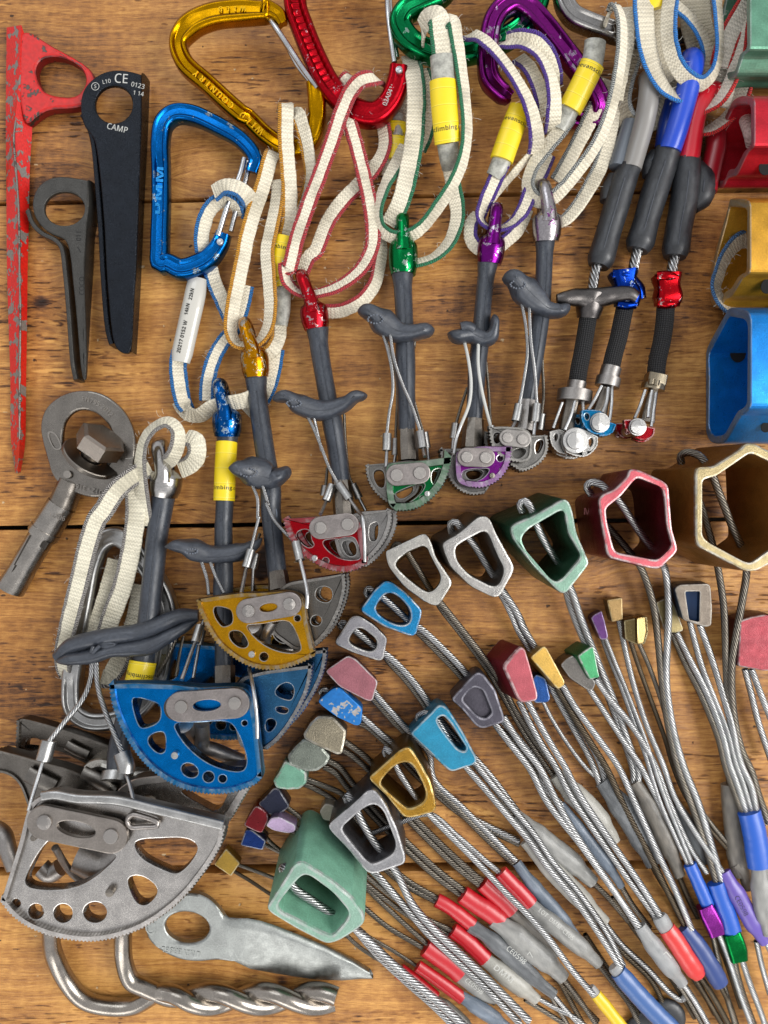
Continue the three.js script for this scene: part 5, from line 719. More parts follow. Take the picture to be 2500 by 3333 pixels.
// strands: [points with roll, edge side ('+' right of travel, '-' left, 'b' both, '' none), width mm?]
function sling(label, color, mix, strands, { white = '#ece4d2', w = 7.5, th = 1.5, cw = 2 } = {}) {
  const g = thing('tape_sling', label, 'sling', SL), body = [], cords = [], hairs = [];
  for (const [pts, side, w2] of strands) {
    if (side === '-') for (const p of pts) p.roll = -Math.abs(p.roll);
    const W = (w2 || w) * mm, T = th * mm, e = cw * mm; let z = rnd() * 90;
    const lo = side === '-' || side === 'b' ? -W / 2 + e * 0.7 : -W / 2, hi = side === '+' || side === 'b' ? W / 2 - e * 0.7 : W / 2;
    body.push(sweep(pts, (s) => { const k = 1 + 0.07 * noise(s * 200, z) + 0.05 * noise(s * 520, z + 2), q = 1 + 0.22 * noise(s * 300, z + 9); return box2((hi - lo) * k, T * q, T * 0.46, (hi + lo) / 2 + 0.0003 * noise(s * 90, z + 4), 0); }, { step: 0.0011 }));
    for (const sg of side === 'b' ? [1, -1] : side === '+' ? [1] : side === '-' ? [-1] : []) cords.push(sweep(pts, (s) => { const wob = 0.00025 * noise(s * 300, z + sg), k = 1 + 0.08 * Math.sin(s / 0.0021 * 6.283); return circle(e / 2, 10, T * 0.56).map(([a, b]) => [a * k + sg * (W / 2 - e / 2) + wob, b * k]); }, { step: 0.0008 }));
    const c = new THREE.CatmullRomCurve3(pts, false, 'centripetal'), n = Math.round(c.getLength() / 0.0011);
    for (let i = 0; i < n; i++) {
      const p = c.getPointAt(rnd()), a = rnd() * 6.283, l = (1 + rnd() * rnd() * 3.4) * mm, up = (0.2 + rnd()) * mm, r0 = W / 2 * (0.4 + 0.6 * rnd());
      const q0 = p.clone().add(new THREE.Vector3(Math.cos(a) * r0, 0.0005, Math.sin(a) * r0)), b = a + (rnd() - 0.5) * 2.2, q1 = q0.clone().add(new THREE.Vector3(Math.cos(b) * l * 0.5, up, Math.sin(b) * l * 0.5)), b2 = b + (rnd() - 0.5) * 1.8, q2 = q1.clone().add(new THREE.Vector3(Math.cos(b2) * l * 0.5, (rnd() - 0.6) * mm, Math.sin(b2) * l * 0.5));
      hairs.push(sweep([q0, q1, q2], circle(0.00006, 3), { n: 3, flatUp: false, cap: false }));
    }
  }
  part(g, 'tape', grime(merge(body)), cloth(white));
  if (cords.length) part(g, 'coloured_edge', cords, cordOf(color, mix));
  const h = part(g, 'loose_fibres', hairs, M.fibre ||= new THREE.MeshStandardMaterial({ color: '#cfccc2', roughness: 0.9 })); h.userData.kind = 'stuff';
  return g;
}
const clearTube = new THREE.MeshPhysicalMaterial({ color: '#c8c7c0', roughness: 0.3, clearcoat: 0.5, clearcoatRoughness: 0.2, map: every(pixels(128, 128, (x, y) => { const f = 0.78 + 0.2 * noise(x / 17, y / 22, 1) + 0.1 * noise(x / 5, y / 7, 2); return [f, f, f * 0.97]; }), 0.02), bumpMap: SC.bumpMap, bumpScale: 0.0002 });
function stitched(g, clearA, tape, clearB, r = 4.7, mat = yellowTape) {
  if (clearA) part(g, 'clear_sleeve', sweep(clearA, circle(r * mm, 18, r * 0.62 * mm), { step: 0.002 }), clearTube);
  if (tape) tapeWrap(g, [...tape].reverse(), (r + 0.7) * mm, (r * 0.62 + 0.7) * mm, mat);
  if (clearB) part(g, 'clear_sleeve', sweep(clearB, circle((r - 0.2) * mm, 18, r * 0.58 * mm), { scale: [1, 0.95, 0.8], step: 0.002 }), clearTube);
}
{ // gold edged
  const g = sling('white sling with golden yellow edge running from the gold carabiner to the gold cam', '#b97f14', null, [
    [[...c4(2, [175, 900, 6, 10, 150, 940, 14, 20, 108, 1090, 14, 25, 55, 1250, 13, 25, 5, 1420, 12, 25], 4, [1455, 80, 11, 25, 1425, 220, 11, 30, 1392, 400, 11, 35, 1385, 520, 11, 45, 1420, 590, 11, 55, 1500, 600, 11, 50], 5, [80, 575, 11, 45, 130, 500, 11, 35, 150, 380, 12, 30, 140, 180, 12, 25, 130, 20, 12, 20], 2, [150, 1400, 12, 20, 185, 1230, 12, 25, 200, 1080, 12, 25])], '+'],
    [c4(2, [225, 660, 8, 20, 240, 636, 20, 20, 238, 780, 19, 20, 248, 960, 17, 15, 262, 1150, 14, 10, 258, 1330, 10, 10, 232, 1450, 8, 10, 222, 1560, 7, 10]), '+'],
    [c4(2, [285, 720, 12, -20, 312, 690, 18, -20, 345, 790, 17, -30, 375, 930, 15, -35, 385, 1050, 12, -40, 360, 1180, 8, -30, 300, 1330, 6, 0]), '+'],
    [c4(5, [215, 330, 6, 0, 200, 480, 6, 0, 190, 560, 7, 20, 150, 630, 8, 30, 100, 655, 8, 30]), '+'],
  ]);
  stitched(g, null, c3(2, [238, 1420, 9.5, 212, 1560, 8.5, 205, 1680, 8], 5, [215, 110, 7.5, 220, 250, 7]), c3(5, [222, 250, 6.5, 220, 380, 6, 210, 480, 6]), 4.4);
}
sling('white sling with dark red edges looped between the red carabiner and the red cam', '#a32a30', null, [
  [[...c4(2, [800, 500, 8, 0, 770, 470, 20, 10, 690, 485, 24, 15, 630, 550, 24, 15, 580, 660, 23, 10, 530, 810, 22, 5, 470, 980, 20, 0, 390, 1190, 18, 0, 310, 1420, 15, 5, 255, 1620, 13, 15], 5, [238, 110, 12, 30, 250, 215, 12, 40, 330, 285, 11, 50, 430, 285, 11, 40, 560, 240, 12, 30, 680, 150, 12, 20, 750, 30, 12, 10], 2, [765, 1420, 12, 0, 750, 1260, 13, -10, 715, 1080, 15, -10, 665, 880, 17, -10, 625, 740, 18, -10, 590, 620, 16, -10, 570, 540, 16, -10, 610, 470, 20, 0, 650, 478, 14, 0])], 'b'],
  [[...c4(2, [790, 660, 6, -30, 830, 770, 10, -35, 835, 880, 10, -30, 780, 1000, 10, -15, 690, 1100, 10, 0, 580, 1210, 9, 0, 490, 1340, 9, 5, 420, 1510, 9, 5], 5, [380, 70, 9, 10, 330, 190, 8, 20])], '-'],
  [[...c4(2, [780, 1330, 6, 30, 810, 1500, 6, 30], 5, [800, 100, 6, 30, 770, 230, 7, 35, 690, 330, 8, 40, 580, 385, 8, 40, 480, 392, 8, 40, 380, 370, 8, 30])], '+'],
]);
{ // green edged
  const g = sling('white sling with green edge, tape wrapped at its top, through the green cam thumb loop', '#1c6b47', null, [
    [c4(2, [1060, 300, 12, 0, 1070, 170, 26, 0, 1110, 95, 33, 0, 1150, 100, 35, 0, 1165, 200, 34, 0, 1180, 350, 31, 0]), '+', 9.4],
    [c4(2, [1200, 850, 16, 0, 1215, 960, 13, 0, 1245, 1110, 9, -10, 1272, 1290, 8, -20, 1225, 1450, 8, -35, 1130, 1545, 9, -45, 1020, 1580, 9, -45, 960, 1590, 8, -40]), '-'],
    [c4(2, [1170, 260, 26, 0, 1190, 140, 34, 20, 1235, 120, 35, 25, 1268, 260, 32, 30, 1300, 480, 29, 40, 1325, 720, 26, 45, 1315, 900, 24, 50, 1260, 1070, 21, 50, 1160, 1230, 18, 50, 1060, 1360, 15, 55, 970, 1415, 13, 55, 880, 1420, 13, 55, 810, 1370, 13, 55, 790, 1280, 14, 50, 830, 1130, 15, 40, 900, 1000, 14, 20, 960, 880, 10, 0]), '+'],
    [c4(2, [990, 340, 12, 0, 1010, 430, 19, 0, 1025, 560, 20, 0, 1020, 740, 20, 0, 1000, 920, 19, 0, 965, 1100, 17, 0, 915, 1250, 14, 0, 860, 1350, 11, 0]), '-', 9],
    [c4(2, [1060, 420, 9, 0, 1090, 520, 10, 0, 1098, 660, 10, 0, 1082, 800, 9, 0, 1040, 900, 8, 0]), '-'],
  ]);
  stitched(g, c3(2, [1176, 335, 31, 1182, 420, 30, 1188, 500, 29]), c3(2, [1182, 488, 29, 1188, 600, 28, 1200, 740, 26, 1212, 860, 23]), c3(2, [1212, 850, 22, 1220, 930, 18, 1228, 1010, 13]), 5.4);
}
{ // taped piece beside the green sling
  const g = thing('tape_sling', 'strip of sling end in yellow tape and clear sleeve, left of the green edged sling', 'sling', SL);
  part(g, 'tape', sweep(c4(2, [925, 560, 7, 0, 920, 640, 7, 0, 908, 800, 7, 0, 885, 960, 7, 0, 860, 1060, 6, 0]), box2(8 * mm, 2.4 * mm, 1 * mm)), cloth('#ece4d2'));
  tapeWrap(g, c3(2, [912, 740, 8, 905, 850, 8, 895, 960, 7.5]), 4.9 * mm, 3 * mm);
  part(g, 'clear_sleeve', sweep(c3(2, [915, 690, 8.6, 912, 760, 8.8, 912, 820, 9.4]), circle(3 * mm, 16, 2.2 * mm)), clearTube);
}
{ // purple edged
  const g = sling('fluffy white sling with violet edge, looped from the purple carabiner to the purple cam', '#46277e', null, [
    [c4(2, [1320, 245, 12, 0, 1345, 215, 24, 0, 1400, 225, 28, 20, 1460, 270, 30, 25], 3, [50, 340, 29, 30, 130, 450, 28, 30, 205, 580, 26, 25, 250, 710, 23, 15, 270, 840, 19, 0, 260, 920, 14, 0]), '+'],
    [c4(3, [20, 290, 16, 0, 90, 262, 26, 20, 190, 270, 29, 35, 280, 330, 29, 40, 345, 440, 28, 30, 375, 580, 26, 15, 372, 700, 22, 0, 355, 800, 14, 0]), '+'],
    [c4(3, [90, 240, 22, 20, 180, 225, 27, 30, 270, 245, 28, 30, 330, 310, 26, 30, 375, 420, 22, 20, 385, 520, 16, 0]), '-'],
    [c4(3, [160, 350, 18, 0, 220, 400, 22, 10, 270, 490, 22, 10, 305, 600, 20, 0, 310, 700, 14, 0]), '+'],
    [c4(2, [1540, 980, 16, 0, 1500, 1070, 14, 0, 1465, 1150, 13, 10, 1425, 1240, 12, 35, 1408, 1310, 12, 50, 1450, 1362, 12, 60, 1530, 1372, 12, 55, 1610, 1330, 12, 40, 1670, 1250, 12, 20], 3, [230, 1160, 12, 0, 290, 1050, 10, 0, 340, 930, 8, 0]), 'b'],
    [c4(2, [1400, 1285, 7, 30, 1355, 1340, 8, 30, 1352, 1430, 8, 40, 1400, 1490, 8, 40], 3, [10, 1500, 8, 40, 80, 1450, 8, 40, 160, 1370, 8, 30, 210, 1250, 9, 10]), '-'],
    [c4(3, [250, 910, 12, 70, 160, 1010, 11, 60, 70, 1110, 10, 60, -10, 1210, 9, 50]), '', 5],
  ]);
  stitched(g, null, c3(3, [175, 650, 17, 130, 760, 17, 80, 900, 16.5, 60, 960, 16]), c3(3, [70, 940, 15.6, 40, 1010, 15, 10, 1060, 14]), 4.9, tapeHigh);
}
{ // grey edged
  const g = sling('white sling with speckled grey edge and slanting yellow tape, through the bare thumb loop', '#5d6263', '#a9aaa4', [
    [c4(3, [690, 190, 14, 0, 700, 90, 26, 20, 745, 40, 33, 40, 775, 110, 35, 40, 782, 250, 34, 40, 765, 420, 33, 40, 735, 580, 31, 40, 690, 730, 28, 40, 620, 880, 25, 45, 520, 1020, 21, 45, 420, 1140, 17, 45, 330, 1205, 14, 45, 260, 1190, 13, 50, 220, 1120, 13, 50, 240, 1020, 14, 40, 320, 900, 16, 20, 400, 800, 17, 10, 470, 700, 17, 0]), '+'],
    [c4(3, [800, 50, 24, 0, 815, 130, 26, 0, 800, 300, 24, 0, 770, 460, 20, 0, 740, 600, 18, 0]), '+'],
    [c4(3, [690, 480, 15, 0, 640, 600, 15, 0, 580, 730, 13, 5, 510, 870, 11, 10, 440, 1000, 10, 15, 390, 1090, 9, 20]), '+'],
    [c4(3, [725, 640, 10, 0, 712, 780, 10, 0, 670, 950, 9, -10, 600, 1100, 9, -20, 520, 1230, 9, -30, 440, 1320, 9, -30, 380, 1340, 8, -30]), '+'],
  ]);
  stitched(g, c3(3, [622, 250, 24, 615, 320, 24, 600, 400, 24]), c3(3, [605, 385, 24, 570, 460, 23, 520, 560, 21, 470, 655, 19]), c3(3, [475, 640, 18.6, 435, 720, 17.5, 405, 780, 16.8]), 5, tapeHigh);
}
sling('beige sling end looped through the plain grey tube of the leftmost tiny cam', '#8d9aa0', '#c9cac6', [
  [c4(3, [870, 240, 12, 20, 830, 380, 12, 25, 790, 520, 11, 30, 780, 640, 11, 35, 830, 735, 11, 45, 920, 745, 10, 45, 1000, 690, 10, 35, 1050, 590, 10, 20, 1085, 470, 10, 10]), '-', 10],
], { white: '#bcb3a1' });
{
  const g = sling('broad white sling with bright blue edges hanging over the blue tube loop, top right', '#1d6fb8', null, [
    [c4(3, [905, -60, 30, 10, 915, 120, 29, 10, 945, 330, 27, 15, 1010, 490, 24, 25, 1090, 570, 22, 35, 1170, 590, 20, 40]), '+', 10],
    [c4(3, [1085, -60, 32, 25, 1065, 90, 32, 30, 1068, 250, 31, 35, 1110, 390, 29, 45, 1180, 470, 26, 55, 1260, 500, 24, 55, 1330, 440, 25, 50, 1365, 320, 28, 45, 1365, 160, 31, 40, 1345, -60, 33, 35]), '-'],
    [c4(3, [1100, 30, 24, 20, 1190, 110, 24, 25, 1265, 220, 23, 25, 1300, 340, 21, 20, 1285, 440, 18, 10]), '+'],
  ], { white: '#ddd5c4' });
  part(g, 'tape', sweep(c4(3, [1000, -60, 22, 0, 1000, 150, 22, 0, 1030, 330, 20, 0, 1110, 470, 18, 0]), box2(14 * mm, 2.2 * mm, 1 * mm)), cloth('#c4bba8'));
  part(g, 'tape', sweep(c4(3, [1210, -60, 17, 0, 1230, 150, 17, 0, 1270, 320, 16, 0, 1240, 430, 14, 0]), box2(15 * mm, 2.2 * mm, 1 * mm)), cloth('#c4bba8'));
  tapeWrap(g, c3(3, [985, -60, 28, 990, 0, 28, 995, 50, 27]), 6.4 * mm, 2.6 * mm, yellowPlain, 'plain_tape');
}
{
  const g = sling('white sling with bright red edges hanging over the red tube loop, by the right border', '#bd1712', null, [
    [c4(3, [1590, -60, 26, 0, 1500, 90, 25, 0, 1420, 240, 23, 0, 1370, 400, 20, 0]), 'b', 10.5],
    [c4(3, [1530, 20, 24, 40, 1500, 170, 24, 45, 1480, 340, 23, 50, 1430, 500, 22, 50, 1350, 620, 20, 50, 1260, 670, 17, 45]), '-'],
    [c4(3, [1510, 530, 16, 40, 1470, 640, 15, 45, 1390, 730, 14, 45, 1300, 785, 12, 45, 1230, 790, 11, 40]), '-', 9],
    [c4(3, [1440, 150, 15, 0, 1430, 350, 15, 0, 1400, 520, 14, 0, 1370, 640, 12, 0]), '', 10],
  ], { white: '#ded6cc' });
  part(g, 'green_fold', sweep(c4(3, [1535, 120, 10, 0, 1510, 300, 10, 0, 1490, 500, 9, 0]), box2(3 * mm, 2.4 * mm, 1 * mm)), plastic('#2f6a4b', 0.7));
}
{ // blue edged, with the printed clear sleeve
  const g = sling('white sling with blue edge and printed clear sleeve, on the blue carabiner', '#1b639f', null, [
    [c4(1, [1500, 1320, 8, 0, 1505, 1220, 14, -10, 1440, 1140, 19, -20, 1350, 1120, 20, -20, 1285, 1160, 18, -10]), '-', 9],
    [[...c4(1, [1440, 1290, 8, 40, 1400, 1220, 15, 45, 1330, 1200, 15, 45, 1255, 1260, 14, 45, 1215, 1370, 12, 35, 1215, 1500, 9, 20], 4, [1245, 90, 7, 10, 1285, 220, 6, 5, 1350, 370, 6, -5, 1395, 480, 6, -20])], '+'],
    [c4(4, [1480, 240, 6, 0, 1450, 380, 6, 0, 1400, 500, 6, 0, 1330, 590, 6, 0, 1275, 700, 6, 5, 1245, 830, 7, 5, 1240, 930, 8, 0]), 'b'],
    [c4(4, [1080, 630, 7, 0, 1068, 720, 7, 5, 1080, 850, 7, 15, 1100, 940, 7, 30, 1125, 985, 7, 45]), 'b', 8.6],
    [c4(4, [1085, 930, 6, 10, 1120, 1000, 8, -35, 1190, 1020, 9, -50, 1270, 970, 11, -50, 1370, 945, 12.5, -50, 1460, 930, 12.5, -45, 1530, 900, 10, -40, 1590, 860, 8, -30]), '', 8.6],
    [c4(4, [1480, 1010, 5, -30, 1560, 940, 5, -30, 1610, 850, 5, -20, 1640, 740, 5, -10, 1660, 620, 5, 0]), '+', 8],
  ]);
  part(g, 'clear_sleeve', sweep(c3(4, [1185, 200, 6.5, 1170, 300, 7, 1130, 480, 7, 1095, 640, 7, 1085, 700, 7]), circle(5.2 * mm, 18, 3.4 * mm), { scale: [0.9, 1, 1, 1, 0.85] }), new THREE.MeshPhysicalMaterial({ color: '#bab7ae', roughness: 0.32, clearcoat: 0.5 }));
  part(g, 'printed_label', [letters('22kN', 1.7 * mm, at(4, 1148, 290), 10.5 * mm, -78, { depth: 0.05 * mm }), letters('14kN', 1.7 * mm, at(4, 1122, 380), 10.5 * mm, -78, { depth: 0.05 * mm }), letters('20217 0152 W', 1.8 * mm, at(4, 1092, 545), 10.5 * mm, -77, { depth: 0.05 * mm })], M.ink);
}
sling('ribbed white sling with speckled dark grey edge, in the largest cam thumb loop', '#4d4744', '#a8a39d', [
  [c4(4, [985, 1310, 12, 40, 1030, 1270, 24, 45, 1065, 1190, 28, 45, 1065, 1110, 29, 45, 1010, 1058, 29, 45, 940, 1080, 28, 45, 875, 1150, 26, 40, 845, 1260, 23, 35, 845, 1390, 20, 25, 862, 1560, 16, 15, 880, 1680, 14, 10]), '-'],
  [c4(4, [1110, 1150, 18, 30, 1170, 1170, 19, 20, 1180, 1250, 18, 10, 1140, 1310, 15, 0, 1080, 1340, 12, 0]), '+', 9],
  [[...c4(4, [900, 1330, 16, 30, 800, 1385, 21, 30, 700, 1470, 23, 25, 620, 1590, 23, 15], 7, [580, 170, 23, 10, 525, 330, 22, 5, 485, 500, 21, 0, 440, 680, 19, -5, 400, 850, 16, -10, 375, 1000, 12, -15, 395, 1095, 8, -25, 460, 1125, 7, -30])], 'b', 9.4],
  [c4(7, [800, -60, 16, 0, 812, 100, 16, 0, 800, 250, 15, 0, 770, 420, 14, 5, 730, 580, 12, 5, 670, 740, 11, 5, 630, 880, 9, 5]), '+', 9.4],
  [c4(7, [700, 410, 8, 0, 665, 540, 8, 0, 625, 680, 8, 0, 585, 800, 8, 0, 560, 930, 8, 0]), '-', 9],
  [c4(7, [850, 560, 6, 0, 825, 720, 6, 0, 775, 880, 6, 0, 705, 1040, 6, 0, 650, 1120, 7, -20, 610, 1120, 7, -40]), '-', 9.5],
], { white: '#e8e2d0' });

// ---------------------------------------------------------------- big hollow chocks at the right edge, lying on their sides
const CH = 'large hollow chocks lined up at the right edge';
// section: [[plan v, height mm], ...] clockwise round the tube; its open left end stands at plan place (u at height hU)
function sideChock(label, uLeft, hU, section, wall, colors, rough, extra) {
  const g = thing('hex_chock', label, 'chock', CH), x0 = w3(uLeft, 0, hU * mm).x, len = 0.075;
  const pts = round(section.map(([v, h]) => [-w3(0, v, h * mm).z / mm, h]), 3, 4), c = pts.reduce((a, p) => [a[0] + p[0] / pts.length, a[1] + p[1] / pts.length], [0, 0]);
  const inner = pts.map((p) => { const d = Math.hypot(p[0] - c[0], p[1] - c[1]), f = (d - wall * 1.15) / d; return [c[0] + (p[0] - c[0]) * f, c[1] + (p[1] - c[1]) * f]; });
  const sh = new THREE.Shape(pts.map((p) => new THREE.Vector2(p[0] * mm, p[1] * mm))); sh.holes.push(new THREE.Path(inner.map((p) => new THREE.Vector2(p[0] * mm, p[1] * mm))));
  let q = new THREE.ExtrudeGeometry(sh, { depth: len, bevelEnabled: true, bevelThickness: 0.0006, bevelSize: 0.0006, bevelOffset: -0.0006, bevelSegments: 2, curveSegments: 1 });
  q.rotateY(Math.PI / 2); q.translate(x0, 0, 0); q = toCreasedNormals(q, 0.22);
  const n = q.attributes.position, col = new Float32Array(n.count * 3), T = new THREE.Color(colors[0]), E = new THREE.Color(colors[1]), k = new THREE.Color(), nn = q.attributes.normal;
  for (let i = 0; i < n.count; i++) { const ex = Math.abs(nn.getX(i)), w = ex > 0.25 ? clamp(0.55 + 0.7 * noise(n.getX(i) * 700, n.getZ(i) * 700, n.getY(i) * 700)) : 0; k.copy(T).lerp(E, w); col.set([k.r, k.g, k.b], i * 3); }
  q.setAttribute('color', new THREE.BufferAttribute(col, 3));
  part(g, 'body', q, painted(rough, 0.6, 0.00006)); extra?.(g, x0); return g;
}
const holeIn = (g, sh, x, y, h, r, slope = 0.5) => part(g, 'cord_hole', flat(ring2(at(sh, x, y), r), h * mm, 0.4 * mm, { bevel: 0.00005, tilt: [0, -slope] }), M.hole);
sideChock('pale green hollow chock cut by the right border, topmost in its row', 2446, 43, [[-150, 20], [-95, 40], [-10, 43], [163, 43], [180, 36], [250, 30], [262, 20], [288, 16], [288, 9], [270, 3], [215, 1], [150, 6], [-60, 22]], 3.2, ['#74ab8f', '#a6aaa6'], 0.42,
  (g) => { holeIn(g, 'r', 1655, 690, 32.2, 21, 0.22); part(g, 'cord', sweep(c4('r', [1680, 740, 26, 0, 1640, 700, 30, 0, 1620, 650, 22, 0]), circle(3.4 * mm, 12)), cloth('#b9a9a2')); });
sideChock('bright red hollow chock at the right border, between the green and the gold one', 2460, 43, [[312, 30], [313, 40], [325, 43], [478, 43], [492, 37], [572, 26], [580, 16], [613, 12], [613, 5], [595, 1], [470, 1], [420, 8], [325, 22]], 3.2, ['#cf2233', '#a08488'], 0.4,
  (g) => { holeIn(g, 3, 1650, 1000, 31, 24, 0.3); part(g, 'wire', sweep(c4('r', [1400, 1230, 14, 0, 1430, 1330, 18, 0, 1470, 1450, 20, 0, 1490, 1560, 16, 0]), circle(3 * mm, 12)), cloth('#c3a9a4')); });
sideChock('gold hollow chock at the right border, above the blue one', 2446, 42, [[645, 22], [648, 39], [662, 42], [890, 42], [902, 35], [965, 24], [975, 16], [1003, 13], [1003, 6], [985, 1], [880, 1], [830, 5], [680, 20]], 3.2, ['#d09a2e', '#a9a192'], 0.42, (g) => holeIn(g, 6, 1660, 240, 33, 23, 0.35));
sideChock('bright blue hollow chock at the right border, lowest in its row', 2448, 47, [[1000, 26], [1010, 43], [1030, 47], [1325, 47], [1345, 42], [1352, 38], [1440, 22], [1446, 14], [1440, 6], [1410, 1], [1200, 1], [1140, 1], [1110, 6]], 3.4, ['#0b86dc', '#8f9aa2'], 0.36,
  (g) => { part(g, 'cord_hole', flat(ring2(at(6, 1480, 640), 26, 32), 5 * mm, 0.4 * mm, { bevel: 0.00005 }), M.hole); holeIn(g, 6, 1652, 1085, 33, 18, 0.45); });
sling('short loop of dark blue speckled sling behind the gold and blue chocks, right border', '#1c4674', '#3f6f9e', [
  [[...c4(3, [1570, 1420, 12, 30, 1480, 1450, 14, 35, 1410, 1530, 14, 40, 1365, 1640, 14, 40], 6, [1345, 250, 14, 40, 1385, 340, 13, 35, 1460, 390, 12, 30, 1560, 400, 11, 30, 1640, 395, 11, 30])], '+', 9],
], { white: '#c2b8a6' });

// ---------------------------------------------------------------- wired nuts
const NUT = 'wired nuts with their cables fanning to the lower right';
const VINYL = { red: plastic('#b3101d', 0.34, 0.35), blue: plastic('#0b4fae', 0.34, 0.35), yellow: plastic('#d7b40c', 0.36, 0.3), navy: plastic('#223a74', 0.4, 0.3), violet: plastic('#5d4a9c', 0.4, 0.3), coral: plastic('#c42a26', 0.34, 0.4), steelblue: plastic('#33588f', 0.4, 0.4) };
const sleeveMat = (a, b, z, clear = 0.5) => { const A = hex(a), B = hex(b); return new THREE.MeshPhysicalMaterial({ roughness: 0.36, transmission: clear * 0.7, thickness: 0, clearcoat: 0.5, clearcoatRoughness: 0.2, map: every(pixels(160, 96, (x, y) => { const m = clamp(0.5 + 0.5 * noise(x / 55, y / 14, z) + 0.3 * noise(x / 16, y / 10, z + 4)); return [0, 1, 2].map((i) => A[i] + (B[i] - A[i]) * m); }), 0.04, 0.02), bumpMap: SC.bumpMap, bumpScale: 0.00025 }); };
const SLV = { pale: sleeveMat('#a9a69b', '#dedbd0', 3, 0.5), grey: sleeveMat('#8f8f8b', '#cfcdc6', 7, 0.6), dark: sleeveMat('#54585b', '#9a9d9f', 11, 0.65), smoke: sleeveMat('#5f5b53', '#a89e90', 17, 0.6), blue: sleeveMat('#5f6d7d', '#a3b0c0', 23, 0.6), clear: sleeveMat('#b9bcbd', '#e2e2e0', 29, 0.85) };
const CRIMP = metal('#8f9092', 0.42, 0.0002);
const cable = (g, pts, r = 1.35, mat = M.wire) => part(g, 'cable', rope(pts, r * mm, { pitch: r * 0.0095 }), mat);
// a sleeve over the crimped cable; w is its breadth in sheet units
function sleeve(g, pts, w, mat, { name = 'shrink_sleeve', scale = [0.72, 0.78, 1, 1, 1, 0.98, 0.7, 0.62], thick = 0.66 } = {}) {
  const c = new THREE.CatmullRomCurve3(pts), P = c.getSpacedPoints(7), W = w * K * S / 2, z = rnd() * 60, lump = (s) => 1 + 0.05 * noise(s * 220, z) + 0.02 * noise(s * 700, z);
  const o = part(g, name, sweep(P, (s) => circle(W * lump(s), 18, W * thick * lump(s + 0.4)), { scale, step: 0.0012 }), mat);
  if (mat.transmission && pts.length > 3) {
    part(o, 'ferrule', sweep(P.slice(2, 6), circle(W * 0.8, 14, W * thick * 0.8)), CRIMP);
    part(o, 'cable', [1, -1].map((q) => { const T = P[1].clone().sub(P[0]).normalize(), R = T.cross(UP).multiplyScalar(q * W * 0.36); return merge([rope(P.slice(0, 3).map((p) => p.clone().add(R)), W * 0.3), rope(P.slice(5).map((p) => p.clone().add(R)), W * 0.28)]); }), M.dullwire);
  }
  return o;
}
const tapeOn = (g, pts, w, mat) => { const c = new THREE.CatmullRomCurve3(pts), L = c.getLength(), z = rnd() * 50, P = c.getSpacedPoints(5); return part(g, 'vinyl_tape', sweep(P, (s) => circle(w * K * S / 2 * (1 + 0.05 * noise(s * 300, z) + (s > L * 0.48 && s < L * 0.53 ? 0.05 : s > L * 0.53 ? 0.04 : 0)), 18, w * K * S / 2 * 0.66), { step: 0.0009 }), mat); };
// head: outline places on a sheet, its top at h, th thick (mm)
function nut(label, sh, outline, { r = 14, h = 13, th = 11, hole, hr = 22, top, side, edge = '#b8b6b2', lean, taper, rough = 0.36, bevel = 0.7, tilt, met = 0.72, worn } = {}, build) {
  const g = thing('wire_nut', label, 'nut', NUT);
  const q = paint(flat(round(t2(sh, outline), r), h * mm, th * mm, { holes: hole ? [round(t2(sh, hole), hr)] : [], bevel: bevel * mm, seg: 2, lean, taper, tilt, crease: 0.55, fine: 7 }), { top, side: side || top, edge }, 0.62);
  if (worn) q.deleteAttribute('color');
  part(g, 'nut_head', q, worn || painted(rough, met, 0.00012)); build?.(g); return g;
}
// the cable inside a hollow head: a bend outside its upper wall, then across the hole
const through = (g, a, r = 1.5, mat = M.wire) => cable(g, a, r, mat);

nut('bronze lined hollow nut with bare silver rim, left of the larger silver one', 8, [835, 357, 862, 345, 1060, 250, 1090, 258, 1118, 310, 1140, 390, 1235, 530, 1238, 560, 1170, 672, 1140, 690, 1085, 668, 955, 575, 880, 485, 850, 440], { h: 27, th: 23, hole: [900, 425, 965, 365, 1080, 318, 1110, 392, 1172, 505, 1160, 560, 1110, 606, 1060, 590, 960, 510, 905, 455], top: '#b4b1aa', side: '#8a7348', edge: '#c3c1bb', lean: [10, 12], r: 16, bevel: 1, met: 0.9 }, (g) => {
  through(g, c3(8, [870, 380, 14, 905, 315, 16, 950, 345, 17, 1010, 430, 17, 1110, 590, 15, 1180, 680, 13, 1300, 830, 11, 1420, 985, 9, 1500, 1100, 8], 9, [60, 1150, 6, 130, 1290, 6, 250, 1480, 7, 400, 1690, 7], 12, [400, 165, 7]), 1.55, M.dullwire);
  cable(g, c3(8, [1120, 600, 7, 1165, 690, 8, 1280, 840, 7, 1400, 995, 6, 1480, 1115, 6], 9, [30, 1160, 5, 110, 1300, 5, 220, 1490, 5, 360, 1690, 6], 12, [385, 175, 6]), 1.5, M.dullwire);
  sleeve(g, c3(12, [385, 160, 7, 450, 235, 7, 560, 340, 7, 680, 480, 7, 735, 570, 7]), 135, SLV.pale);
  cable(g, c3(12, [720, 560, 5, 800, 690, 4, 900, 850, 3, 1000, 1010, 3]), 1.4, M.bronzewire);
});
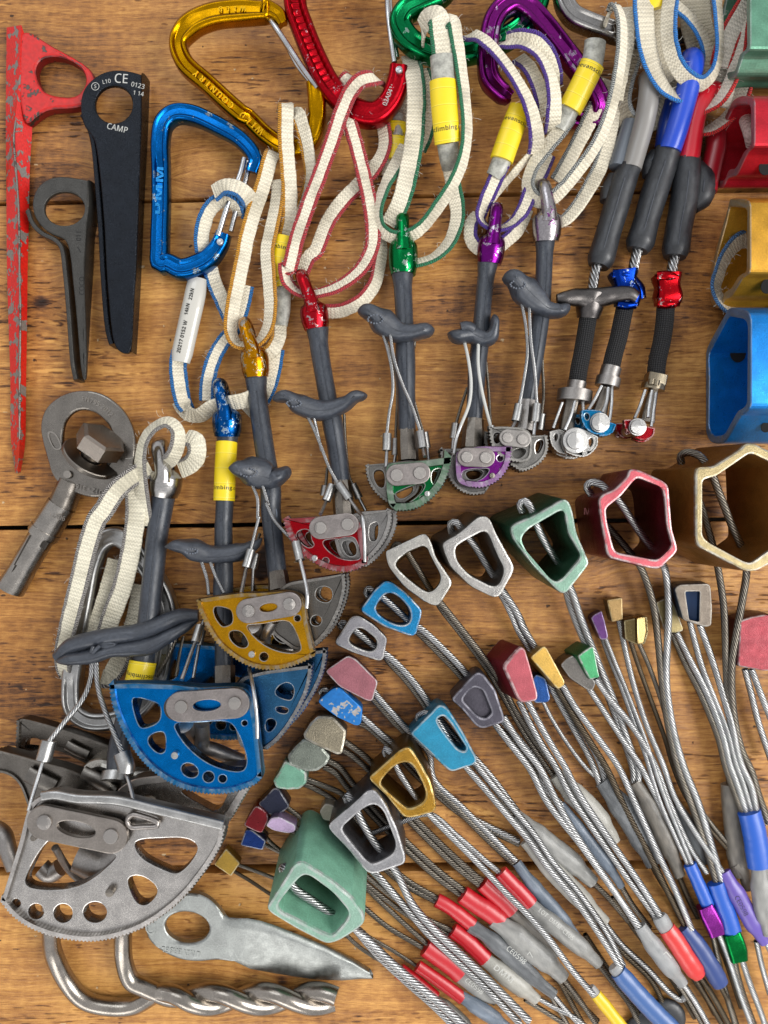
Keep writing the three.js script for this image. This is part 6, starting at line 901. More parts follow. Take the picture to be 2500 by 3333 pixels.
nut('larger bare silver hollow nut between the bronze lined one and the green one', 8, [1182, 308, 1215, 285, 1270, 258, 1395, 150, 1440, 145, 1472, 168, 1502, 245, 1612, 445, 1608, 485, 1530, 628, 1490, 640, 1350, 572, 1225, 450, 1182, 340], { h: 31, th: 27, hole: [1255, 340, 1300, 305, 1425, 238, 1455, 250, 1505, 375, 1555, 470, 1520, 560, 1480, 570, 1345, 502, 1270, 420], top: '#aaa7a3', side: '#77726c', edge: '#c3c1bb', lean: [-26, -14], r: 18, bevel: 1.1, met: 0.9 }, (g) => {
  through(g, c3(8, [1235, 250, 20, 1232, 190, 23, 1262, 185, 24, 1300, 230, 23, 1370, 320, 20, 1500, 530, 17, 1560, 620, 13, 1640, 750, 11], 9, [200, 830, 9, 300, 1000, 8, 400, 1180, 7, 520, 1390, 6, 640, 1600, 6], 12, [690, 220, 6]), 1.75);
  cable(g, c3(8, [1490, 560, 9, 1545, 640, 10, 1600, 750, 9], 9, [165, 840, 7, 260, 1000, 6, 370, 1200, 5, 480, 1400, 5, 590, 1600, 5], 12, [650, 220, 6]), 1.65);
  sleeve(g, c3(12, [665, 200, 6, 730, 290, 7, 830, 430, 7, 910, 580, 7, 965, 700, 6]), 140, SLV.dark);
  cable(g, c3(12, [955, 690, 4, 1010, 790, 4, 1120, 960, 4, 1200, 1090, 4]), 1.5, M.bronzewire);
});
nut('mint green hollow nut with worn rim, left of the dark red hexagonal one', 9, [108, 215, 150, 185, 260, 140, 415, 50, 445, 45, 470, 62, 492, 125, 512, 245, 590, 425, 575, 455, 452, 612, 412, 612, 252, 452, 130, 292], { h: 36, th: 33, hole: [182, 275, 225, 225, 420, 112, 440, 130, 455, 245, 540, 392, 408, 538, 370, 535, 250, 420, 192, 320], top: '#86a895', side: '#2f5a41', edge: '#b7bdb6', lean: [-34, -26], r: 18, bevel: 1.1, rough: 0.42 }, (g) => {
  through(g, c3(9, [185, 120, 27, 172, 75, 29, 195, 55, 30, 235, 95, 30, 275, 210, 28, 330, 320, 25, 430, 480, 18, 480, 590, 14, 530, 740, 12, 590, 900, 10, 650, 1050, 9, 720, 1220, 7, 820, 1500, 6, 880, 1680, 6], 12, [880, 215, 6]), 1.75);
  cable(g, c3(9, [440, 560, 10, 470, 680, 9, 540, 860, 8, 610, 1010, 7, 680, 1180, 6, 760, 1400, 5, 850, 1680, 5], 12, [850, 220, 5]), 1.75);
  sleeve(g, c3(12, [855, 205, 6, 920, 300, 6, 1000, 460, 6, 1080, 640, 6, 1130, 770, 6]), 110, SLV.smoke);
  cable(g, c3(12, [1120, 760, 4, 1170, 880, 3.5, 1240, 1020, 3]), 1.5, M.bronzewire);
});
nut('dark red hexagonal hollow chock with pink worn rim', 9, [640, 48, 668, 12, 735, -12, 815, -92, 822, -128, 850, -140, 905, -125, 1040, -60, 1066, -30, 1072, 60, 1085, 220, 1120, 345, 1108, 372, 1012, 464, 965, 464, 712, 402, 690, 372, 650, 150], { h: 46, th: 42, hole: [688, 100, 780, 28, 862, -72, 885, -80, 1020, -25, 1037, 40, 1048, 205, 1080, 312, 1070, 342, 1000, 408, 960, 405, 755, 365, 735, 340, 695, 180], hr: 14, top: '#bd5a63', side: '#6e1420', edge: '#c4b3b2', r: 14, bevel: 1, rough: 0.4 }, (g) => {
  through(g, c3(9, [600, 20, 26, 572, -30, 28, 600, -55, 30, 660, -40, 31, 710, 10, 32, 765, 60, 32, 880, 230, 28, 1000, 390, 22, 1042, 470, 15, 1062, 700, 12, 1055, 900, 11, 1050, 1150, 9, 1085, 1400, 9, 1150, 1640, 9], 12, [1240, 330, 9, 1330, 620, 9, 1385, 810, 9]), 1.75);
  cable(g, c3(9, [640, 150, 12, 760, 280, 12, 880, 430, 12, 915, 500, 11, 970, 680, 10, 1000, 900, 9, 1025, 1150, 8, 1060, 1400, 8, 1115, 1640, 8], 12, [1200, 340, 8, 1300, 640, 8, 1350, 810, 8]), 1.75, M.dullwire);
  tapeOn(g, c3(12, [1345, 810, 9, 1375, 900, 9, 1415, 1010, 9, 1445, 1110, 9]), 105, VINYL.blue);
  part(g, 'crimp', sweep(c3(12, [1435, 1105, 9, 1450, 1150, 9, 1468, 1210, 9, 1480, 1270, 9]), box2(9.2 * mm, 6.2 * mm, 1.8 * mm), { scale: [0.9, 1, 1.02, 0.9] }), metal('#11803c', 0.24));
  for (const [a, m] of [[[1455, 1265, 8, 1480, 1380, 7, 1530, 1540, 6, 1590, 1700, 6], M.dullwire], [[1500, 1262, 9, 1545, 1400, 8, 1620, 1600, 8, 1660, 1720, 8], M.wire]]) cable(g, c3(12, a), 1.5, m);
  part(g, 'stamped_lettering', [letters('M', 3 * mm, at(9, 575, 118), 30 * mm, 0, { depth: 0.1 * mm })], metal('#a06a68', 0.5));
});
nut('bronze gold hexagonal chock cut by the right border, largest of the upright ones', 9, [1222, -118, 1240, -150, 1330, -152, 1500, -262, 1520, -292, 1575, -292, 1690, -235, 1770, -200, 1790, 0, 1800, 320, 1740, 400, 1590, 478, 1530, 482, 1240, 332, 1222, 290], { h: 43, th: 37, hole: [1270, -70, 1352, -92, 1540, -222, 1565, -228, 1720, -155, 1740, 300, 1560, 428, 1520, 420, 1300, 302, 1268, 265], hr: 14, top: '#a4946c', side: '#93632a', edge: '#bdb8aa', r: 14, bevel: 1, rough: 0.4, lean: [-46, -6] }, (g) => {
  through(g, c3(9, [1140, -170, 22, 1135, -215, 24, 1180, -235, 27, 1245, -215, 29, 1300, -150, 30, 1370, 20, 28, 1440, 200, 26, 1525, 400, 20, 1530, 490, 15, 1505, 650, 13, 1470, 850, 12, 1440, 1080, 11, 1455, 1350, 10, 1500, 1550, 10, 1560, 1680, 10], 12, [1600, 280, 10, 1660, 450, 10]), 1.8, M.dullwire);
  cable(g, c3(9, [1250, 60, 12, 1330, 330, 12, 1362, 480, 11, 1392, 680, 10, 1402, 880, 10, 1410, 1100, 9, 1425, 1320, 9, 1470, 1560, 9, 1520, 1680, 9], 12, [1580, 300, 9, 1640, 460, 9]), 1.7, M.dullwire);
});
nut('bright blue hollow nut with silver edges, left of the bronze lined one', 8, [690, 702, 770, 590, 835, 533, 875, 540, 960, 600, 1058, 708, 1056, 745, 1022, 862, 985, 868, 830, 812, 698, 726], { h: 17, th: 14, hole: [778, 690, 828, 622, 872, 604, 930, 640, 990, 712, 988, 785, 935, 806, 860, 782, 790, 732], top: '#1d86bd', side: '#1a5d8b', edge: '#b5b8ba', r: 12, lean: [-6, 4], bevel: 0.9 }, (g) => {
  through(g, c3(8, [745, 645, 7, 722, 600, 8, 735, 580, 9, 775, 605, 10, 850, 660, 10, 985, 780, 9, 1060, 830, 9, 1200, 960, 9, 1330, 1100, 9, 1440, 1260, 8, 1560, 1400, 9], 9, [140, 1460, 9, 290, 1660, 8], 12, [320, 230, 7, 425, 350, 7]), 1.7);
  cable(g, c3(8, [980, 800, 5, 1040, 850, 6, 1180, 990, 6, 1310, 1130, 6, 1400, 1270, 5, 1530, 1430, 6], 9, [110, 1470, 6, 260, 1670, 6], 12, [310, 245, 6, 425, 365, 6]), 1.7, M.dullwire);
  sleeve(g, c3(12, [415, 340, 7, 470, 410, 8, 590, 570, 8, 700, 710, 8, 780, 835, 7]), 76, SLV.blue);
  cable(g, c3(12, [775, 825, 5, 850, 950, 4, 950, 1080, 4]), 1.4, M.dullwire);
});
nut('small plain grey hollow nut below the bright blue one', 8, [535, 898, 565, 850, 632, 748, 680, 742, 770, 798, 852, 880, 828, 1008, 800, 1018, 650, 970, 542, 920], { h: 14, th: 11, hole: [622, 880, 658, 824, 700, 818, 790, 890, 782, 945, 742, 962, 660, 932, 624, 905], top: '#a19fa3', side: '#6d6c70', edge: '#bfbdb9', r: 12, lean: [-4, 4], bevel: 0.9, met: 0.9 }, (g) => {
  through(g, c3(8, [590, 830, 7, 560, 785, 7, 610, 800, 8, 700, 870, 8, 800, 950, 7, 870, 1000, 7, 980, 1110, 7, 1080, 1240, 7, 1140, 1330, 6], 11, [1380, 70, 5, 1500, 210, 6, 1640, 400, 6]), 1.75);
  cable(g, c3(8, [820, 960, 4, 850, 1010, 5, 960, 1130, 5, 1060, 1260, 5, 1120, 1350, 5], 11, [1360, 90, 4, 1480, 230, 5, 1620, 420, 5]), 1.6, M.dullwire);
  sleeve(g, c3(12, [140, 410, 6, 200, 460, 7, 330, 570, 7, 470, 680, 7, 610, 810, 6]), 130, SLV.grey);
  cable(g, c3(12, [600, 800, 4, 700, 900, 3.5, 820, 1040, 3]), 1.4, M.dullwire);
});
nut('dusty pink solid nut below the small grey hollow one', 8, [476, 1080, 500, 1058, 612, 982, 662, 1005, 795, 1140, 762, 1258, 730, 1258, 562, 1172], { h: 12, th: 10, top: '#a4646d', side: '#6a3940', edge: '#bfb7b6', r: 12, lean: [-3, 4], met: 0.35, rough: 0.5 }, (g) => {
  cable(g, c3(8, [760, 1185, 7, 800, 1240, 7, 900, 1350, 7, 1010, 1470, 6, 1100, 1570, 5], 11, [1130, 190, 4, 1300, 360, 4, 1480, 540, 5, 1620, 680, 5]), 1.6);
  cable(g, c3(8, [740, 1215, 5, 785, 1265, 5, 880, 1370, 5, 990, 1490, 4], 11, [1100, 200, 3.5, 1280, 380, 4, 1460, 560, 4, 1610, 700, 4]), 1.6, M.dullwire);
  sleeve(g, c3(12, [150, 690, 5, 220, 790, 6, 340, 930, 6, 450, 1060, 6, 530, 1160, 5]), 85, SLV.blue);
});
nut('scratched blue and silver nut below the dusty pink one', 8, [432, 1255, 520, 1182, 562, 1172, 702, 1300, 692, 1398, 662, 1408, 542, 1352, 445, 1278], { h: 11, th: 9, top: '#2b78bc', side: '#4b6a8a', edge: '#b8b6b2', r: 12, worn: coat('#1d74bf', '#b3adaa', 0.38, 0.055, { metalness: 0.4, rough: 0.45 }) }, (g) => {
  part(g, 'cable_end', rope(c3(8, [445, 1205, 5, 465, 1185, 6, 500, 1200, 6]), 1.4 * mm), M.wire);
  cable(g, c3(8, [690, 1345, 6, 730, 1380, 6, 810, 1450, 6, 880, 1505, 5], 11, [960, 60, 3, 1120, 220, 3, 1330, 400, 3, 1640, 560, 3]), 1.55);
  cable(g, c3(8, [670, 1385, 4, 720, 1405, 4, 800, 1470, 4, 860, 1525, 4], 11, [940, 80, 2.5, 1100, 240, 2.5, 1320, 420, 2.5, 1640, 580, 2.5]), 1.5, M.dullwire);
  sleeve(g, c3(12, [205, 555, 7, 290, 650, 8, 420, 790, 8, 560, 930, 8, 680, 1050, 7]), 120, SLV.pale);
  for (const [a, m] of [[[670, 1040, 5, 780, 1180, 5, 940, 1330, 5, 1080, 1480, 5, 1140, 1512, 5, 1165, 1480, 6, 1120, 1420, 6], M.wire], [[650, 1060, 3, 800, 1240, 3, 960, 1400, 3, 1060, 1600, 3], M.bronzewire]]) cable(g, c3(12, a), 1.45, m);
});
nut('taupe faceted nut below the scratched blue one', 8, [342, 1450, 385, 1385, 430, 1348, 525, 1358, 606, 1440, 600, 1490, 580, 1572, 550, 1578, 400, 1510, 350, 1480], { h: 12, th: 10, top: '#8f8672', side: '#756c5b', edge: '#b8b1a2', r: 6, tilt: [-0.12, 0.25], bevel: 1.4, met: 0.8 }, (g) => {
  cable(g, c3(8, [580, 1490, 7, 640, 1530, 6, 740, 1610, 5], 11, [800, 150, 3.5, 900, 300, 3.5, 1100, 510, 4, 1290, 690, 5, 1415, 800, 6]), 1.55, M.dullwire);
  cable(g, c3(8, [570, 1540, 5, 620, 1570, 4, 710, 1645, 4], 11, [770, 170, 3, 880, 330, 3, 1080, 540, 3.5, 1270, 720, 4.5, 1400, 825, 5.5]), 1.5, M.dullwire);
  tapeOn(g, c3(11, [1420, 815, 6, 1480, 870, 6, 1545, 925, 6, 1600, 985, 6]), 100, VINYL.red);
  sleeve(g, c3(12, [110, 980, 6, 200, 1060, 6, 310, 1150, 6, 400, 1240, 5]), 90, SLV.smoke);
});
nut('grey green rounded nut between the taupe and the mint one', 8, [245, 1582, 290, 1530, 345, 1480, 430, 1498, 512, 1592, 490, 1640, 430, 1680, 370, 1682, 262, 1645], { h: 11, th: 9, top: '#858b80', side: '#6f756d', edge: '#a9ada4', r: 9, tilt: [-0.05, 0.12], bevel: 1.6, met: 0.8 }, (g) => {
  cable(g, c3(8, [490, 1610, 6, 560, 1650, 5], 11, [640, 210, 3.5, 800, 400, 3.5, 980, 580, 4, 1180, 760, 5, 1325, 870, 6]), 1.5, M.dullwire);
  cable(g, c3(8, [470, 1650, 4, 540, 1690, 4], 11, [610, 240, 3, 780, 430, 3, 960, 610, 3.5, 1160, 790, 4, 1305, 895, 5]), 1.5, M.dullwire);
  tapeOn(g, c3(11, [1300, 880, 7, 1370, 930, 7, 1450, 980, 7, 1535, 1045, 7]), 110, VINYL.red);
  sleeve(g, c3(12, [10, 1030, 7, 110, 1100, 8, 240, 1210, 8, 340, 1290, 8, 430, 1380, 6]), 140, SLV.grey);
  for (const [a, m] of [[[415, 1365, 5, 520, 1500, 4, 640, 1680, 4], M.dullwire], [[395, 1375, 3, 440, 1460, 3, 560, 1680, 3], M.bronzewire]]) cable(g, c3(12, a), 1.35, m);
  part(g, 'printed_mark', letters('7', 3 * mm, at(12, 235, 1245), 13.2 * mm, -50, { depth: 0.05 * mm, thin: true }), M.print);
});
nut('pale mint rounded nut above the navy one', 11, [160, 200, 195, 150, 230, 82, 290, 100, 368, 152, 368, 212, 325, 252, 250, 256, 182, 246], { h: 12, th: 10, top: '#7fb79c', side: '#5d8f78', edge: '#b6bab2', r: 8, tilt: [0, 0.08], bevel: 1.3, met: 0.35 }, (g) => {
  cable(g, c3(11, [350, 185, 6, 430, 215, 6, 590, 290, 5, 640, 400, 4, 800, 640, 4, 960, 790, 5, 1150, 905, 6]), 1.35, M.dullwire);
  cable(g, c3(11, [340, 215, 4, 410, 245, 4, 540, 325, 4, 610, 430, 3, 780, 670, 3.5, 940, 815, 4.5, 1140, 925, 5.5]), 1.35, M.dullwire);
  tapeOn(g, c3(11, [1145, 915, 7, 1210, 950, 7, 1285, 1005, 7, 1360, 1065, 7]), 84, VINYL.red);
  sleeve(g, c3(11, [1345, 1065, 7, 1430, 1120, 8, 1540, 1210, 8, 1650, 1310, 8, 1760, 1410, 7, 1850, 1480, 6]), 105, SLV.dark, { scale: [0.8, 0.75, 1, 1, 1, 0.9, 0.68, 0.6] });
  part(g, 'printed_lettering', letters('CE0598', 2.5 * mm, at(12, 150, 1245), 12.6 * mm, 40, { depth: 0.05 * mm, thin: true }), M.print);
  for (const [a, m] of [[[360, 1470, 5, 470, 1600, 4, 560, 1700, 4], M.wire], [[350, 1480, 3.5, 420, 1600, 3, 480, 1700, 3], M.dullwire]]) cable(g, c3(12, a), 1.2, m);
});
nut('dark navy nut above the deep red one', 11, [72, 338, 120, 295, 165, 245, 195, 248, 265, 352, 235, 380, 195, 402, 130, 402], { h: 12, th: 10, top: '#2c3045', side: '#23263a', edge: '#9a9aa0', r: 10, tilt: [0, 0.1], met: 0.6 }, (g) => {
  cable(g, c3(11, [240, 355, 6, 310, 405, 6, 400, 470, 5, 520, 560, 5, 640, 660, 4, 720, 830, 4, 900, 1010, 5, 1090, 1180, 6]), 1.25, M.dullwire);
  cable(g, c3(11, [710, 960, 4, 850, 1075, 4.5, 1060, 1200, 6]), 1.25, M.dullwire);
  tapeOn(g, c3(11, [1080, 1195, 7, 1150, 1245, 7, 1230, 1300, 7, 1295, 1355, 7]), 120, VINYL.red);
  sleeve(g, c3(11, [1280, 1345, 6, 1340, 1390, 6, 1420, 1450, 6, 1505, 1515, 5]), 118, SLV.grey, { scale: [1, 1, 1, 1, 1, 0.95, 0.85, 0.6], thick: 0.5 });
  part(g, 'printed_lettering', [letters('4kN', 2.6 * mm, at(11, 1395, 1410), 10 * mm, 38, { depth: 0.05 * mm, thin: true }), letters('CE0598', 2.3 * mm, at(11, 1372, 1432), 10 * mm, 38, { depth: 0.05 * mm, thin: true })], M.print);
  cable(g, c3(11, [1510, 1510, 4, 1580, 1580, 3, 1680, 1690, 3]), 1.1);
});
nut('deep red nut between the navy and the dark blue one, lower left of the fan', 10, [1458, 470, 1490, 410, 1530, 350, 1560, 358, 1605, 395, 1614, 432, 1572, 515, 1540, 508], { h: 14, th: 11, top: '#7d1720', side: '#6a1019', edge: '#a98f90', r: 10, tilt: [0.05, 0.02] }, (g) => {
  cable(g, c3(11, [85, 480, 7, 140, 560, 5, 260, 660, 4, 400, 760, 3]), 1.1, M.dullwire);
});
nut('pale lilac nut lying over the deep red one', 11, [118, 472, 150, 422, 200, 415, 300, 466, 297, 508, 250, 518, 165, 500], { h: 18, th: 9, top: '#c3a9cc', side: '#8b7696', edge: '#c0bcc2', r: 10, met: 0.3 }, (g) => {
  cable(g, c3(11, [290, 480, 13, 360, 500, 12, 480, 545, 11, 560, 610, 9, 680, 730, 8, 860, 880, 7, 1050, 1010, 6, 1240, 1100, 6]), 1.3, M.dullwire);
  cable(g, c3(11, [285, 500, 11, 350, 525, 10, 470, 575, 9, 545, 640, 8, 660, 760, 6, 840, 910, 5, 1030, 1040, 5, 1230, 1125, 5]), 1.3, M.dullwire);
  tapeOn(g, c3(11, [1240, 1095, 7, 1310, 1145, 7, 1370, 1200, 7, 1440, 1270, 7]), 92, VINYL.red);
  sleeve(g, c3(11, [1425, 1265, 7, 1500, 1320, 8, 1600, 1400, 8, 1680, 1460, 7, 1745, 1515, 6]), 112, SLV.pale);
  part(g, 'printed_lettering', letters('DMM', 2.7 * mm, at(11, 1548, 1358), 12.2 * mm, 40, { depth: 0.05 * mm, squeeze: 1.3, thin: true }), M.print);
  for (const [a, m] of [[[260, 1490, 5, 380, 1560, 4, 500, 1620, 4, 600, 1700, 4], M.wire], [[200, 1510, 4, 330, 1590, 3, 470, 1680, 3], M.dullwire]]) cable(g, c3(12, a), 1.2, m);
});
nut('small dark blue nut with silver edge, below the deep red one', 10, [1440, 588, 1472, 496, 1512, 496, 1598, 560, 1578, 616], { h: 12, th: 10, top: '#173a80', side: '#12305f', edge: '#a6abb5', r: 8, tilt: [0.02, 0.1] }, (g) => {
  cable(g, c3(11, [100, 575, 6, 170, 610, 5, 260, 660, 4, 400, 800, 3, 620, 1140, 3, 760, 1250, 4, 930, 1340, 5]), 1.0, M.dullwire);
  tapeOn(g, c3(11, [920, 1340, 5, 990, 1390, 5, 1060, 1450, 5, 1130, 1510, 5]), 96, VINYL.red);
  sleeve(g, c3(11, [1115, 1500, 5, 1200, 1560, 5, 1290, 1640, 5, 1380, 1720, 5]), 85, SLV.smoke);
});
nut('small square mustard yellow nut, lowest and leftmost of the fan', 10, [1282, 705, 1355, 605, 1442, 695, 1386, 776], { h: 8, th: 6, top: '#b08c2f', side: '#8d6d24', edge: '#bdb08c', r: 7, met: 0.5 }, (g) => {
  cable(g, c3(10, [1420, 700, 4, 1530, 740, 3, 1680, 800, 3], 11, [400, 900, 3, 650, 1080, 3, 730, 1130, 3, 900, 1230, 4, 1040, 1320, 5]), 0.9, M.dullwire);
  cable(g, c3(10, [1400, 740, 3, 1500, 800, 2.5, 1640, 890, 2.5], 11, [420, 1010, 2.5, 620, 1140, 2.5]), 0.85, M.bronzewire);
  tapeOn(g, c3(11, [1030, 1310, 7, 1110, 1365, 7, 1200, 1430, 7, 1300, 1505, 7]), 74, VINYL.red);
  sleeve(g, c3(11, [1290, 1490, 7, 1370, 1545, 7, 1470, 1610, 7, 1570, 1680, 6]), 92, SLV.blue);
});
nut('beige nut mostly hidden behind the brushed silver hollow one', 11, [440, 385, 475, 335, 525, 345, 560, 400, 530, 445, 465, 438], { h: 12, th: 10, top: '#a79f8f', edge: '#bdb7ab', r: 9, met: 0.6 }, (g) => {
  cable(g, c3(11, [540, 420, 6, 700, 520, 5, 900, 460, 5, 1100, 400, 7, 1280, 540, 7, 1450, 690, 8, 1545, 765, 8]), 1.4);
  tapeOn(g, c3(12, [55, 745, 9, 110, 805, 9, 175, 870, 9, 235, 940, 9]), 88, VINYL.red);
  sleeve(g, c3(12, [225, 930, 9, 310, 1010, 10, 440, 1120, 10, 540, 1200, 10, 645, 1300, 8]), 108, SLV.grey);
  part(g, 'printed_lettering', letters('LOT  DMM  CE05', 2.1 * mm, at(12, 390, 1060), 14.6 * mm, 41, { depth: 0.05 * mm, thin: true }), M.print);
  cable(g, c3(12, [635, 1290, 6, 720, 1400, 5, 820, 1530, 4, 900, 1680, 4]), 1.4, M.dullwire);
});
nut('golden hollow nut with tapered window, above the brushed silver one', 11, [738, 178, 770, 150, 860, 70, 928, 8, 975, -6, 1005, 20, 1060, 110, 1112, 202, 1145, 335, 1140, 388, 1000, 425, 962, 424, 938, 410, 840, 290, 748, 205], { h: 25, th: 20, hole: [806, 212, 850, 155, 905, 105, 965, 88, 1005, 112, 1068, 232, 1082, 295, 1050, 342, 975, 368, 938, 340, 830, 245], top: '#b0842f', side: '#7d5a1f', edge: '#cdb67c', r: 14, lean: [4, -8], bevel: 1.1, met: 0.85 }, (g) => {
  through(g, c3(11, [850, 60, 16, 832, 10, 17, 870, 30, 18, 910, 130, 18, 980, 240, 18, 1050, 335, 17, 1120, 420, 15, 1240, 540, 15, 1390, 690, 15, 1560, 870, 15, 1690, 1000, 15], 12, [330, 1130, 15, 480, 1330, 15, 610, 1480, 14]), 1.55);
  sleeve(g, c3(12, [590, 1440, 13, 640, 1500, 13]), 62, SLV.clear, { scale: [0.9, 1, 1, 1, 1, 1, 1, 1] });
  sleeve(g, c3(12, [625, 1480, 13, 690, 1560, 13, 760, 1650, 13, 830, 1740, 13]), 72, VINYL.yellow, { name: 'yellow_sleeve', scale: [0.95, 1, 1, 1, 1, 1, 1, 1] });
});
nut('brushed silver hollow nut between the golden and the big mint one', 11, [492, 465, 530, 430, 640, 340, 728, 256, 770, 252, 795, 275, 845, 345, 912, 490, 962, 660, 955, 702, 775, 762, 735, 758, 700, 725, 618, 620, 505, 502], { h: 28, th: 23, hole: [578, 482, 640, 425, 705, 368, 772, 338, 825, 380, 902, 582, 885, 638, 775, 698, 738, 690, 660, 600, 590, 512], top: '#a5a4a6', side: '#77767a', edge: '#c9c8c8', r: 14, lean: [4, -8], bevel: 1.1, met: 0.9 }, (g) => {
  through(g, c3(11, [620, 340, 18, 598, 280, 19, 640, 320, 20, 690, 430, 20, 760, 550, 19, 835, 650, 18, 900, 740, 15, 1000, 940, 14, 1120, 1080, 14, 1300, 1250, 13, 1480, 1420, 13, 1700, 1640, 13]), 1.9);
  cable(g, c3(11, [760, 740, 10, 820, 800, 11, 960, 960, 11, 1090, 1110, 11, 1270, 1280, 10, 1450, 1450, 10, 1640, 1650, 10]), 1.8);
});
nut('big mint green hollow nut with deep body, lowest of the hollow ones', 11, [122, 965, 150, 920, 240, 780, 285, 705, 330, 688, 370, 702, 520, 800, 640, 900, 712, 1005, 714, 1060, 650, 1110, 560, 1165, 505, 1182, 470, 1178, 300, 1090, 150, 1000], { h: 40, th: 37, hole: [190, 950, 250, 870, 335, 772, 380, 770, 520, 872, 622, 992, 602, 1042, 525, 1130, 490, 1126, 340, 1050, 208, 985], top: '#93b8a4', side: '#86bfa2', edge: '#b9c1ba', r: 16, lean: [4, -62], bevel: 1.2, rough: 0.45, met: 0.2 }, (g) => {
  through(g, c3(11, [245, 790, 24, 222, 735, 26, 225, 715, 28, 255, 770, 30, 295, 845, 30, 400, 920, 29, 520, 1000, 27, 605, 1045, 24, 690, 1110, 18, 830, 1250, 16, 1000, 1400, 15, 1180, 1550, 15, 1330, 1690, 15]), 1.95);
  cable(g, c3(11, [340, 800, 8, 450, 900, 10, 570, 1000, 12, 660, 1090, 13, 790, 1240, 12, 960, 1400, 11, 1130, 1550, 11, 1270, 1690, 11]), 1.9);
});
nut('turquoise hollow nut lying on its side, right of the golden one', 8, [986, 1465, 1040, 1400, 1110, 1325, 1150, 1276, 1180, 1272, 1215, 1298, 1300, 1430, 1388, 1598, 1380, 1632, 1245, 1690, 1215, 1680], { h: 22, th: 17, hole: [1148, 1362, 1185, 1338, 1230, 1390, 1322, 1532, 1312, 1558, 1272, 1544, 1200, 1455, 1158, 1392], hr: 12, top: '#1f8fb4', side: '#187493', edge: '#a9b9c0', r: 12, tilt: [0.18, -0.14], lean: [-4, 6], bevel: 1, rough: 0.42, met: 0.4 }, (g) => {
  through(g, c3(8, [1060, 1400, 10, 1035, 1350, 12, 1080, 1330, 15, 1150, 1380, 17, 1230, 1500, 16, 1290, 1600, 14], 11, [1325, 120, 13, 1420, 230, 13, 1560, 395, 13, 1700, 560, 13], 12, [340, 720, 13, 500, 910, 13, 660, 1140, 13, 775, 1320, 13]), 1.6);
  cable(g, c3(11, [1370, 90, 10, 1450, 190, 11, 1590, 350, 11, 1730, 520, 11], 12, [370, 690, 11, 530, 880, 11, 690, 1110, 11, 790, 1310, 11]), 1.6);
  sleeve(g, c3(12, [730, 1310, 13, 770, 1360, 13, 790, 1385, 13]), 80, SLV.clear, { scale: [0.8, 1, 1, 1, 1, 1, 1, 1] });
  sleeve(g, c3(12, [760, 1345, 13, 850, 1450, 13, 960, 1570, 13, 1090, 1700, 13]), 112, VINYL.steelblue, { name: 'blue_sleeve', scale: [0.9, 1, 1, 1, 1, 1, 1, 1] });
});
nut('dark charcoal violet nut with sunken face, right of the turquoise one', 8, [1230, 1248, 1290, 1180, 1378, 1084, 1420, 1086, 1500, 1190, 1558, 1368, 1542, 1390, 1425, 1426, 1382, 1410, 1300, 1310], { h: 20, th: 15, hole: [1302, 1250, 1335, 1205, 1370, 1175, 1422, 1192, 1478, 1330, 1440, 1362, 1400, 1352, 1345, 1295], hr: 10, top: '#4d4a55', side: '#3f3d47', edge: '#8f8d96', r: 14, bevel: 1.1, met: 0.5, rough: 0.45 }, (g) => {
  part(g, 'sunken_face', flat(round(t2(8, [1285, 1250, 1370, 1155, 1430, 1175, 1495, 1335, 1440, 1382, 1390, 1370]), 12), 17.6 * mm, 6 * mm, { bevel: 0.3 * mm }), metal('#57545c', 0.5));
  cable(g, c3(8, [1545, 1350, 12, 1600, 1440, 12], 9, [180, 1520, 12, 290, 1660, 12], 12, [400, 340, 13, 560, 560, 13, 760, 850, 13, 930, 1110, 13].map((v, i) => i % 3 === 0 && i ? v - 30 : v)), 1.65);
  cable(g, c3(8, [1495, 1395, 11, 1560, 1480, 12], 9, [150, 1560, 12, 230, 1665, 12], 12, [330, 320, 13, 540, 590, 13, 720, 840, 13, 900, 1090, 13]), 1.65);
  sleeve(g, c3(12, [890, 1070, 13, 950, 1160, 13, 1040, 1280, 13, 1150, 1420, 11]), 105, SLV.clear);
  part(g, 'printed_mark', letters('L', 4 * mm, at(12, 1055, 1250), 18.2 * mm, 140, { depth: 0.05 * mm, thin: true }), M.print);
  for (const [a, m] of [[[1140, 1400, 10, 1220, 1520, 8, 1310, 1680, 8], M.wire], [[1120, 1410, 8, 1200, 1540, 6, 1280, 1690, 6], M.dullwire]]) cable(g, c3(12, a), 1.4, m);
});
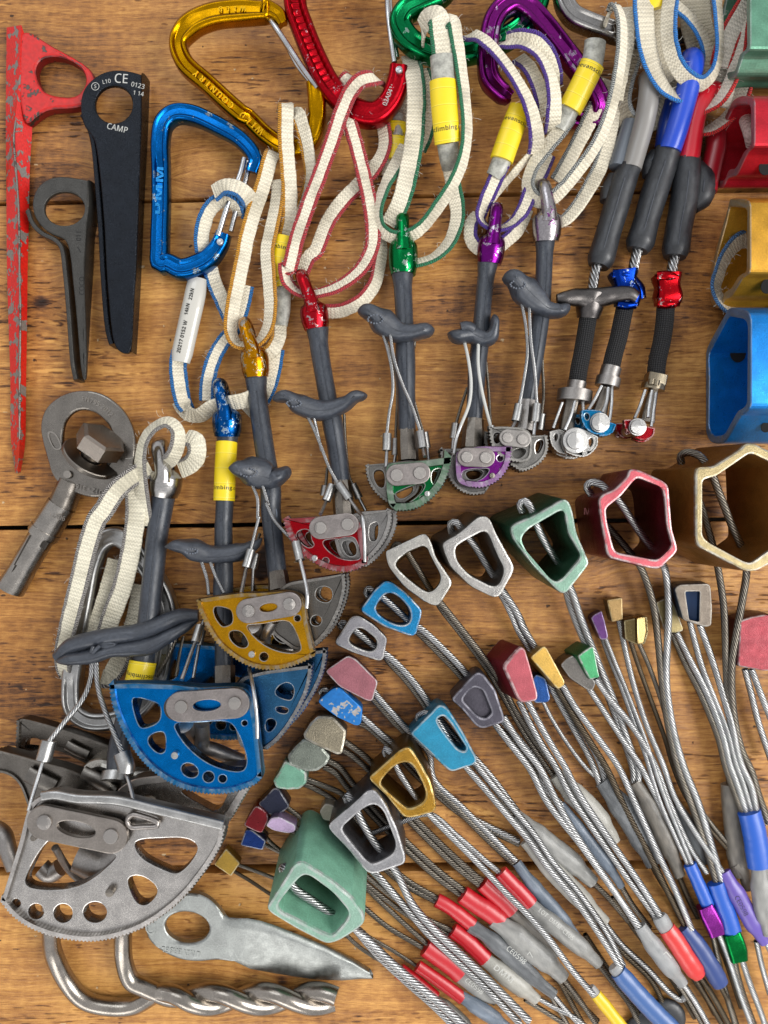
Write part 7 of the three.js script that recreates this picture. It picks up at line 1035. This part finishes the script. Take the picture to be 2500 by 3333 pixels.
nut('rose pink solid nut with dark red flank, left of the small yellow one', 9, [70, 1050, 110, 1000, 172, 930, 205, 942, 240, 1060, 283, 1222, 276, 1258, 190, 1272, 160, 1250], { h: 20, th: 16, top: '#b5525c', side: '#701822', edge: '#c9a9a9', r: 14, lean: [-48, -8], bevel: 1.1, met: 0.35, rough: 0.45 }, (g) => {
  cable(g, c3(9, [215, 1255, 12, 270, 1360, 12, 360, 1520, 12, 440, 1650, 12], 12, [520, 270, 13, 700, 540, 13, 880, 800, 13, 1045, 1060, 13]), 1.65);
  cable(g, c3(9, [165, 1255, 9, 220, 1370, 10, 310, 1530, 10, 380, 1640, 10], 12, [470, 280, 11, 660, 560, 11, 850, 830, 11, 1020, 1060, 11]), 1.65);
  sleeve(g, c3(12, [1005, 1010, 13, 1045, 1080, 13, 1080, 1130, 13]), 92, SLV.clear, { scale: [0.85, 1, 1, 1, 1, 1, 1, 0.9] });
  sleeve(g, c3(12, [1050, 1085, 13, 1110, 1170, 13, 1180, 1280, 13, 1245, 1370, 12]), 112, VINYL.coral, { name: 'red_sleeve', scale: [0.9, 1, 1, 1, 1, 1, 1, 0.75] });
  for (const [a, m] of [[[1235, 1350, 9, 1310, 1460, 7, 1440, 1690, 6], M.bronzewire], [[1210, 1360, 7, 1280, 1480, 5, 1400, 1690, 5], M.bronzewire]]) cable(g, c3(12, a), 1.4, m);
});
nut('little royal blue nut half hidden under the rose pink one', 9, [243, 1130, 268, 1095, 326, 1120, 354, 1240, 342, 1266, 262, 1272, 245, 1240], { h: 12, th: 9, top: '#1d4a8a', side: '#173a70', edge: '#8d9ab0', r: 9 }, (g) => {
  cable(g, c3(9, [310, 1260, 6, 360, 1360, 5, 440, 1490, 5, 560, 1650, 5], 12, [640, 190, 5]), 1.1);
});
nut('small bright yellow nut standing beside the rose pink one', 9, [232, 996, 275, 958, 312, 925, 332, 938, 442, 1142, 436, 1166, 402, 1188, 384, 1172], { h: 18, th: 14, top: '#d0a64a', side: '#a98230', edge: '#d8c592', r: 8, lean: [-8, 10], met: 0.45 }, (g) => {
  cable(g, c3(9, [425, 1160, 12, 500, 1290, 12, 640, 1480, 12, 760, 1650, 12], 12, [860, 330, 12, 1010, 660, 12, 1100, 850, 12, 1200, 1090, 12]), 1.6);
  cable(g, c3(9, [395, 1175, 10, 470, 1310, 10, 590, 1500, 10, 690, 1660, 10], 12, [800, 360, 10, 930, 610, 10, 1050, 850, 10, 1170, 1090, 10]), 1.6, M.bronzewire);
  sleeve(g, c3(12, [1150, 1080, 11, 1215, 1160, 11, 1300, 1290, 11, 1375, 1420, 10]), 108, VINYL.navy, { name: 'navy_sleeve', scale: [0.75, 0.9, 1, 1, 1, 1, 1, 0.9] });
  cable(g, c3(12, [1350, 1390, 8, 1420, 1520, 6, 1480, 1690, 6]), 1.4, M.bronzewire);
});
nut('small two toned nut, one face bright green and one bare grey', 9, [518, 986, 560, 955, 600, 928, 615, 935, 650, 1112, 640, 1118, 592, 1132, 568, 1090], { h: 19, th: 14, top: '#3fa066', side: '#1f5f38', edge: '#b5bdb4', r: 7, lean: [-24, -2], met: 0.4 }, (g) => {
  part(g, 'bare_face', paint(flat(round(t2(9, [418, 1046, 450, 1010, 490, 984, 540, 1030, 622, 1142, 602, 1190, 575, 1190, 470, 1120]), 8), 16 * mm, 12 * mm, { bevel: 0.7 * mm, lean: [-4, 4], tilt: [0.2, 0.1] }), { top: '#8f8a83', side: '#77726c', edge: '#b8b4ae' }), painted(0.36, 0.95, 0.00012), 'bare grey flank');
  cable(g, c3(9, [585, 1180, 10, 650, 1280, 9, 780, 1480, 8, 890, 1640, 8], 12, [960, 240, 8, 1080, 480, 8, 1200, 720, 8]), 1.55);
  cable(g, c3(9, [625, 1120, 13, 700, 1230, 11, 830, 1390, 10, 930, 1540, 9, 1000, 1680, 8], 12, [1060, 310, 8, 1190, 600, 8, 1290, 750, 7]), 1.5);
});
nut('tiny violet nut left of the tan one', 9, [595, 757, 620, 735, 662, 714, 682, 780, 702, 870, 694, 890, 652, 890], { h: 9, th: 7, top: '#4b1a5e', side: '#38144a', edge: '#8d7d96', r: 7, met: 0.5 }, (g) => {
  cable(g, c3(9, [682, 880, 5, 730, 1000, 5, 800, 1170, 5, 880, 1380, 7, 945, 1560, 9], 12, [1040, 300, 10, 1130, 520, 10, 1205, 705, 10]), 1.2);
  cable(g, c3(9, [665, 885, 3, 710, 1010, 3, 780, 1180, 4, 855, 1390, 6, 920, 1570, 8], 12, [1010, 320, 9, 1105, 540, 9, 1185, 715, 9]), 1.2);
  tapeOn(g, c3(12, [1190, 700, 10, 1225, 780, 10, 1265, 870, 10, 1298, 950, 10]), 76, VINYL.blue);
  part(g, 'crimp', sweep(c3(12, [1275, 945, 10, 1300, 1000, 10, 1330, 1060, 10, 1348, 1115, 10]), box2(8.6 * mm, 6 * mm, 1.8 * mm), { scale: [0.88, 1, 1.02, 0.9] }), metal('#a03aa6', 0.26));
  for (const [a, m] of [[[1325, 1110, 8, 1355, 1250, 7, 1400, 1450, 6, 1470, 1690, 6], M.dullwire], [[1360, 1105, 10, 1420, 1260, 9, 1500, 1500, 8, 1570, 1690, 8], M.wire]]) cable(g, c3(12, a), 1.45, m);
});
nut('little flat tan nut between the violet and the brass one', 9, [690, 650, 740, 642, 786, 636, 790, 770, 755, 778, 722, 784], { h: 10, th: 7, top: '#937647', side: '#6e5632', edge: '#b09c72', r: 6, met: 0.6 }, (g) => {
  cable(g, c3(9, [765, 775, 6, 800, 940, 6, 850, 1150, 7, 930, 1400, 8, 1030, 1640, 9], 12, [1100, 300, 9, 1230, 520, 9, 1390, 750, 9]), 1.4);
  sleeve(g, c3(12, [1395, 745, 9, 1420, 790, 10, 1500, 930, 10, 1570, 1060, 10, 1640, 1170, 9]), 104, VINYL.violet, { name: 'violet_sleeve' });
  part(g, 'printed_lettering', letters('CE0598', 2.3 * mm, at(12, 1500, 950), 15.4 * mm, 62, { depth: 0.05 * mm, thin: true }), M.ink);
  for (const [a, m] of [[[1590, 1160, 8, 1620, 1300, 7, 1670, 1480, 7], M.wire], [[1640, 1150, 9, 1700, 1280, 9], M.wire]]) cable(g, c3(12, a), 1.4, m);
});
nut('shiny brass nut with curved face, right of the tan one', 9, [798, 775, 860, 760, 930, 746, 938, 840, 918, 916, 870, 920, 806, 890], { h: 13, th: 10, top: '#84724a', side: '#6b5b38', edge: '#b5a67e', r: 8, tilt: [0.25, 0], met: 0.95, rough: 0.3 }, (g) => {
  part(g, 'flank', flat(round(t2(9, [868, 758, 930, 746, 938, 840, 920, 914, 872, 918]), 8), 15 * mm, 9 * mm, { bevel: 0.8 * mm, tilt: [-0.35, 0] }), metal('#a08d5f', 0.3));
  cable(g, c3(9, [835, 900, 6, 880, 1040, 5, 960, 1260, 4, 1040, 1480, 4, 1090, 1650, 4], 12, [1170, 300, 5, 1300, 480, 6, 1400, 590, 6, 1495, 700, 6]), 1.15, M.bronzewire);
  cable(g, c3(9, [885, 910, 6, 950, 1060, 5, 1020, 1260, 5, 1080, 1480, 5, 1120, 1650, 5], 12, [1190, 280, 5, 1320, 460, 6, 1420, 580, 6, 1500, 690, 6]), 1.15, M.dullwire);
  sleeve(g, c3(12, [1465, 690, 7, 1510, 740, 7, 1540, 850, 5]), 80, SLV.smoke, { scale: [1, 1, 1, 0.95, 0.9, 0.9, 0.8, 0.7] });
});
nut('grey and gold flat nut behind the cables of the dark red chock', 9, [982, 668, 1030, 645, 1072, 632, 1105, 692, 1154, 828, 1140, 842, 1080, 852, 1035, 830], { h: 9, th: 7, top: '#8f8056', side: '#7b7259', edge: '#aaa8a0', r: 8, met: 0.6 }, (g) => {
  cable(g, c3(9, [1110, 845, 5, 1190, 1010, 5, 1290, 1210, 7, 1390, 1470, 10, 1430, 1640, 11], 12, [1480, 240, 12, 1530, 390, 12]), 1.6);
  cable(g, c3(9, [1080, 850, 3, 1160, 1030, 3, 1260, 1230, 6, 1360, 1480, 9, 1400, 1640, 10], 12, [1450, 250, 11, 1510, 395, 11]), 1.5, M.dullwire);
  tapeOn(g, c3(12, [1545, 385, 13, 1570, 480, 13, 1590, 590, 13, 1608, 715, 13]), 135, VINYL.blue);
  sleeve(g, c3(12, [1605, 700, 12, 1620, 820, 12, 1640, 960, 12, 1670, 1120, 11]), 130, SLV.grey);
});
nut('square framed nut with dark blue window, between the cables of the gold chock', 9, [1098, 585, 1125, 558, 1300, 552, 1316, 570, 1325, 700, 1320, 806, 1285, 814, 1150, 772], { h: 17, th: 13, hole: [1165, 602, 1250, 600, 1244, 782, 1188, 768], hr: 5, top: '#7d7266', side: '#233d5c', edge: '#a39d94', r: 9, lean: [14, -2], met: 0.6, rough: 0.45 }, (g) => {
  part(g, 'blue_liner', flat(round(t2(9, [1155, 592, 1262, 590, 1254, 795, 1180, 780]), 8), 12 * mm, 9 * mm, { bevel: 0.4 * mm, tilt: [0.3, 0] }), plastic('#123a66', 0.4));
  cable(g, c3(9, [1190, 780, 7, 1215, 880, 6, 1265, 1060, 6, 1350, 1280, 8, 1420, 1460, 11, 1470, 1640, 11], 12, [1520, 250, 12, 1560, 380, 12]), 1.5);
  cable(g, c3(9, [1250, 800, 8, 1290, 910, 7, 1340, 1060, 7, 1400, 1260, 9, 1450, 1440, 12, 1500, 1640, 12], 12, [1560, 240, 13, 1590, 380, 13]), 1.6);
});
nut('flat dark pink nut by the right border, below the gold chock', 9, [1492, 775, 1560, 752, 1635, 738, 1700, 742, 1705, 900, 1690, 1075, 1640, 1078, 1480, 1050], { h: 14, th: 11, top: '#9a2f3b', side: '#4a1319', edge: '#a79694', r: 9, lean: [-14, -6], met: 0.35, rough: 0.42 }, (g) => {
  cable(g, c3(9, [1520, 1065, 8, 1555, 1200, 7, 1600, 1380, 7, 1680, 1620, 7]), 1.6);
  cable(g, c3(9, [1560, 1065, 9, 1610, 1200, 9, 1690, 1400, 9, 1760, 1600, 9]), 1.6);
});
{ // sleeves and loose cables that come from gear beyond the frame
  const g = thing('wire_loop', 'brown sleeved wire end standing by the right border, left of the wide blue tape', 'wire', );
  sleeve(g, c3(12, [1430, 215, 6, 1445, 330, 6, 1462, 480, 6, 1480, 660, 6, 1500, 760, 5]), 130, SLV.smoke, { scale: [0.85, 0.95, 1, 1, 1, 1, 1, 0.9] });
  cable(g, c3(12, [1405, -60, 8, 1415, 80, 7, 1430, 230, 6]), 1.6, M.bronzewire);
  const d = thing('wire_loop', 'dark sleeved wire half hidden under the cables, left of the short blue tape', 'wire', );
  sleeve(d, c3(12, [1105, 340, 4, 1160, 430, 4, 1220, 560, 4, 1270, 700, 4]), 90, SLV.dark);
  cable(d, c3(12, [1040, 200, 4, 1075, 280, 4, 1110, 350, 4]), 1.3, M.bronzewire);
  const e = thing('wire_loop', 'black rubber strap end lying under the blue sleeve at the bottom edge', 'strap', );
  for (const [a, r, m, where] of [[[560, 1120, 3, 700, 1330, 3, 860, 1560, 3, 930, 1690, 3], 1.3, M.bronzewire, 'running under the blue sleeve to the bottom edge'], [[720, 900, 3, 880, 1120, 3, 1050, 1340, 3, 1220, 1620, 3], 1.4, M.bronzewire, 'low down left of the clear sleeve'], [[960, 1000, 3, 1120, 1250, 3, 1300, 1520, 4, 1400, 1690, 4], 1.4, M.dullwire, 'under the coral red sleeve'], [[1060, 1100, 3, 1200, 1330, 3, 1340, 1600, 4], 1.3, M.bronzewire, 'between the coral red and navy sleeves'], [[330, 1330, 3, 480, 1480, 3, 640, 1640, 3], 1.2, M.bronzewire, 'low down left of the yellow sleeve'], [[1290, 1000, 4, 1400, 1260, 4, 1500, 1560, 4], 1.4, M.bronzewire, 'under the magenta crimp']]) cable(thing('wire_loop', 'dark loose cable ' + where, 'wire'), c3(12, a), r, m);
  part(e, 'strap', sweep(c3(12, [830, 1700, 3, 960, 1600, 3, 1060, 1560, 3, 1110, 1610, 3, 1090, 1700, 3]), circle(4.5 * mm, 14, 2.4 * mm)), M.rubberDark);
}

settle();
renderer.render(scene, camera);
